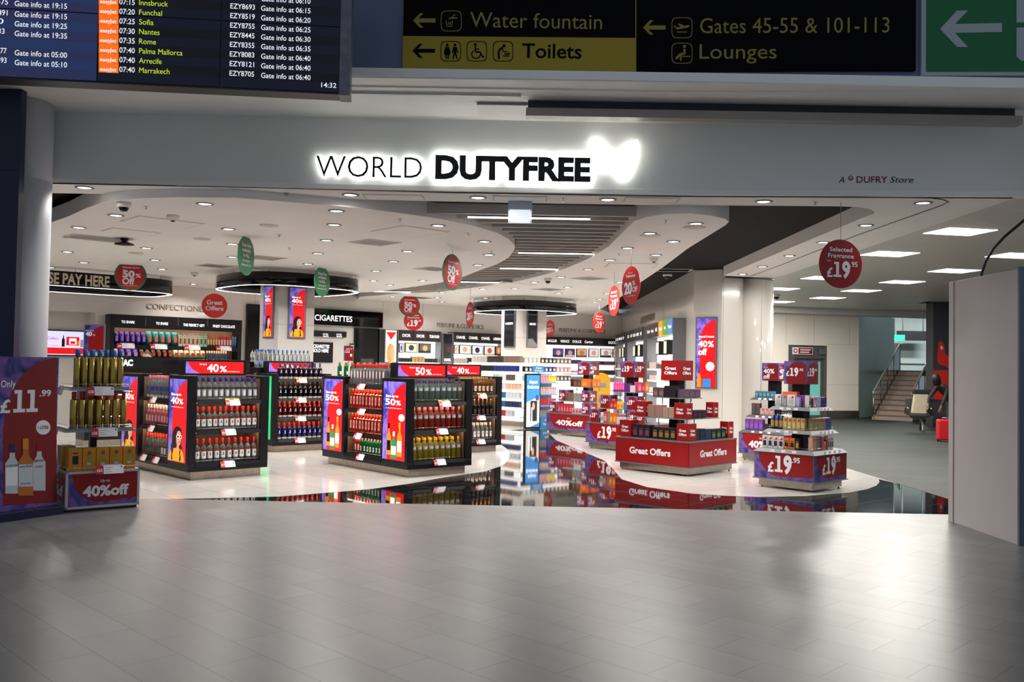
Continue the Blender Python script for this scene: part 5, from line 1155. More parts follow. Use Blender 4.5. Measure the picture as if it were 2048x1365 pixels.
def dark(txt, wd):
    def f(b, x0, z0, x1, z1, y):
        b.rect(x0, z0, x1, z1, y, PDK); b.text(txt, (x0+x1)/2, z0+(z1-z0)*.50, .055, y-.002, L_WHITE, (x1-x0)*wd, 'c', .03 if wd > .6 else 0)
        if wd < .75: b.plate([(x0, z0), (x1, z0), (x1, z0+.06), (x0+(x1-x0)*.5, z0+.22), (x0, z0+.2)], y-.001, 0, mat('poster_grey_shape', '#8f8a8c', .3))
    return f
wall_poster(f2l, 1010, 1028.5, 606, 693, 'light_box_poster', 'dark poster with bold white lettering on the perfume pillar', dark('LACOSTE', .8))
wall_poster(f2r, 1057, 1075, 608, 693.5, 'light_box_poster', 'dark poster with a grey curved shape at its foot on the perfume pillar', dark('NINE WEST', .7))
t = thing('pillar_shelving', 'white lit perfume shelving wrapped around the dark-postered pillar', 'shelving', (P2-(UD+VD)*1.1), R(42))
SZ = (.25, .5, .74, .98, 1.22, 1.46, 1.70); n_ = 2.2
b = MB(); b.box(0, 0, 0, n_, n_, .12, STEEL); b.build('plinth', t)
b = MB(); b.box(.3, .3, .12, n_-.3, n_-.3, 1.69, BACKLIT); b.build('back_panel', t)
for z in SZ:
    b = MB()
    if z > 1.6: b.box(0, 0, z-.03, n_, n_, z, WHITE)
    else:
        b.box(0, 0, z-.03, n_, .3, z, WHITE); b.box(0, .3, z-.03, .3, n_, z, WHITE)
    sh = b.build('shelf', t)
    b = MB(); b.box(.05, .02, z-.04, n_-.02, .04, z-.031, SHELFLED); b.box(.02, .05, z-.04, .04, n_-.02, z-.031, SHELFLED); b.build('shelf_light', sh)
o = P2-(UD+VD)*1.1; M = Matrix.Translation((o.x, o.y, 0)) @ Matrix.Rotation(R(42), 4, 'Z'); M2 = M @ side(n_); a2 = R(42)-math.pi/2
GS = 'perfumes on the pillar shelving'
cols = {1.70: [('#b9b4b0', 'pale boxes'), ('#3a3434', 'dark boxes'), ('#7a6656', 'bronze boxes')], 1.46: [('#1e1f24', 'black box'), ('#27307a', 'navy box')], 1.22: [('#9cc8c0', 'mint box'), ('#d8d8dc', 'white box'), ('#5a5048', 'umber box')],
        .98: [('#d2d4d8', 'white box'), ('#d2ab94', 'peach box')], .74: [('#2f6a94', 'blue box'), ('#c8ccd0', 'silver box')], .5: [('#28598a', 'mid blue box'), ('#1f2850', 'dark navy box')], .25: [('#3a74b4', 'bright blue box'), ('#a82028', 'red box'), ('#b4b8c0', 'grey box')]}
for z, L in cols.items():
    nm = ORD[SZ.index(z)]+' shelf'
    items = []
    per = (15 if z > 1.3 else 8)//len(L)
    for c_, d_ in L: items += [(c_, .125, .15 if z < 1.6 else .17, per, d_.replace('boxes', 'box'), None, False)]
    products(M2, a2, .06 if z > 1.3 else 1.0, .06, z, items, f'{nm} up, side of pillar shelving', GS, .012, depth=.1, name='perfume_box')
    if z > 1.1:
        items = [(c_, .12, .14, 4, d_.replace('boxes', 'box'), '#d8d4d0', False) for c_, d_ in (L+[('#c9a0a8', 'rose box')])[:3]]
        products(M, R(42), .2, .06, z, items, f'{nm} up, front of pillar shelving', GS, .03, depth=.1, name='perfume_box')
# airport exclusive stand
c_ = F(1079, 858); t = thing('exclusive_stand', 'blue Airport Exclusive stand with a tall lit panel beside the dark path', 'display stand', (c_.x, c_.y, 0), R(30))
AX = mat('exclusive_blue', '#2f7db2', .35); a_ = R(30)
b = MB(); b.box(-.45, -.02, 0, .0, .06, 1.42, BLACK); s_ = b.build('panel_frame', t, bevel=.003)
b = MB(); b.rect(-.42, .05, -.03, 1.38, -.024, L_BLUE); b.plate([(-.42, .05), (-.03, .05), (-.03, .84), (-.42, .68)], -.025, 0, mat('lit_cream', '#d8d2c6', .3, emit=.6)); b.plate([(-.20, .05), (-.03, .05), (-.03, .16), (-.30, .05)], -.026, 0, L_BLUE)
b.text('Airport', -.225, 1.17, .075, -.027, L_WHITE, .26, 'c', .03); b.text('Exclusive', -.225, 1.04, .075, -.027, L_WHITE, .34, 'c', .03); b.ell(-.1, .80, .055, .075, -.027, mat('badge_blue', '#274c9c', .3, emit=.4), 0, 18)
b.rect(-.30, .20, -.10, .72, -.027, L_DARK); b.ell(-.21, .58, .04, .10, -.028, L_SKIN, 0, 14); b.rect(-.34, .18, -.30, .55, -.029, L_WHITE); b.rect(-.27, .18, -.24, .55, -.029, L_WHITE); b.build('poster', s_)
b = MB(); b.box(.02, 0, 0, .55, .5, .30, AX); b.text('Airport', .285, .19, .06, -.002, PWHITE, .26, 'c', .02); b.text('Exclusive', .285, .09, .06, -.002, PWHITE, .34, 'c', .02); b.build('base', t)
b = MB(); b.box(.02, .3, .3, .55, .5, 1.42, mat('exclusive_back', '#7fb4d2', .4)); b.build('back_panel', t)
for z in (.6, .9, 1.2):
    b = MB(); b.box(.02, 0, z-.03, .55, .3, z, mat('blue_white_edge', '#8f9cc8', .4)); b.build('shelf', t)
b = MB(); b.box(-.10, .2, 1.45, .25, .24, 1.62, AX); b.text('Airport', .075, 1.545, .045, .197, PWHITE, .18, 'c', .02); b.text('Exclusive', .075, 1.475, .045, .197, PWHITE, .24, 'c', .02); b.box(.06, .21, 1.40, .09, .23, 1.45, GREYM); b.build('header_sign', t)
M = Matrix.Translation((c_.x, c_.y, 0)) @ Matrix.Rotation(a_, 4, 'Z')
for z, c1, d1, c2, d2, nm in ((1.2, '#d8909c', 'rose carton', '#d8c84a', 'yellow carton', 'top'), (.9, '#c9b0a8', 'beige carton', '#d8c0c4', 'blush carton', 'second'), (.6, '#b82030', 'crimson carton', '#d85a62', 'coral carton', 'third'), (.302, '#8a8a8e', 'grey carton', '#b8b4b4', 'silver carton', 'lowest')):
    products(M, a_, .04, .05, z, [(c1, .075, .17, 3, d1, None, True), (c2, .075, .17, 3, d2, None, True)], f'the {nm} shelf of the exclusive stand', 'cartons on the exclusive stand', .007, depth=.08)

# ------------------------------------------------------------------ confectionery wall
def off_frame(fr, off): p = fr.o+fr.n*off; return Frame((p.x, p.y), fr.a)
CF = off_frame(W1, .38); x0, x1 = CF.wx(219), CF.wx(482.5); zt = CF.loc(219, 628)[1]; zh = CF.loc(222, 655)[1]; zs1 = CF.loc(220, 689)[1]; zs2 = CF.loc(228, 717)[1]
t = thing('sweets_shelving', 'black confectionery shelving unit with lit headers on the back wall', 'shelving', CF.o, CF.a)
b = MB(); b.box(x0, 0, 0, x0+.1, .36, zt, BLACK); b.box(x1-.1, 0, 0, x1, .36, zt, BLACK); b.box(x0+.1, .33, 0, x1-.1, .36, zt, BROWN); b.build('carcass', t)
b = MB(); b.box(x0, -.01, zh, x1, .05, zt, BLACK); b.box(x0, .05, zt-.04, x1, .36, zt, BLACK); hd = b.build('header', t)
b = MB()
for s_, px, py, wd in (('TO SHARE', 256, 647, 26), ('TO SHARE', 324, 650, 24), ('THE PERFECT GIFT', 388, 653.5, 42), ('FINEST CHOCOLATE', 448, 656, 43)): ptext(b, CF, s_, px, py, 5, L_WHITE, .013, wd, al='c', bold=.012)
for px in (291, 356, 415): prect(b, CF, px, 637, px+.8, 652, GREYM, .012)
b.build('header_sign', hd)
b = MB(); b.box(x0+.1, .08, zh+.05, x1-.1, .14, zh+.07, WARMLED); b.build('shelf_light', t)
for z in (zs1, zs2, zs2-.42, zs2-.84):
    b = MB(); b.box(x0+.1, 0, z-.06, x1-.1, .33, z, BLACK); b.box(x0+.1, 0, z-.10, x1-.1, .015, z-.06, BLACK); s_ = b.build('shelf', t); b = MB(); b.box(x0+.12, .03, z-.075, x1-.12, .06, z-.061, WARMLED); b.build('shelf_light', s_)
M = Matrix.Translation(CF.o) @ Matrix.Rotation(CF.a, 4, 'Z'); L = x1-x0-.2; u = L/109
GC = 'sweets on the confectionery shelving'
products(M, CF.a, x0+.12, .06, zs1, [('#3f2487', 3.9*u, .33, 6, 'purple sweet bag', '#8a6ab8', False, 'bag'), ('#2a8f9c', 4.9*u, .35, 5, 'teal sweet bag', '#c9603a', False, 'bag'), ('#c9c0a8', 3.2*u, .34, 5, 'ivory sweet box', '#7a4a2a', False), ('#a8b89a', 3.0*u, .34, 2, 'ivory-green box', '#2f5a3a', False), ('#8a5a32', 1.9*u, .30, 4, 'brown tube', '#c9a06a', False, 'tube'), ('#a82020', 2.1*u, .30, 5, 'red tube', '#d8b0a0', False, 'tube'), ('#4a8ab0', 1.7*u, .29, 2, 'blue tube', None, False, 'tube')], 'the upper confectionery shelf', GC, .6*u, depth=.2)
products(M, CF.a, x0+.12, .06, zs2, [('#c98aa0', 4*u, .25, 1, 'pink sweet bag', None, False, 'bag'), ('#3f2487', 5*u, .26, 3, 'purple pouch', '#b89ad8', False, 'bag'), ('#241c1c', 4.4*u, .27, 6, 'black sweet pouch', '#c95a2a', False, 'bag'), ('#cfc3a8', 4.4*u, .27, 6, 'cream sweet pouch', '#a85a2a', False, 'bag'), ('#b0985a', 1.7*u, .26, 9, 'gold-lidded jar', '#2a4a9a', False, 'tube')], 'the lower confectionery shelf', GC, .5*u, depth=.2, name='sweet_jar')
for px, z, nm in ((251, zs1, 'first card on the upper'), (317, zs1, 'second card on the upper'), (384, zs1, 'third card on the upper'), (447, zs1, 'fourth card on the upper')): price_card(CF.w(CF.wx(px, 690), -.03, z-.03), CF.a, f'{nm} confectionery shelf edge', '9', .42, .12, -.3)
def letters(fr, s, px, py, h, wd, label, m=None):
    b = MB(); m = m or mat('letter_bronze', '#a59b8c', .4, .2); ptext(b, fr, s, px, py, h, m, .03, wd, th=.025)
    o = b.build('wall_lettering', None, fr.o, fr.a); tag(o, label, 'lettering')
letters(W1, 'CONFECTIONERY', 294, 617.5, 10.5, 131, 'bronze CONFECTIONERY letters on the glossy back wall')
letters(W1, 'PERFUME & COSMETICS', 874.5, 654, 8.6, 93, 'bronze PERFUME & COSMETICS letters above the lit Chanel headers'.replace('Chanel ', ''))
letters(W2, 'PERFUME & COSMETICS', 1118, 664, 7.5, 93, 'bronze PERFUME & COSMETICS letters on the far end wall')
x_, z_ = W3.loc(1281, 646, .03); b = MB(); b.text('PERFUME & COSMETICS', x_, 2.98, .2, -.03, MATS['letter_bronze'], 2.6, th=.02); o = b.build('wall_lettering', None, W3.o, W3.a); tag(o, 'grey lettering seen edge-on on the long side wall of perfumes', 'lettering')

# black columns, cigarettes shop front
BK = off_frame(W1, .1)
def blackslab(name, label, px0, px1, py, zb=0):
    x0, x1 = BK.wx(px0, 680), BK.wx(px1, 680); zt = BK.loc(px0, py)[1]
    b = MB(); b.box(x0, 0, zb, x1, .095, zt, GLOSSB); b.box(x0+.2, -.004, 1.2, x1-.2, -.001, 1.75, mat('niche_grey', '#3f3d3e', .4)); o = b.build(name, None, BK.o, BK.a); tag(o, label, 'wall panel')
blackslab('black_cladding', 'tall gloss black panel between the confectionery wall and the portrait pillar', 494, 519, 608)
blackslab('black_cladding', 'wide gloss black panel beside the cigarettes opening', 711, 759, 656)
x0, x1 = BK.wx(560), BK.wx(763.5); zt = BK.loc(640, 618)[1]; zb = BK.loc(640, 650)[1]
t = thing('shop_header', 'gloss black header reading CIGARETTES above a pale opening', 'sign', BK.o, BK.a)
b = MB(); b.box(x0, -.03, zb, x1, .095, zt, GLOSSB); b.build('panel', t)
b = MB(); ptext(b, BK, 'CIGARETTES', 629.5, 640.5, 11, L_WHITE, .035, 75, bold=.01); b.build('lettering', t)
def sgn(fr, px0, py0, px1, py1, name, label, m, lines, cat='sign', th=.03, tm=None):
    x0, z1 = fr.loc(px0, py0, th); x1, z0 = fr.loc(px1, py1, th)
    t = thing(name, label, cat, fr.o, fr.a); b = MB(); b.box(x0, -th, z0, x1, -.001, z1, m); b.build('panel', t); b = MB()
    for s_, px, py, h, wd in lines: ptext(b, fr, s_, px, py, h, tm or L_WHITE, th+.002, wd, bold=.02)
    b.build('lettering', t); return t
sgn(W1, 621, 684, 665.5, 726, 'notice_sign', 'black sign reading CIGARETTES SOLD HERE in the pale opening', BLACK, (('CIGARETTES', 626.5, 696, 6.5, 32), ('SOLD HERE', 626, 704.5, 6.5, 31)))
sgn(W1, 626, 661, 693, 675.5, 'notice_sign', 'slim dark shelf header reading DUTY FREE CIGARETTES', BLACK, (('DUTY FREE', 646, 670, 2.6, 10), ('CIGARETTES', 646, 674, 2.6, 11), ('DUTY FREE', 673, 670.5, 2.6, 10), ('CIGARETTES', 673, 674.5, 2.6, 11)), th=.08)
sgn(BK, 700, 687, 708.5, 713, 'notice_sign', 'narrow dark notice on the edge of the cigarettes opening', mat('notice_green_grey', '#38413f', .4), (('NO', 701.5, 694, 3, 6), ('ENTRY', 701.5, 699, 3, 6)))
q = D(697, 707, 22.5); PS = Frame((q.x, q.y), R(10)); t = thing('pole_sign', 'small red £11 sign on a pole before the cigarettes opening', 'sign', (q.x, q.y, 0), R(10))
x0, z1 = PS.loc(688, 692); x1, z0 = PS.loc(706, 722.5); b = MB(); b.box(x0, 0, z0, x1, .02, z1, RED); b.rect(x0, z0, x0+.03, z1, -.001, SWIRL); b.text('£', x0+.02, z1-.17, .07, -.002, PWHITE, .035); num(b, '11', x0+.055, z1-.17, .11, -.002, PWHITE, .09, .03); b.text('.99', x0+.15, z1-.1, .04, -.002, PWHITE, .05); b.ell(x1-.05, z0+.14, .03, .035, -.002, PWHITE, 0, 14); b.build('panel', t)
b = MB(); b.tube([((x0+x1)/2, .01, 0), ((x0+x1)/2, .01, z0)], .012, GREYM, 8); b.lathe([(.15, 0), (.15, .015), (.0, .02)], GREYM, 16, (x0+x1)/2, .01); b.build('pole', t)
# wall screen in the alcove
AF = off_frame(W1, -.42)
x0, z1 = AF.loc(88, 661.5); x1, z0 = AF.loc(168, 711); t = thing('wall_screen', 'bright wall screen showing Collect with a bottle and red boxes', 'screen', AF.o, AF.a)
b = MB(); b.box(x0-.03, .0, z0-.03, x1+.03, .06, z1+.03, BLACK); b.build('casing', t)
b = MB(); SCW = mat('screen_lilac', '#cfcdf4', .2, emit=.95); b.rect(x0, z0, x1, z1, -.002, SCW); b.rect(x0, z0+.02, x1, z0+.17, -.003, L_RED); ptext(b, AF, 'Collect', 95, 679, 5, mat('screen_magenta', '#c04ab0', .3, emit=.7), .004, 22, bold=.02)
q = MATS['screen_magenta']; ptext(b, AF, 'in store', 94, 692, 3, L_RED, .004, 23); 
X = lambda px: AF.wx(px); Z = lambda py: AF.loc(130, py)[1]
b.plate([(X(123), Z(694)), (X(129), Z(694)), (X(129), Z(680)), (X(127.2), Z(676)), (X(127), Z(671)), (X(125.4), Z(671)), (X(125), Z(676)), (X(123), Z(680))], -.004, 0, L_DARK); b.rect(X(132), Z(691), X(158), Z(674), -.004, L_RED); b.rect(X(138), Z(689), X(152), Z(677), -.005, L_WHITE); b.rect(X(140), Z(688), X(150), Z(682.5), -.006, L_RED); b.rect(X(153), Z(692), X(157), Z(682), -.006, L_AMBER); b.rect(X(160), Z(694), X(166), Z(679), -.005, mat('screen_grey', '#9a9aa8', .3, emit=.5)); b.build('screen', t)
b = MB(); b.tube([((x0+x1)/2, .09, z0+.2), ((x0+x1)/2, .40, z0+.2)], .03, BLACK, 8); b.box((x0+x1)/2-.15, .06, z0+.05, (x0+x1)/2+.15, .1, z0+.4, BLACK); b.build('bracket', t)

# ------------------------------------------------------------------ perfume walls
HDR = mat('header_dark_brown', '#2a2120', .3)
def perfume_unit(fr0, off, px0, px1, py_ref, zh0, zh1, names, label, shelves, pics=(), plinth=True, hdcols=None, stack='perfume wall', n=12, pal=(), group='perfumes on the wall shelving', xs=None):
    fr = off_frame(fr0, off); x0, x1 = xs if xs else (fr.wx(px0, py_ref), fr.wx(px1, py_ref))
    t = thing('perfume_shelving', label, 'shelving', fr.o, fr.a)
    b = MB(); b.box(x0, off-.03, 0, x1, off-.002, zh0, BACKLIT); b.build('lit_back', t)
    for xu in (x0-.03, x1): b = MB(); b.box(xu, 0, 0, xu+.03, off-.002, zh1, GREYM); b.build('upright', t)
    k = len(names); w_ = (x1-x0)/k
    for i, nm in enumerate(names):
        b = MB(); m = (hdcols or {}).get(i, HDR); b.box(x0+i*w_+.008, -.02, zh0, x0+(i+1)*w_-.008, off-.03, zh1, m)
        if nm: b.text(nm, x0+(i+.5)*w_, (zh0+zh1)/2-.045, .085, -.022, L_WHITE, min(w_*.72, .075*len(nm)), 'c', .008)
        b.build('header_panel', t)
    for z in shelves:
        b = MB(); b.box(x0, 0, z-.03, x1, off-.03, z, WHITE); s_ = b.build('shelf', t); b = MB(); b.box(x0+.02, .02, z-.042, x1-.02, .04, z-.031, SHELFLED); b.build('shelf_light', s_)
    for i, (pa, pb_, ya, yb, cols_) in enumerate(pics):
        xa, zt = fr.loc(pa, ya); xb, zb = fr.loc(pb_, yb); xa, xb = max(xa, x0+.02), min(xb, x1-.02); b = MB(); b.box(xa, .01, zb, xb, .06, zt, BLACK)
        e_ = .02; b.rect(xa+e_, zb+e_, xb-e_, zt-e_, .008, mat('pic_'+cols_[0], cols_[0], .3, emit=.6)); mx = (xa+xb)/2; b.ell(mx, (zb+zt)/2, (xb-xa)*.22, (zt-zb)*.3, .007, mat('pic_'+cols_[1], cols_[1], .3, emit=.45), 0, 14); b.rect(xa+e_, zb+e_, xb-e_, zb+(zt-zb)*.25, .0075, mat('pic_'+cols_[2], cols_[2], .3, emit=.4))
        b.box((xa+xb)/2-.02, .06, (zb+zt)/2-.02, (xa+xb)/2+.02, off-.03, (zb+zt)/2+.02, BLACK); b.build('display_picture', t)
    M = Matrix.Translation(fr.o) @ Matrix.Rotation(fr.a, 4, 'Z'); L = x1-x0
    for j, (z, cl) in enumerate(zip(shelves, pal)):
        if not cl: continue
        items = []; pw = min(.14, L*.9/n-.012); per = max(1, n//len(cl))
        for c_, d_ in cl: items.append((c_, pw, random.choice((.12, .15, .17)), per, d_, None, False))
        if cl: products(M, fr.a, x0+.05, .05, z, items, f'{ORD[j]} shelf up, {stack}', group, (L-.1)/n-pw, depth=.1, name='perfume_box')
    return t, fr
pal3 = lambda *a: [list(x) for x in a]
fd = off_frame(W1, .3)
zz = lambda px, py: fd.loc(px, py)[1]
pics = [(799, 807, 687, 706, ('#b8b4e0', '#3a3a60', '#c8b090')), (811, 835, 686, 706, ('#c9b890', '#2a2c50', '#d8d0b8')), (839, 862, 687, 707, ('#5a5046', '#b09a6a', '#2a2622'))]
perfume_unit(W1, .3, 797.5, 881, 690, zz(840, 683), zz(840, 662), ['DIOR', 'DIOR', 'TOM FORD'], 'lit perfume shelving with three dark header panels beside the orange advert', (.9, 1.3, zz(840, 725)), pics, n=12, stack='the first perfume wall unit', pal=pal3([], [], [('#1e1c1e', 'black box'), ('#b0915a', 'gold box'), ('#2a2624', 'dark box')]))
pics = [(905, 915, 690, 708, ('#e0d8c8', '#d8a02a', '#f0e8e0')), (919.5, 941, 690, 709, ('#e8dcd0', '#d89a80', '#f0e8e0')), (944.5, 965.5, 691, 710.5, ('#e8e8ec', '#20243a', '#d8d8dc')), (969, 990, 692, 711.5, ('#e8ddd6', '#c04a4a', '#e8d0a0')), (992, 1003, 693, 712, ('#a86a4a', '#d8a080', '#5a3020'))]
perfume_unit(W1, .3, 908, 1006, 695, zz(955, 686.5), zz(955, 666.5), ['CHANEL', 'CHANEL', 'CHANEL', 'ARMANI'], 'lit perfume shelving with four dark headers beside the dark-postered pillar', (.9, 1.3, zz(950, 727)), pics, n=14, stack='the second perfume wall unit', pal=pal3([], [], [('#cfc8bc', 'ivory box'), ('#2a2827', 'black box'), ('#c04a38', 'red-white box')]))
def litad(b, x0, z0, x1, z1, y):
    b.rect(x0, z0, x1, z1, y, mat('ad_cream', '#f0d8c8', .3, emit=.9)); b.plate([(x0, z1-.05), (x1, z1-.05), ((x0+x1)/2, z1-(z1-z0)*.30)], y-.001, 0, L_RED); b.ell(x0+.16, z0+.25, .12, .3, y-.001, L_AMBER, 0, 14); b.ell(x1-.16, z0+.25, .12, .3, y-.001, L_SKIN, 0, 14)
wall_poster(W1, 772, 793, 661.5, 724, 'light_box_poster', 'tall glowing cream and orange advert panel beside the first perfume unit', litad, off=.29)
def darkad(b, x0, z0, x1, z1, y):
    b.rect(x0, z0, x1, z1, y, PDK); b.rect(x0, z0, x1, z0+(z1-z0)*.14, y-.001, mat('ad_grey', '#9a979a', .4)); b.text('CHANEL', (x0+x1)/2, z0+(z1-z0)*.17, .08, y-.002, L_WHITE, (x1-x0)*.8, 'c', .03); b.rect(x0+.15, z0+(z1-z0)*.45, x1-.02, z0+(z1-z0)*.62, y-.001, mat('ad_brown', '#5a3028', .3, emit=.2))
wall_poster(W1, 887, 904.5, 668.5, 734, 'light_box_poster', 'dark advert panel with a grey foot between the two perfume units', darkad, off=.29)
f2 = off_frame(W2, .3); zz2 = lambda px, py: f2.loc(px, py)[1]
pics = [(1107, 1127, 697, 715, ('#5a4070', '#c8a8c0', '#2a1c3a')), (1131, 1150, 697.5, 715, ('#4a2a4a', '#c8a0b0', '#d8c8d0')), (1153.5, 1174, 697.5, 715.5, ('#d0a070', '#b0805a', '#8a5a3a')), (1178, 1198, 697.5, 715.5, ('#e8dcd8', '#d0a0a0', '#e8d8d0')), (1201.5, 1223, 697.5, 716, ('#e8e4e4', '#c8a090', '#3a3a44')), (1226, 1238, 698, 716, ('#e0b8a0', '#d08a70', '#e8d8c8'))]
perfume_unit(W2, .3, 1092, 1236, 680, zz2(1160, 691.5), zz2(1160, 676), ['MUGLER', 'VERSACE', 'DOLCE', 'Cartier', '', 'GUCCI'], 'lit perfume shelving with six dark headers on the far end wall', (.5, .8, 1.1, 1.36, zz2(1160, 729)), pics, n=18, stack='the end wall unit', pal=pal3([], [], [('#c8a0a0', 'rose box'), ('#8a8a90', 'grey box'), ('#d8d4d4', 'white box')], [('#d0ccc8', 'ivory box'), ('#d8a0b0', 'pink box'), ('#5a5458', 'dark box')], [('#8a7a68', 'tan box'), ('#4a8a8c', 'teal box'), ('#6a3a6a', 'purple box'), ('#8a9a7a', 'sage box'), ('#3a3a38', 'black box'), ('#a86a7a', 'mauve box')]))
hc = {3: mat('hdr_yellow', '#d8a020', .3, emit=.4), 4: mat('hdr_green', '#5aa02a', .3, emit=.4), 5: mat('hdr_blue', '#4a90d0', .3, emit=.4)}
for (xa, xb), nm, lab, hcol, n in (((.95, 3.5), ['BOSS', 'PRADA', 'HERMES', 'MARC', 'COACH'], 'lit perfume bay at the end-wall end of the long side wall', None, 12), ((4.2, 7.7), ['KENZO', 'CHLOE', 'BVLGARI', 'LANCOME', 'HUGO'], 'middle lit perfume bay of three on the long side wall', None, 14), ((8.5, 12.4), ['Burberry', 'Issey', 'ELIE', 'Discover', 'New', 'Travel'], 'nearest lit perfume bay on the long side wall, with coloured headers'.replace('nearest ', 'perfume ').replace('perfume lit perfume', 'lit perfume'), hc, 16)):
    u, fr = perfume_unit(W3, .3, 0, 0, 700, 2.42, 2.78, nm, lab, (.6, .95, 1.3, 1.6), (), hdcols=hcol, n=n, xs=(xa, xb), stack='the '+{'BOSS': 'furthest', 'KENZO': 'middle', 'Burberry': 'colour-headed'}[nm[0]]+' side wall bay', pal=pal3([], [('#d8c4c0', 'blush box'), ('#7ab0b8', 'aqua box')], [('#d0b0b0', 'pink box'), ('#e0dcd8', 'white box'), ('#b88a5a', 'amber box')], [('#d8b8b0', 'rose box'), ('#4a4a48', 'black box'), ('#c88a3a', 'orange box')]))
    for i in range(2):
        xp = xa+(xb-xa)*(.35+.3*i); b = MB(); b.box(xp, .02, 1.95, xp+.45, .26, 2.3, BLACK); b.rect(xp+.03, 1.98, xp+.42, 2.27, .018, mat('pic_side%d' % i, ('#e0c8c0', '#d8d0a8')[i], .3, emit=.7)); b.build('display_picture', u)
# lit 40% poster on the end wall
def fr40(b, x0, z0, x1, z1, y):
    w_, h = x1-x0, z1-z0; arch(b, x0, z0, x1, z1, y, LT, .18); y -= .003
    b.text('Selected Fragrance', x0+w_*.1, z0+h*.72, h*.03, y, L_WHITE, w_*.82, 'l', .02); b.text('up to', x0+w_*.1, z0+h*.695, h*.016, y, L_WHITE, w_*.15); b.text('40', x0+w_*.09, z0+h*.585, h*.085, y, L_WHITE, w_*.48, 'l', .03); b.text('%', x0+w_*.6, z0+h*.585, h*.08, y, L_WHITE, w_*.3, 'l', .03); b.text('off', x0+w_*.09, z0+h*.47, h*.085, y, L_WHITE, w_*.46, 'l', .03)
    b.ell(x0+w_*.72, z0+h*.30, w_*.22, w_*.22, y, L_WHITE, 0, 24); b.plate([(x0+w_*.05, z0), (x0+w_*.26, z0), (x0+w_*.26, z0+h*.12), (x0+w_*.19, z0+h*.2), (x0+w_*.12, z0+h*.2), (x0+w_*.05, z0+h*.12)], y-.001, 0, L_AMBER); b.rect(x0+w_*.34, z0, x0+w_*.75, z0+h*.12, y-.001, L_BLUE)
wall_poster(E, 1394, 1432, 637, 775, 'light_box_poster', 'tall lit Selected Fragrance 40% off poster on the white end wall', fr40)
# ------------------------------------------------------------------ lift doors and stairs across the concourse
DG = mat('door_glass_teal_glow', '#6fc4b8', .08, coat=.4, emit=.25); DFRM = mat('door_frame_grey', '#6f6a64', .35, .4)  # faint emission stands in for daylight through the lift panes
t = bpy.data.objects.new('door_1', None); COL.objects.link(t); t.location = CW.o; t.rotation_euler = (0, 0, CW.a); struct(t)
b = MB(); b.box(ev0, .0, 0, ev0+.25, .3, evz, DFRM); b.box(ev1-.06, 0, 0, ev1, .3, evz, DFRM); b.box(ev0+.25, .05, evz-.45, ev1-.06, .3, evz, DFRM); b.build('frame', t)
for i in range(2):
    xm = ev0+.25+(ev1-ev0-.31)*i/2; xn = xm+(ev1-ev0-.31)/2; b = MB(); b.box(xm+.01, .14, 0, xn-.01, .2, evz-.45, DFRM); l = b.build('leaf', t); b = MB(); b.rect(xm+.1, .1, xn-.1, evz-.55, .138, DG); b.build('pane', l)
t = thing('notice_sign', 'small red and white notice over the concourse lift doors', 'sign', CW.o, CW.a)
b = MB(); b.box(ev0+.15, -.02, evz-.32, ev0+.95, -.001, evz-.08, PWHITE); b.rect(ev0+.38, evz-.3, ev0+.93, evz-.1, -.021, RED); b.rect(ev0+.44, evz-.18, ev0+.86, evz-.14, -.022, PWHITE); b.rect(ev0+.44, evz-.26, ev0+.8, evz-.22, -.022, PWHITE); b.ell(ev0+.26, evz-.2, .08, .08, -.021, RED, 0, 16); b.ell(ev0+.26, evz-.2, .05, .05, -.022, PWHITE, 0, 16); b.build('panel', t)
b = MB(); b.box(ev0+1.2, -.03, evz-.3, ev0+1.45, -.001, evz-.1, GREYM); b.build('speaker', t)
STEP = mat('stair_stone', '#9a857b', .45, var=.08, scale=5); NOSE = mat('stair_nosing', '#5e5752', .5)
t = thing('staircase', 'open staircase with steel handrails and glass panels across the concourse', 'staircase', SO, math.atan2(SW.y, SW.x))
SWd, RUN, RISE, NS = 1.18, .31, .168, 10
SX = Matrix.Rotation(0, 4, 'Z')
for i in range(NS):
    b = MB(); b.box(0, i*RUN, 0, SWd, (i+1)*RUN if i < NS-1 else i*RUN+.5, (i+1)*RISE, STEP); b.box(0, i*RUN-.015, (i+1)*RISE-.035, SWd, i*RUN+.05, (i+1)*RISE+.002, NOSE); b.build('step', t)
HG = mat('stair_glass', '#5f8f8c', .05, trans=.7, ior=1.2)
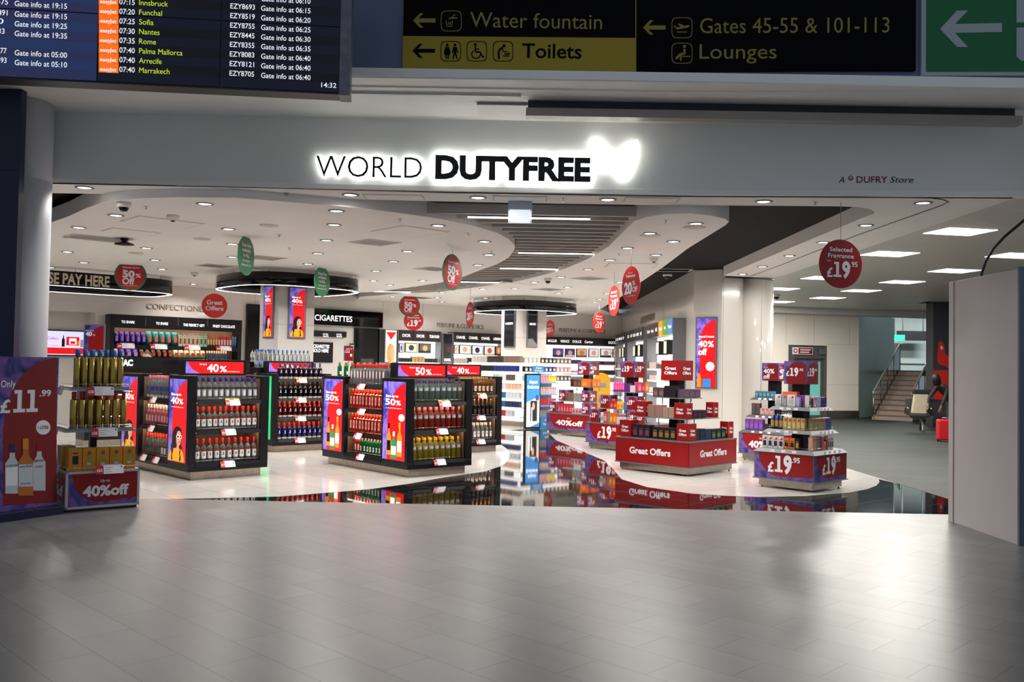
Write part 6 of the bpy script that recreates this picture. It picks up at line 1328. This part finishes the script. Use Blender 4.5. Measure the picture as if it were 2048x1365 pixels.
for x in (-.03, SWd+.03):
    b = MB(); b.tube([(x, .0, .86), (x, .0, .95), (x, .05, .98), (x, NS*RUN, NS*RISE+.98), (x, NS*RUN+.3, NS*RISE+.98)], .028, mat('rail_steel', '#c9c9c6', .3, .35), 10); b.build('handrail', t)
    for k in range(5):
        y = .02+k*NS*RUN/4; z = y/RUN*RISE; b = MB(); b.tube([(x, y, z), (x, y, z+.98)], .022, STEEL, 8); b.build('baluster', t)
    b = MB(); pts = [(x-.006, 0, .12), (x-.006, NS*RUN, NS*RISE+.12), (x-.006, NS*RUN, NS*RISE+.88), (x-.006, 0, .88)]
    b.add(pts+[(x+.006, p[1], p[2]) for p in pts], [(0, 1, 2, 3), (7, 6, 5, 4), (0, 4, 5, 1), (1, 5, 6, 2), (2, 6, 7, 3), (3, 7, 4, 0)], HG); b.build('glass_panel', t)
    b = MB(); b.add([(x-.03, -.05, 0), (x+.03, -.05, 0), (x+.03, NS*RUN, NS*RISE), (x-.03, NS*RUN, NS*RISE), (x-.03, -.05, .1), (x+.03, -.05, .1), (x+.03, NS*RUN, NS*RISE+.1), (x-.03, NS*RUN, NS*RISE+.1)], [(0, 3, 2, 1), (4, 5, 6, 7), (0, 1, 5, 4), (1, 2, 6, 5), (2, 3, 7, 6), (3, 0, 4, 7)], STEEL); b.build('stringer', t)
# unseen fittings added to brighten the pale hall
for i, (x, y) in enumerate(((16, 38), (19.5, 40))):
    t = thing('added_hall_light', f'added unseen ceiling light brightening the pale hall beyond the stairs, {ORD[i]} from the shop', 'ceiling light', (x, y, 5.2), 0, 'added lights of the pale hall')
    b = MB(); b.box(-1, -.15, -.04, 1, .15, 0, mat('added_hall_lamp', (1, .98, .95), .3, emit=4)); b.build('diffuser', t)
    l = bpy.data.lights.new('added_hall_lamp', 'AREA'); l.shape = 'RECTANGLE'; l.size = 2; l.size_y = .3; l.energy = 260; l.color = (.92, 1, .98)
    l = bpy.data.objects.new('added_hall_lamp', l); COL.objects.link(l); l.parent = t; l.location = (0, 0, -.06)
# balustrade along the upper landing
q0 = SO+SD*3.75+SW*(SWd+.15); t = thing('landing_balustrade', 'steel and glass balustrade on the landing at the top of the stairs', 'railing', (q0.x, q0.y, 1.69), R(-5))
b = MB(); b.tube([(-.1, 0, 1.0), (3.5, 0, 1.0)], .028, CHROME, 10); b.build('handrail', t)
for k in range(4): b = MB(); b.tube([(k*1.1, 0, 0), (k*1.1, 0, 1.0)], .022, STEEL, 8); b.build('baluster', t)
b = MB(); b.box(0, -.006, .1, 3.4, .006, .9, HG); b.build('glass_panel', t)
q = D(1789, 676, 40); t = thing('exit_sign', 'small glowing green exit sign above the staircase landing', 'sign', q, R(-10)); b = MB(); b.box(-.42, -.05, -.13, .42, .05, .13, mat('exit_glow', '#3ad09a', .3, emit=1.0)); b.build('panel', t); b = MB(); b.box(-.02, -.02, .13, .02, .02, 5.2-q.z, GREYM); b.build('hanger', t)
q = D(1827, 671, 42.5); t = thing('hanging_board', 'dark rectangular panel hanging in the pale hall beyond the stairs', 'sign', q, 0); b = MB(); b.box(-.75, 0, -.25, .75, .1, .2, mat('hall_sign_dark', '#2b2d30', .4)); b.build('panel', t); b = MB(); b.box(-.5, .03, .2, -.45, .07, 5.2-q.z, GREYM); b.build('hanger', t); b = MB(); b.box(.45, .03, .2, .5, .07, 5.2-q.z, GREYM); b.build('hanger', t)
# dark advert column by the hoarding
AC = Frame(D(1866, 700, 27.2)[:2], R(-2)); zt_ = AC.loc(1880, 592)[1]
b = MB(); b.box(0, 0, 0, 1.6, .5, 3.9, mat('advert_grey', '#2d2e33', .45)); struct(b.build('column', loc=AC.o, rz=AC.a))
b = MB(); b.box(-.22, -.1, zt_, 1.9, .6, 3.74, WHITE); struct(b.build('trim_6', loc=AC.o, rz=AC.a))
t = thing('wall_advert', 'dark and red advert with a glossy red shape beside the stairs', 'poster', AC.o, AC.a)
b = MB(); b.box(.01, -.02, .95, 1.55, -.001, zt_-.02, mat('advert_dark', '#303138', .4)); b.build('board', t)
b = MB(); ARD = mat('advert_red', '#b8241c', .4)
g = lambda pts, m, o: b.plate([AC.loc(x, y, o) for x, y in pts], -o, 0, m)
prect(b, AC, 1867, 741, 1896, 806, ARD, .022); g([(1877, 684), (1883, 683), (1888, 690), (1890, 708), (1896, 712), (1905, 716), (1905, 737), (1896, 737), (1890, 732), (1882, 731), (1876, 726), (1874, 715)], ARD, .023); ptext(b, AC, 'b', 1881.5, 699, 7, PWHITE, .026, 4.5, bold=.02); g([(1885, 790), (1896, 772), (1905, 765), (1905, 800), (1890, 806)], DKRED, .025); b.build('poster', t)

# ------------------------------------------------------------------ waiting bench, bag, case, traveller
BEN = mat('bench_black', '#232428', .4); bx = F(1822, 862); ba = R(-12)
t = thing('waiting_bench', 'black beam bench with steel armrests standing before the stairs', 'bench', (bx.x, bx.y, 0), ba)
b = MB(); b.box(-.05, .12, .36, 2.4, .2, .40, GREYM); b.build('beam', t)
for i in range(4):
    x = -.05+i*.6
    b = MB(); pr_ = [(-.05, .40), (.05, .44), (.3, .41), (.42, .44), (.50, .62), (.56, .86), (.54, .87), (.47, .62), (.40, .47), (.3, .44), (.05, .47), (-.05, .43)]
    b.add([(x, p[0], p[1]) for p in pr_]+[(x+.54, p[0], p[1]) for p in pr_], [list(range(12))[::-1], list(range(12, 24))]+[(k, (k+1) % 12, 12+(k+1) % 12, 12+k) for k in range(12)], BEN); b.build('seat', t)
for i in range(5):
    x = -.08+i*.6; b = MB(); b.tube([(x, .42, .45), (x, .36, .62), (x, .28, .645), (x, .02, .64), (x, -.02, .6)], .014, CHROME, 8); b.build('armrest', t)
for x in (.3, 2.0):
    b = MB(); b.tube([(x, .16, .37), (x, .0, .2), (x-.05, -.25, .02)], .022, GREYM, 8); b.tube([(x, .16, .37), (x, .3, .2), (x+.05, .5, .02)], .022, GREYM, 8); b.build('leg', t)
p = Matrix.Translation((bx.x, bx.y, 0)) @ Matrix.Rotation(ba, 4, 'Z')
t = thing('travel_bag', 'tall beige bag with a black top on the end of the bench', 'bag', p @ Vector((.24, .18, .475)), ba)
b = MB(); b.frustum(-.2, -.10, .2, .10, 0, -.12, -.03, .24, .14, .55, mat('bag_beige', '#a59a82', .7, var=.1, scale=8)); b.build('body', t, bevel=.02)
b = MB(); b.box(-.16, -.06, .55, .42, .16, .67, mat('bag_black', '#141416', .6)); b.build('flap', t, bevel=.02)
cs = F(1892, 884); t = thing('suitcase', 'small bright red suitcase standing at the edge of the white hoarding', 'suitcase', (cs.x, cs.y, 0), R(-8))
b = MB(); b.box(-.2, -.11, .04, .2, .11, .52, mat('case_red', '#a81018', .45, var=.05, scale=6)); b.build('shell', t, bevel=.03)
b = MB(); b.tube([(-.08, 0, .52), (-.08, 0, .56), (.08, 0, .56), (.08, 0, .52)], .01, GREYM, 8); b.build('handle', t)
for x, y in ((-.16, -.08), (.16, -.08), (-.16, .08), (.16, .08)): b = MB(); b.lathe([(.02, 0), (.025, .02), (.02, .04)], INK, 10, x, y); b.build('wheel', t)

# ------------------------------------------------------------------ people
def body(name, joints, bones, loc, rz, paint, label, head, hair_m, hairz, parts=()):
    """one skinned surface; joints: name -> (x, y, z, radius)"""
    keys = list(joints); me = bpy.data.meshes.new('body'); me.from_pydata([joints[k][:3] for k in keys], [(keys.index(a), keys.index(c)) for a, c in bones], [])
    o = bpy.data.objects.new('body_skeleton', me); COL.objects.link(o)
    m = o.modifiers.new('skin', 'SKIN'); m.use_smooth_shade = True
    for i, k in enumerate(keys):
        r_ = joints[k][3]; r_ = r_ if isinstance(r_, tuple) else (r_, r_); me.skin_vertices[0].data[i].radius = r_
    me.skin_vertices[0].data[0].use_root = True
    s_ = o.modifiers.new('sub', 'SUBSURF'); s_.levels = 2; s_.render_levels = 2
    dg = bpy.context.evaluated_depsgraph_get(); dg.update(); nm = bpy.data.meshes.new_from_object(o.evaluated_get(dg)); bpy.data.objects.remove(o)
    b = MB(); vs = [tuple(v.co) for v in nm.vertices]
    for p_ in nm.polygons:
        c = p_.center; b.mi(paint(c))
    b.v = vs; b.f = [list(p_.vertices) for p_ in nm.polygons]; b.fm = [b.mi(paint(p_.center)) for p_ in nm.polygons]; b.sm = [True]*len(b.f)
    hx, hy, hz, tilt, turn = head; HM = Matrix.Translation((hx, hy, hz)) @ Matrix.Rotation(turn, 4, 'Z') @ Matrix.Rotation(tilt, 4, 'X'); b.T = HM
    SK = paint('skin')
    prof = [(0, -.125), (.028, -.122), (.048, -.105), (.062, -.07), (.072, -.02), (.076, .03), (.073, .07), (.055, .105), (.025, .122), (0, .125)]
    b.lathe(prof, SK, 20, sy=1.18)
    b.add([(-.012, -.078, -.03), (.012, -.078, -.03), (.017, -.09, -.048), (-.017, -.09, -.048), (0, -.112, -.042), (0, -.088, .015)], [(0, 1, 5), (1, 2, 4, 5), (3, 0, 5, 4), (2, 3, 4)], SK, True)
    for sx in (-1, 1):
        b.lathe([(0, -.03), (.012, -.02), (.016, .0), (.014, .02), (0, .032)], SK, 10, sx*.078, .01, sx=.5)
        b.lathe([(0, -.009), (.012, 0), (0, .009)], INK, 10, sx*.03, -.078)
    b.box(-.022, -.086, -.072, .022, -.074, -.066, mat('lip', '#8a4a42', .5))
    o = b.build(name, None, loc, rz); tag(o, label, 'person')
    b = MB(); b.T = HM; vs = []; n, k = 10, 22
    hs = hairz[2] if len(hairz) > 2 else 1.0
    for i in range(n+1):
        th = math.pi*.5*i/n*1.12
        for j in range(k):
            a_ = 2*math.pi*j/k; back = max(0, math.sin(a_)); ext = hairz[0]+hairz[1]*back
            z = .012+.128*math.cos(th*ext/1.0); r_ = .083*hs*math.sin(min(th*ext, math.pi*.62)); vs.append((r_*math.cos(a_), r_*1.16*math.sin(a_)+.004+.02*(hs-1)/.3, (z-.012)*hs+.012))
    b.add(vs, [(i*k+j, i*k+(j+1) % k, (i+1)*k+(j+1) % k, (i+1)*k+j) for i in range(n) for j in range(k)], hair_m, True); b.build('hair', o)
    for nm_, bm in parts: bm.T = Matrix.Identity(4); bm.build(nm_, o)
    return o, HM
def hand(J, B, base, wrist, d, up, ln=.17):
    """palm and five fingers as chains rooted at the wrist"""
    d = Vector(d).normalized(); up = Vector(up).normalized(); sd = d.cross(up); w_ = Vector(wrist)
    pm = w_+d*.07; J[base+'palm'] = (*pm, (.036, .018)); B.append((base, base+'palm'))
    for i, (s_, l) in enumerate(((-.03, .075), (-.01, .085), (.01, .08), (.03, .062))):
        k0 = pm+sd*s_*.8+d*.03; k1 = k0+d*l*.55-up*.008; k2 = k1+d*l*.4-up*.025
        for nm, p_, r_ in (('a', k0, .0095), ('b', k1, .009), ('c', k2, .0075)): J[f'{base}f{i}{nm}'] = (*p_, r_)
        B += [(base+'palm', f'{base}f{i}a'), (f'{base}f{i}a', f'{base}f{i}b'), (f'{base}f{i}b', f'{base}f{i}c')]
    t0 = w_+d*.03+sd*(-.045); t1 = t0+d*.04-sd*.012-up*.012; J[base+'t0'] = (*t0, .011); J[base+'t1'] = (*t1, .0085); B += [(base, base+'t0'), (base+'t0', base+'t1')]
def person(name, label, loc, rz, lean, cols, head_tilt, hair_m, hairz, arms, turn=0):
    """facing local -y; lean tilts the torso forward at the hip"""
    J, B = {}, []; cl, sl = math.cos(lean), math.sin(lean)
    up = lambda l, y=0: (0, -l*sl+y*cl, .93+l*cl+y*sl)
    J['pelvis'] = (0, 0, .93, (.15, .11)); 
    for nm, l, r_ in (('waist', .16, (.14, .10)), ('chest', .36, (.17, .12)), ('collar', .50, (.13, .09)), ('neck', .57, (.06, .06)), ('skull', .64, (.055, .055))): J[nm] = (*up(l), r_)
    B += [('pelvis', 'waist'), ('waist', 'chest'), ('chest', 'collar'), ('collar', 'neck'), ('neck', 'skull')]
    for s_, sx in (('l', -1), ('r', 1)):
        c = up(.49); J[s_+'sh'] = (sx*.17, c[1], c[2]-.015, .062); J[s_+'el'] = (*arms[s_][0], .045); J[s_+'wr'] = (*arms[s_][1], .03)
        B += [('collar', s_+'sh'), (s_+'sh', s_+'el'), (s_+'el', s_+'wr')]
        e, w_ = Vector(arms[s_][0]), Vector(arms[s_][1]); hand(J, B, s_+'wr', w_, w_-e, (sx*.3, -1, .3))
        J[s_+'hip'] = (sx*.09, .0, .87, .095); J[s_+'kn'] = (sx*.10, -.03, .49, .062); J[s_+'an'] = (sx*.11, .02, .09, .042); J[s_+'to'] = (sx*.12, -.15, .035, .035)
        B += [('pelvis', s_+'hip'), (s_+'hip', s_+'kn'), (s_+'kn', s_+'an'), (s_+'an', s_+'to')]
    hands = [Vector(arms[k][1]) for k in 'lr']; shirt, trous, skin, shoe, cuff = cols
    def paint(c):
        if isinstance(c, str): return skin
        if any((c-h).length < cuff for h in hands): return skin
        if c.z < .12: return shoe
        if c.z < .95 and abs(c.x) < .26 and not any(abs(c.x-h.x) < .07 and (c-h).length < .2 for h in hands) and c.y > -.25: return trous
        n_ = Vector(up(.60))
        if (c-n_).dot(Vector((0, -sl, cl))) > -.035 and abs(c.x) < .1: return skin
        return shirt
    h = up(.76, -.02)
    return body(name, J, B, loc, rz, paint, label, (h[0], h[1], h[2], head_tilt, turn), hair_m, hairz)
SKN = mat('skin_fair', '#c99a86', .5); SKD = mat('skin_brown', '#5a3a2c', .5); SHW = mat('shirt_white', '#d8d8dc', .7, var=.03, scale=20); BLKC = mat('cloth_black', '#121214', .8, var=.1, scale=20); TRO = mat('trousers_dark', '#1c1d24', .8); SHO = mat('shoe_black', '#0e0e10', .4)
q = D(318, 714, 19.4)
o, HM = person('person', 'balding person in a white shirt looking down behind the black cabinets', (q.x, q.y, 0), R(-50), .28, (SHW, TRO, SKN, SHO, .14), .45, mat('hair_grey_brown', '#4a3a30', .7), (.55, .5), dict(l=((-.27, -.2, 1.12), (-.2, -.42, 1.02)), r=((.27, -.2, 1.12), (.2, -.42, 1.02))))
b = MB(); b.T = HM
for sx in (-1, 1): b.tube([(sx*.03+.022*math.cos(k*.785), -.094, .0+.018*math.sin(k*.785)) for k in range(9)], .002, INK, 6); b.tube([(sx*.05, -.092, .004), (sx*.08, .0, .006)], .002, INK, 6)
b.tube([(-.01, -.096, .002), (.01, -.096, .002)], .002, INK, 6); b.build('glasses', o)
b = MB(); b.tube([(-.07, -.02-.1, 1.46), (-.05, -.28, 1.28), (0, -.26, 1.12), (.05, -.28, 1.28), (.07, -.12, 1.46)], .008, NAVY, 6); b.build('lanyard', o)
q = D(279, 716, 20.6)
person('person', 'dark-haired person bent low behind the black cabinets beside the white shirt', (q.x, q.y, 0), R(-20), .55, (BLKC, TRO, SKN, SHO, .14), .5, mat('hair_black', '#0e0b0c', .6), (1.0, .75), dict(l=((-.25, -.35, 1.0), (-.18, -.5, .95)), r=((.25, -.35, 1.0), (.18, -.5, .95))), turn=.5)
q = D(1889, 800, 23.6)
person('person', 'dark-clothed person bending over the bench beside the white hoarding', (q.x+.22, q.y, 0), R(-68), .85, (BLKC, TRO, SKD, SHO, .10), .55, MATS['hair_black'], (1.35, .6, 1.3), dict(l=((-.2, -.60, .98), (-.14, -.72, .74)), r=((.2, -.5, .95), (.15, -.6, .70))), turn=.5)
# ------------------------------------------------------------------ small ceiling fittings
VENTW = mat('vent_cream', '#cfc8c0', .5)
def vent(px, py, w_, d, label, ang=42, z=3.5, m=None):
    p = F(px, py, z); t = thing('ceiling_vent', label, 'ceiling vent', p, R(ang), 'ceiling vents and panels')
    b = MB(); b.box(-w_/2, -d/2, -.008, w_/2, -d/2+.04, .002, VENTW); b.box(-w_/2, d/2-.04, -.008, w_/2, d/2, .002, VENTW); b.box(-w_/2, -d/2+.04, -.008, -w_/2+.04, d/2-.04, .002, VENTW); b.box(w_/2-.04, -d/2+.04, -.008, w_/2, d/2-.04, .002, VENTW); b.build('frame', t)
    b = MB(); n = int((d-.1)/.05)
    for i in range(n): y = -d/2+.05+(d-.1)*(i+.5)/n; b.add([(-w_/2+.04, y-.018, -.004), (w_/2-.04, y-.018, -.004), (w_/2-.04, y+.014, .0), (-w_/2+.04, y+.014, .0)], [(0, 1, 2, 3)], m or TAUPE)
    b.build('louvre', t)
for i, (x, y, w_, d) in enumerate(((195, 477, .9, .6), (750, 485, .6, .6), (430, 532, .6, .6), (530, 516, .6, .6), (868, 538, .6, .6), (840, 596, .6, .6))):
    vent(x, y, w_, d, f'square louvred vent in the white cloud ceiling over the spirits, {ORD[i]} counting across')
for i, (x, y, w_, d) in enumerate(((1178, 557, .6, .6), (1096, 579, .6, .6))):
    vent(x, y, w_, d, f'square louvred vent in the white cloud ceiling over the perfumes, {ORD[i]} from the shopfront')
vent(1342, 540.5, .9, .5, 'pale louvred vent in the dark ceiling above the side wall of perfumes', 0, 3.8, VENTW)
def hatch(px, py, w_, d, label, ang=42, z=3.5):
    p = F(px, py, z); t = thing('access_hatch', label, 'access panel', p, R(ang), 'ceiling vents and panels')
    b = MB(); b.box(-w_/2, -d/2, -.006, w_/2, d/2, .002, VENTW); b.build('frame', t)
    b = MB(); b.box(-w_/2+.02, -d/2+.02, -.008, w_/2-.02, d/2-.02, -.006, CEIL); b.build('hatch', t)
for i, (x, y, z, an, w_, d, l) in enumerate(((788, 394, 3.6, 0, .72, .3, 'flush access panel in the shopfront soffit, before the curved white cloud'), (1040, 397, 3.6, 0, .65, .3, 'flush access panel in the shopfront soffit above the hanging light box'), (1302, 400, 3.6, 0, .65, .3, 'flush access panel in the shopfront soffit, between two downlights past the light box'),
    (325, 445, 3.5, 42, .9, .7, 'pinkish access panel in the cloud ceiling near the domed camera'), (262, 464, 3.5, 42, .7, .5, 'grey access panel in the cloud ceiling beside the dark fan fitting'), (820, 463, 3.5, 42, .8, .8, 'square access panel in the cloud ceiling by the slatted ceiling edge'), (1262, 531, 3.5, 0, .9, .7, 'long access panel in the cloud ceiling above the largest 20% Off disc'), (1024, 569, 3.5, 42, .9, .7, 'access panel in the cloud ceiling before the perfume pillar canopy'))): hatch(x, y, w_, d, l, an, z)
def dome(px, py, label, z=3.5, r=.085):
    p = F(px, py, z); t = thing('dome_camera', label, 'security camera', p, 0)
    b = MB(); b.lathe([(r, .0), (r, -.05), (r*.85, -.06), (0, -.06)][::-1], WHITE, 20); b.build('housing', t)
    b = MB(); b.lathe([(0, -.06-r*.6), (r*.45, -.06-r*.5), (r*.66, -.06-r*.2), (r*.68, -.058)], GLOSSB, 16); b.build('lens_dome', t)
dome(248, 405.5, 'white domed camera with black lens under the front edge of the left cloud'.replace('the left cloud', 'the spirits cloud ceiling'))
dome(1096, 557, 'small domed camera before the perfume pillar canopy'); dome(1335, 548, 'white domed camera on the dark ceiling beside the side wall', 3.8, .11)
dome(1553, 590, 'black-lensed domed camera on the concourse ceiling beside the round white column', 3.74, .11)
def detector(px, py, label, z=3.5):
    p = F(px, py, z); t = thing('smoke_detector', label, 'detector', p, 0); b = MB(); b.lathe([(0, -.07), (.05, -.07), (.07, -.045), (.08, -.03), (.08, 0)], WHITE, 20); b.build('body', t); b = MB(); b.lathe([(0, -.085), (.02, -.085), (.03, -.07)], INK, 12); b.build('sensor', t)
detector(346, 431, 'white smoke detector in the spirits cloud ceiling beside the pinkish access panel'); detector(389, 545, 'small white detector far back in the spirits cloud ceiling'); detector(1308, 516, 'white detector in the cloud ceiling above the 20% Off disc')
def speaker(px, py, label, z=3.5, r=.12):
    p = F(px, py, z); t = thing('ceiling_speaker', label, 'ceiling speaker', p, 0, 'round ceiling speakers'); b = MB(); b.lathe([(r, 0), (r, -.006), (r*.93, -.009)], VENTW, 28); b.build('rim', t); b = MB(); b.lathe([(0, -.008), (r*.93, -.008)], mat('speaker_mesh', '#b9b2ac', .6, var=.1, scale=80), 28); b.build('grille', t)
for i, (x, y) in enumerate(((538, 451), (404, 478), (272, 506), (1389, 455), (1300, 471))): speaker(x, y, f'round flush ceiling speaker, {ORD[i]} of those in the white cloud ceilings', 3.5, .13 if i < 3 else .15)
for i, (x, y, z) in enumerate(((573, 386, 3.6), (1630, 404.5, 3.6), (1126, 397, 3.6), (292, 412.5, 3.5), (558, 469.5, 3.5), (800, 438, 3.5), (936, 467, 3.5), (579, 496, 3.5), (1332, 441, 3.5), (1239, 508, 3.5), (983, 503, 3.5), (131, 472, 3.5))):
    p = F(x, y, z); t = thing('sprinkler_head', f'tiny sprinkler head in the white shop ceiling, {ORD[i]} of those in view', 'sprinkler', p, 0, 'sprinkler heads'); b = MB(); b.lathe([(.035, 0), (.035, -.004), (.012, -.008)], CHROME, 16); b.build('rose', t); b = MB(); b.lathe([(.006, -.006), (.006, -.03), (.022, -.032), (.022, -.035), (0, -.035)], CHROME, 12); b.build('nozzle', t)
p = F(249, 477, 3.5); t = thing('ceiling_fan_fitting', 'dark mushroom-shaped fitting hanging from the cloud ceiling beside the vent', 'ceiling fitting', p, 0)
b = MB(); b.lathe([(.06, 0), (.06, -.03), (.03, -.05)], INK, 16); b.build('base', t); b = MB(); b.lathe([(.03, -.05), (.14, -.085), (.15, -.10), (0, -.11)], INK, 20); b.build('shade', t)
# ------------------------------------------------------------------ downlights
b = MB(); b.lathe([(.075, 0), (.105, 0), (.105, -.008), (.078, -.012), (.075, 0)], GREYM, 24); RING = b.mesh('trim_ring')
b = MB(); b.lathe([(0, -.004), (.074, -.004)], LAMP, 24); LENS = b.mesh('lens')
DL = bpy.data.lights.new('downlight', 'AREA'); DL.shape = 'DISK'; DL.size = .14; DL.energy = DOWN_W; DL.color = WARM; DL.spread = R(155)
DLL = DL.copy(); DLL.energy = DOWN_W*.78; DLL.spread = R(153)
DS = DL.copy(); DS.energy = 10.0
def downlight(p, label, group, power=None):
    t = thing('downlight', label, 'ceiling light', p, 0, group)
    inst('trim_ring', RING, (0, 0, 0), 0, t); inst('lens', LENS, (0, 0, -.001), 0, t)
    l = bpy.data.objects.new('lamp', power or DL); COL.objects.link(l); l.parent = t; l.location = (0, 0, -.02)
for i, (x, y) in enumerate(((169, 375), (450, 383.5), (701, 389.5), (956, 395), (1215.5, 399), (1527, 403), (1846, 405.5))):
    downlight(F(x, y, 3.6), f'round downlight in the soffit under the grey fascia, {ORD[i]} from the grey column', 'downlights in the shopfront soffit', DS)
for i, (x, y) in enumerate(((1731.6, 450.5), (1646, 484.7), (1579, 511.6), (1525, 533), (1485, 548.6))):
    downlight(F(x, y, 3.6), f'round downlight in the white band beside the concourse ceiling, {ORD[i]} from the shopfront', 'downlights in the side band', DS)
for x, y in ((232,430.5),(157.5,455),(410,407.5),(673,421.6),(668,449.4),(457,458),(465,488),(653,480.6),(293,496),(135,503.6),(465,514),(636,507),(815,502.5),(310,520),(167.5,525),(324,538.5),(616,528),(786.5,523),(752,542),(461,551),(876,451),(969,483),(977.6,509.4),(956,530),(845,561.7),(780,570),(747,561.7),(387,568.6),(101,535)):
    downlight(F(x, y, 3.5), 'round downlight in the white cloud ceiling above the spirits cabinets', 'downlights over the spirits area', DLL)
for x, y in ((1391.8,447),(1299.5,466.7),(1346.7,483),(1255,496),(1312,510),(1220,520),(1176.5,539),(1121.8,554),(1068.8,564.8),(1135.5,574.7),(1239.7,564.5),(1214,587),(966,578),(1029.6,577),(884,585),(784.6,593),(875,595.7),(971,596.6),(884,604),(1117,586),(1199,599),(1190,605),(1090,606)):
    downlight(F(x, y, 3.5), 'round downlight in the white cloud ceiling above the fragrance area', 'downlights over the fragrance area')
# linear lights between the slats
for i, (a, c) in enumerate((((935, 432), (1180, 437.5)), ((1037, 505), (1185, 507.5)), ((1000, 536), (1125, 539)), ((920, 563), (1010, 566)), ((745, 582), (835, 585)))):
    p, q = F(*a, 3.54), F(*c, 3.54); yy = (p.y+q.y)/2
    t = thing('linear_light', f'slim white linear light between the ceiling slats, {ORD[i]} from the shopfront', 'ceiling light', ((p.x+q.x)/2, yy+.0, 3.53), 0, 'linear lights between the slats')
    L = (q.x-p.x)/2
    b = MB(); b.box(-L, .025, .012, L, .075, .16, GREYM); b.build('housing', t)
    b = MB(); b.box(-L, .026, 0, L, .074, .012, mat('linear_diffuser', (1, .98, .96), .3, emit=7)); b.build('diffuser', t)
# concourse light panels
PD = mat('panel_diffuser', (1, .97, .90), .4, emit=4.5)
for i, (x, y) in enumerate(((1919.6, 462.8), (1778.8, 507.5), (1908.5, 541.6), (1804, 564), (1722, 581.5), (1655, 596), (2033, 511), (1647, 556), (1560, 577.7), (1556, 603.7))):
    p = F(x, y, 3.74)
    t = thing('recessed_light', f'square recessed light panel in the concourse ceiling, {ORD[i]} of the ten, counted from the front edge of frame'.replace(', counted from the front edge of frame', ''), 'ceiling light', p, R(11), 'light panels in the concourse ceiling')
    b = MB(); b.box(-.42, -.33, -.006, .42, .33, .004, GREYM); b.build('frame', t)
    b = MB(); b.box(-.40, -.31, -.012, .40, .31, -.006, PD); b.build('diffuser', t)
    l = bpy.data.lights.new('panel_lamp', 'AREA'); l.shape = 'RECTANGLE'; l.size = .8; l.size_y = .6; l.energy = PANEL_W; l.color = (1, .96, .88)
    l = bpy.data.objects.new('panel_lamp', l); COL.objects.link(l); l.parent = t; l.location = (0, 0, -.02)
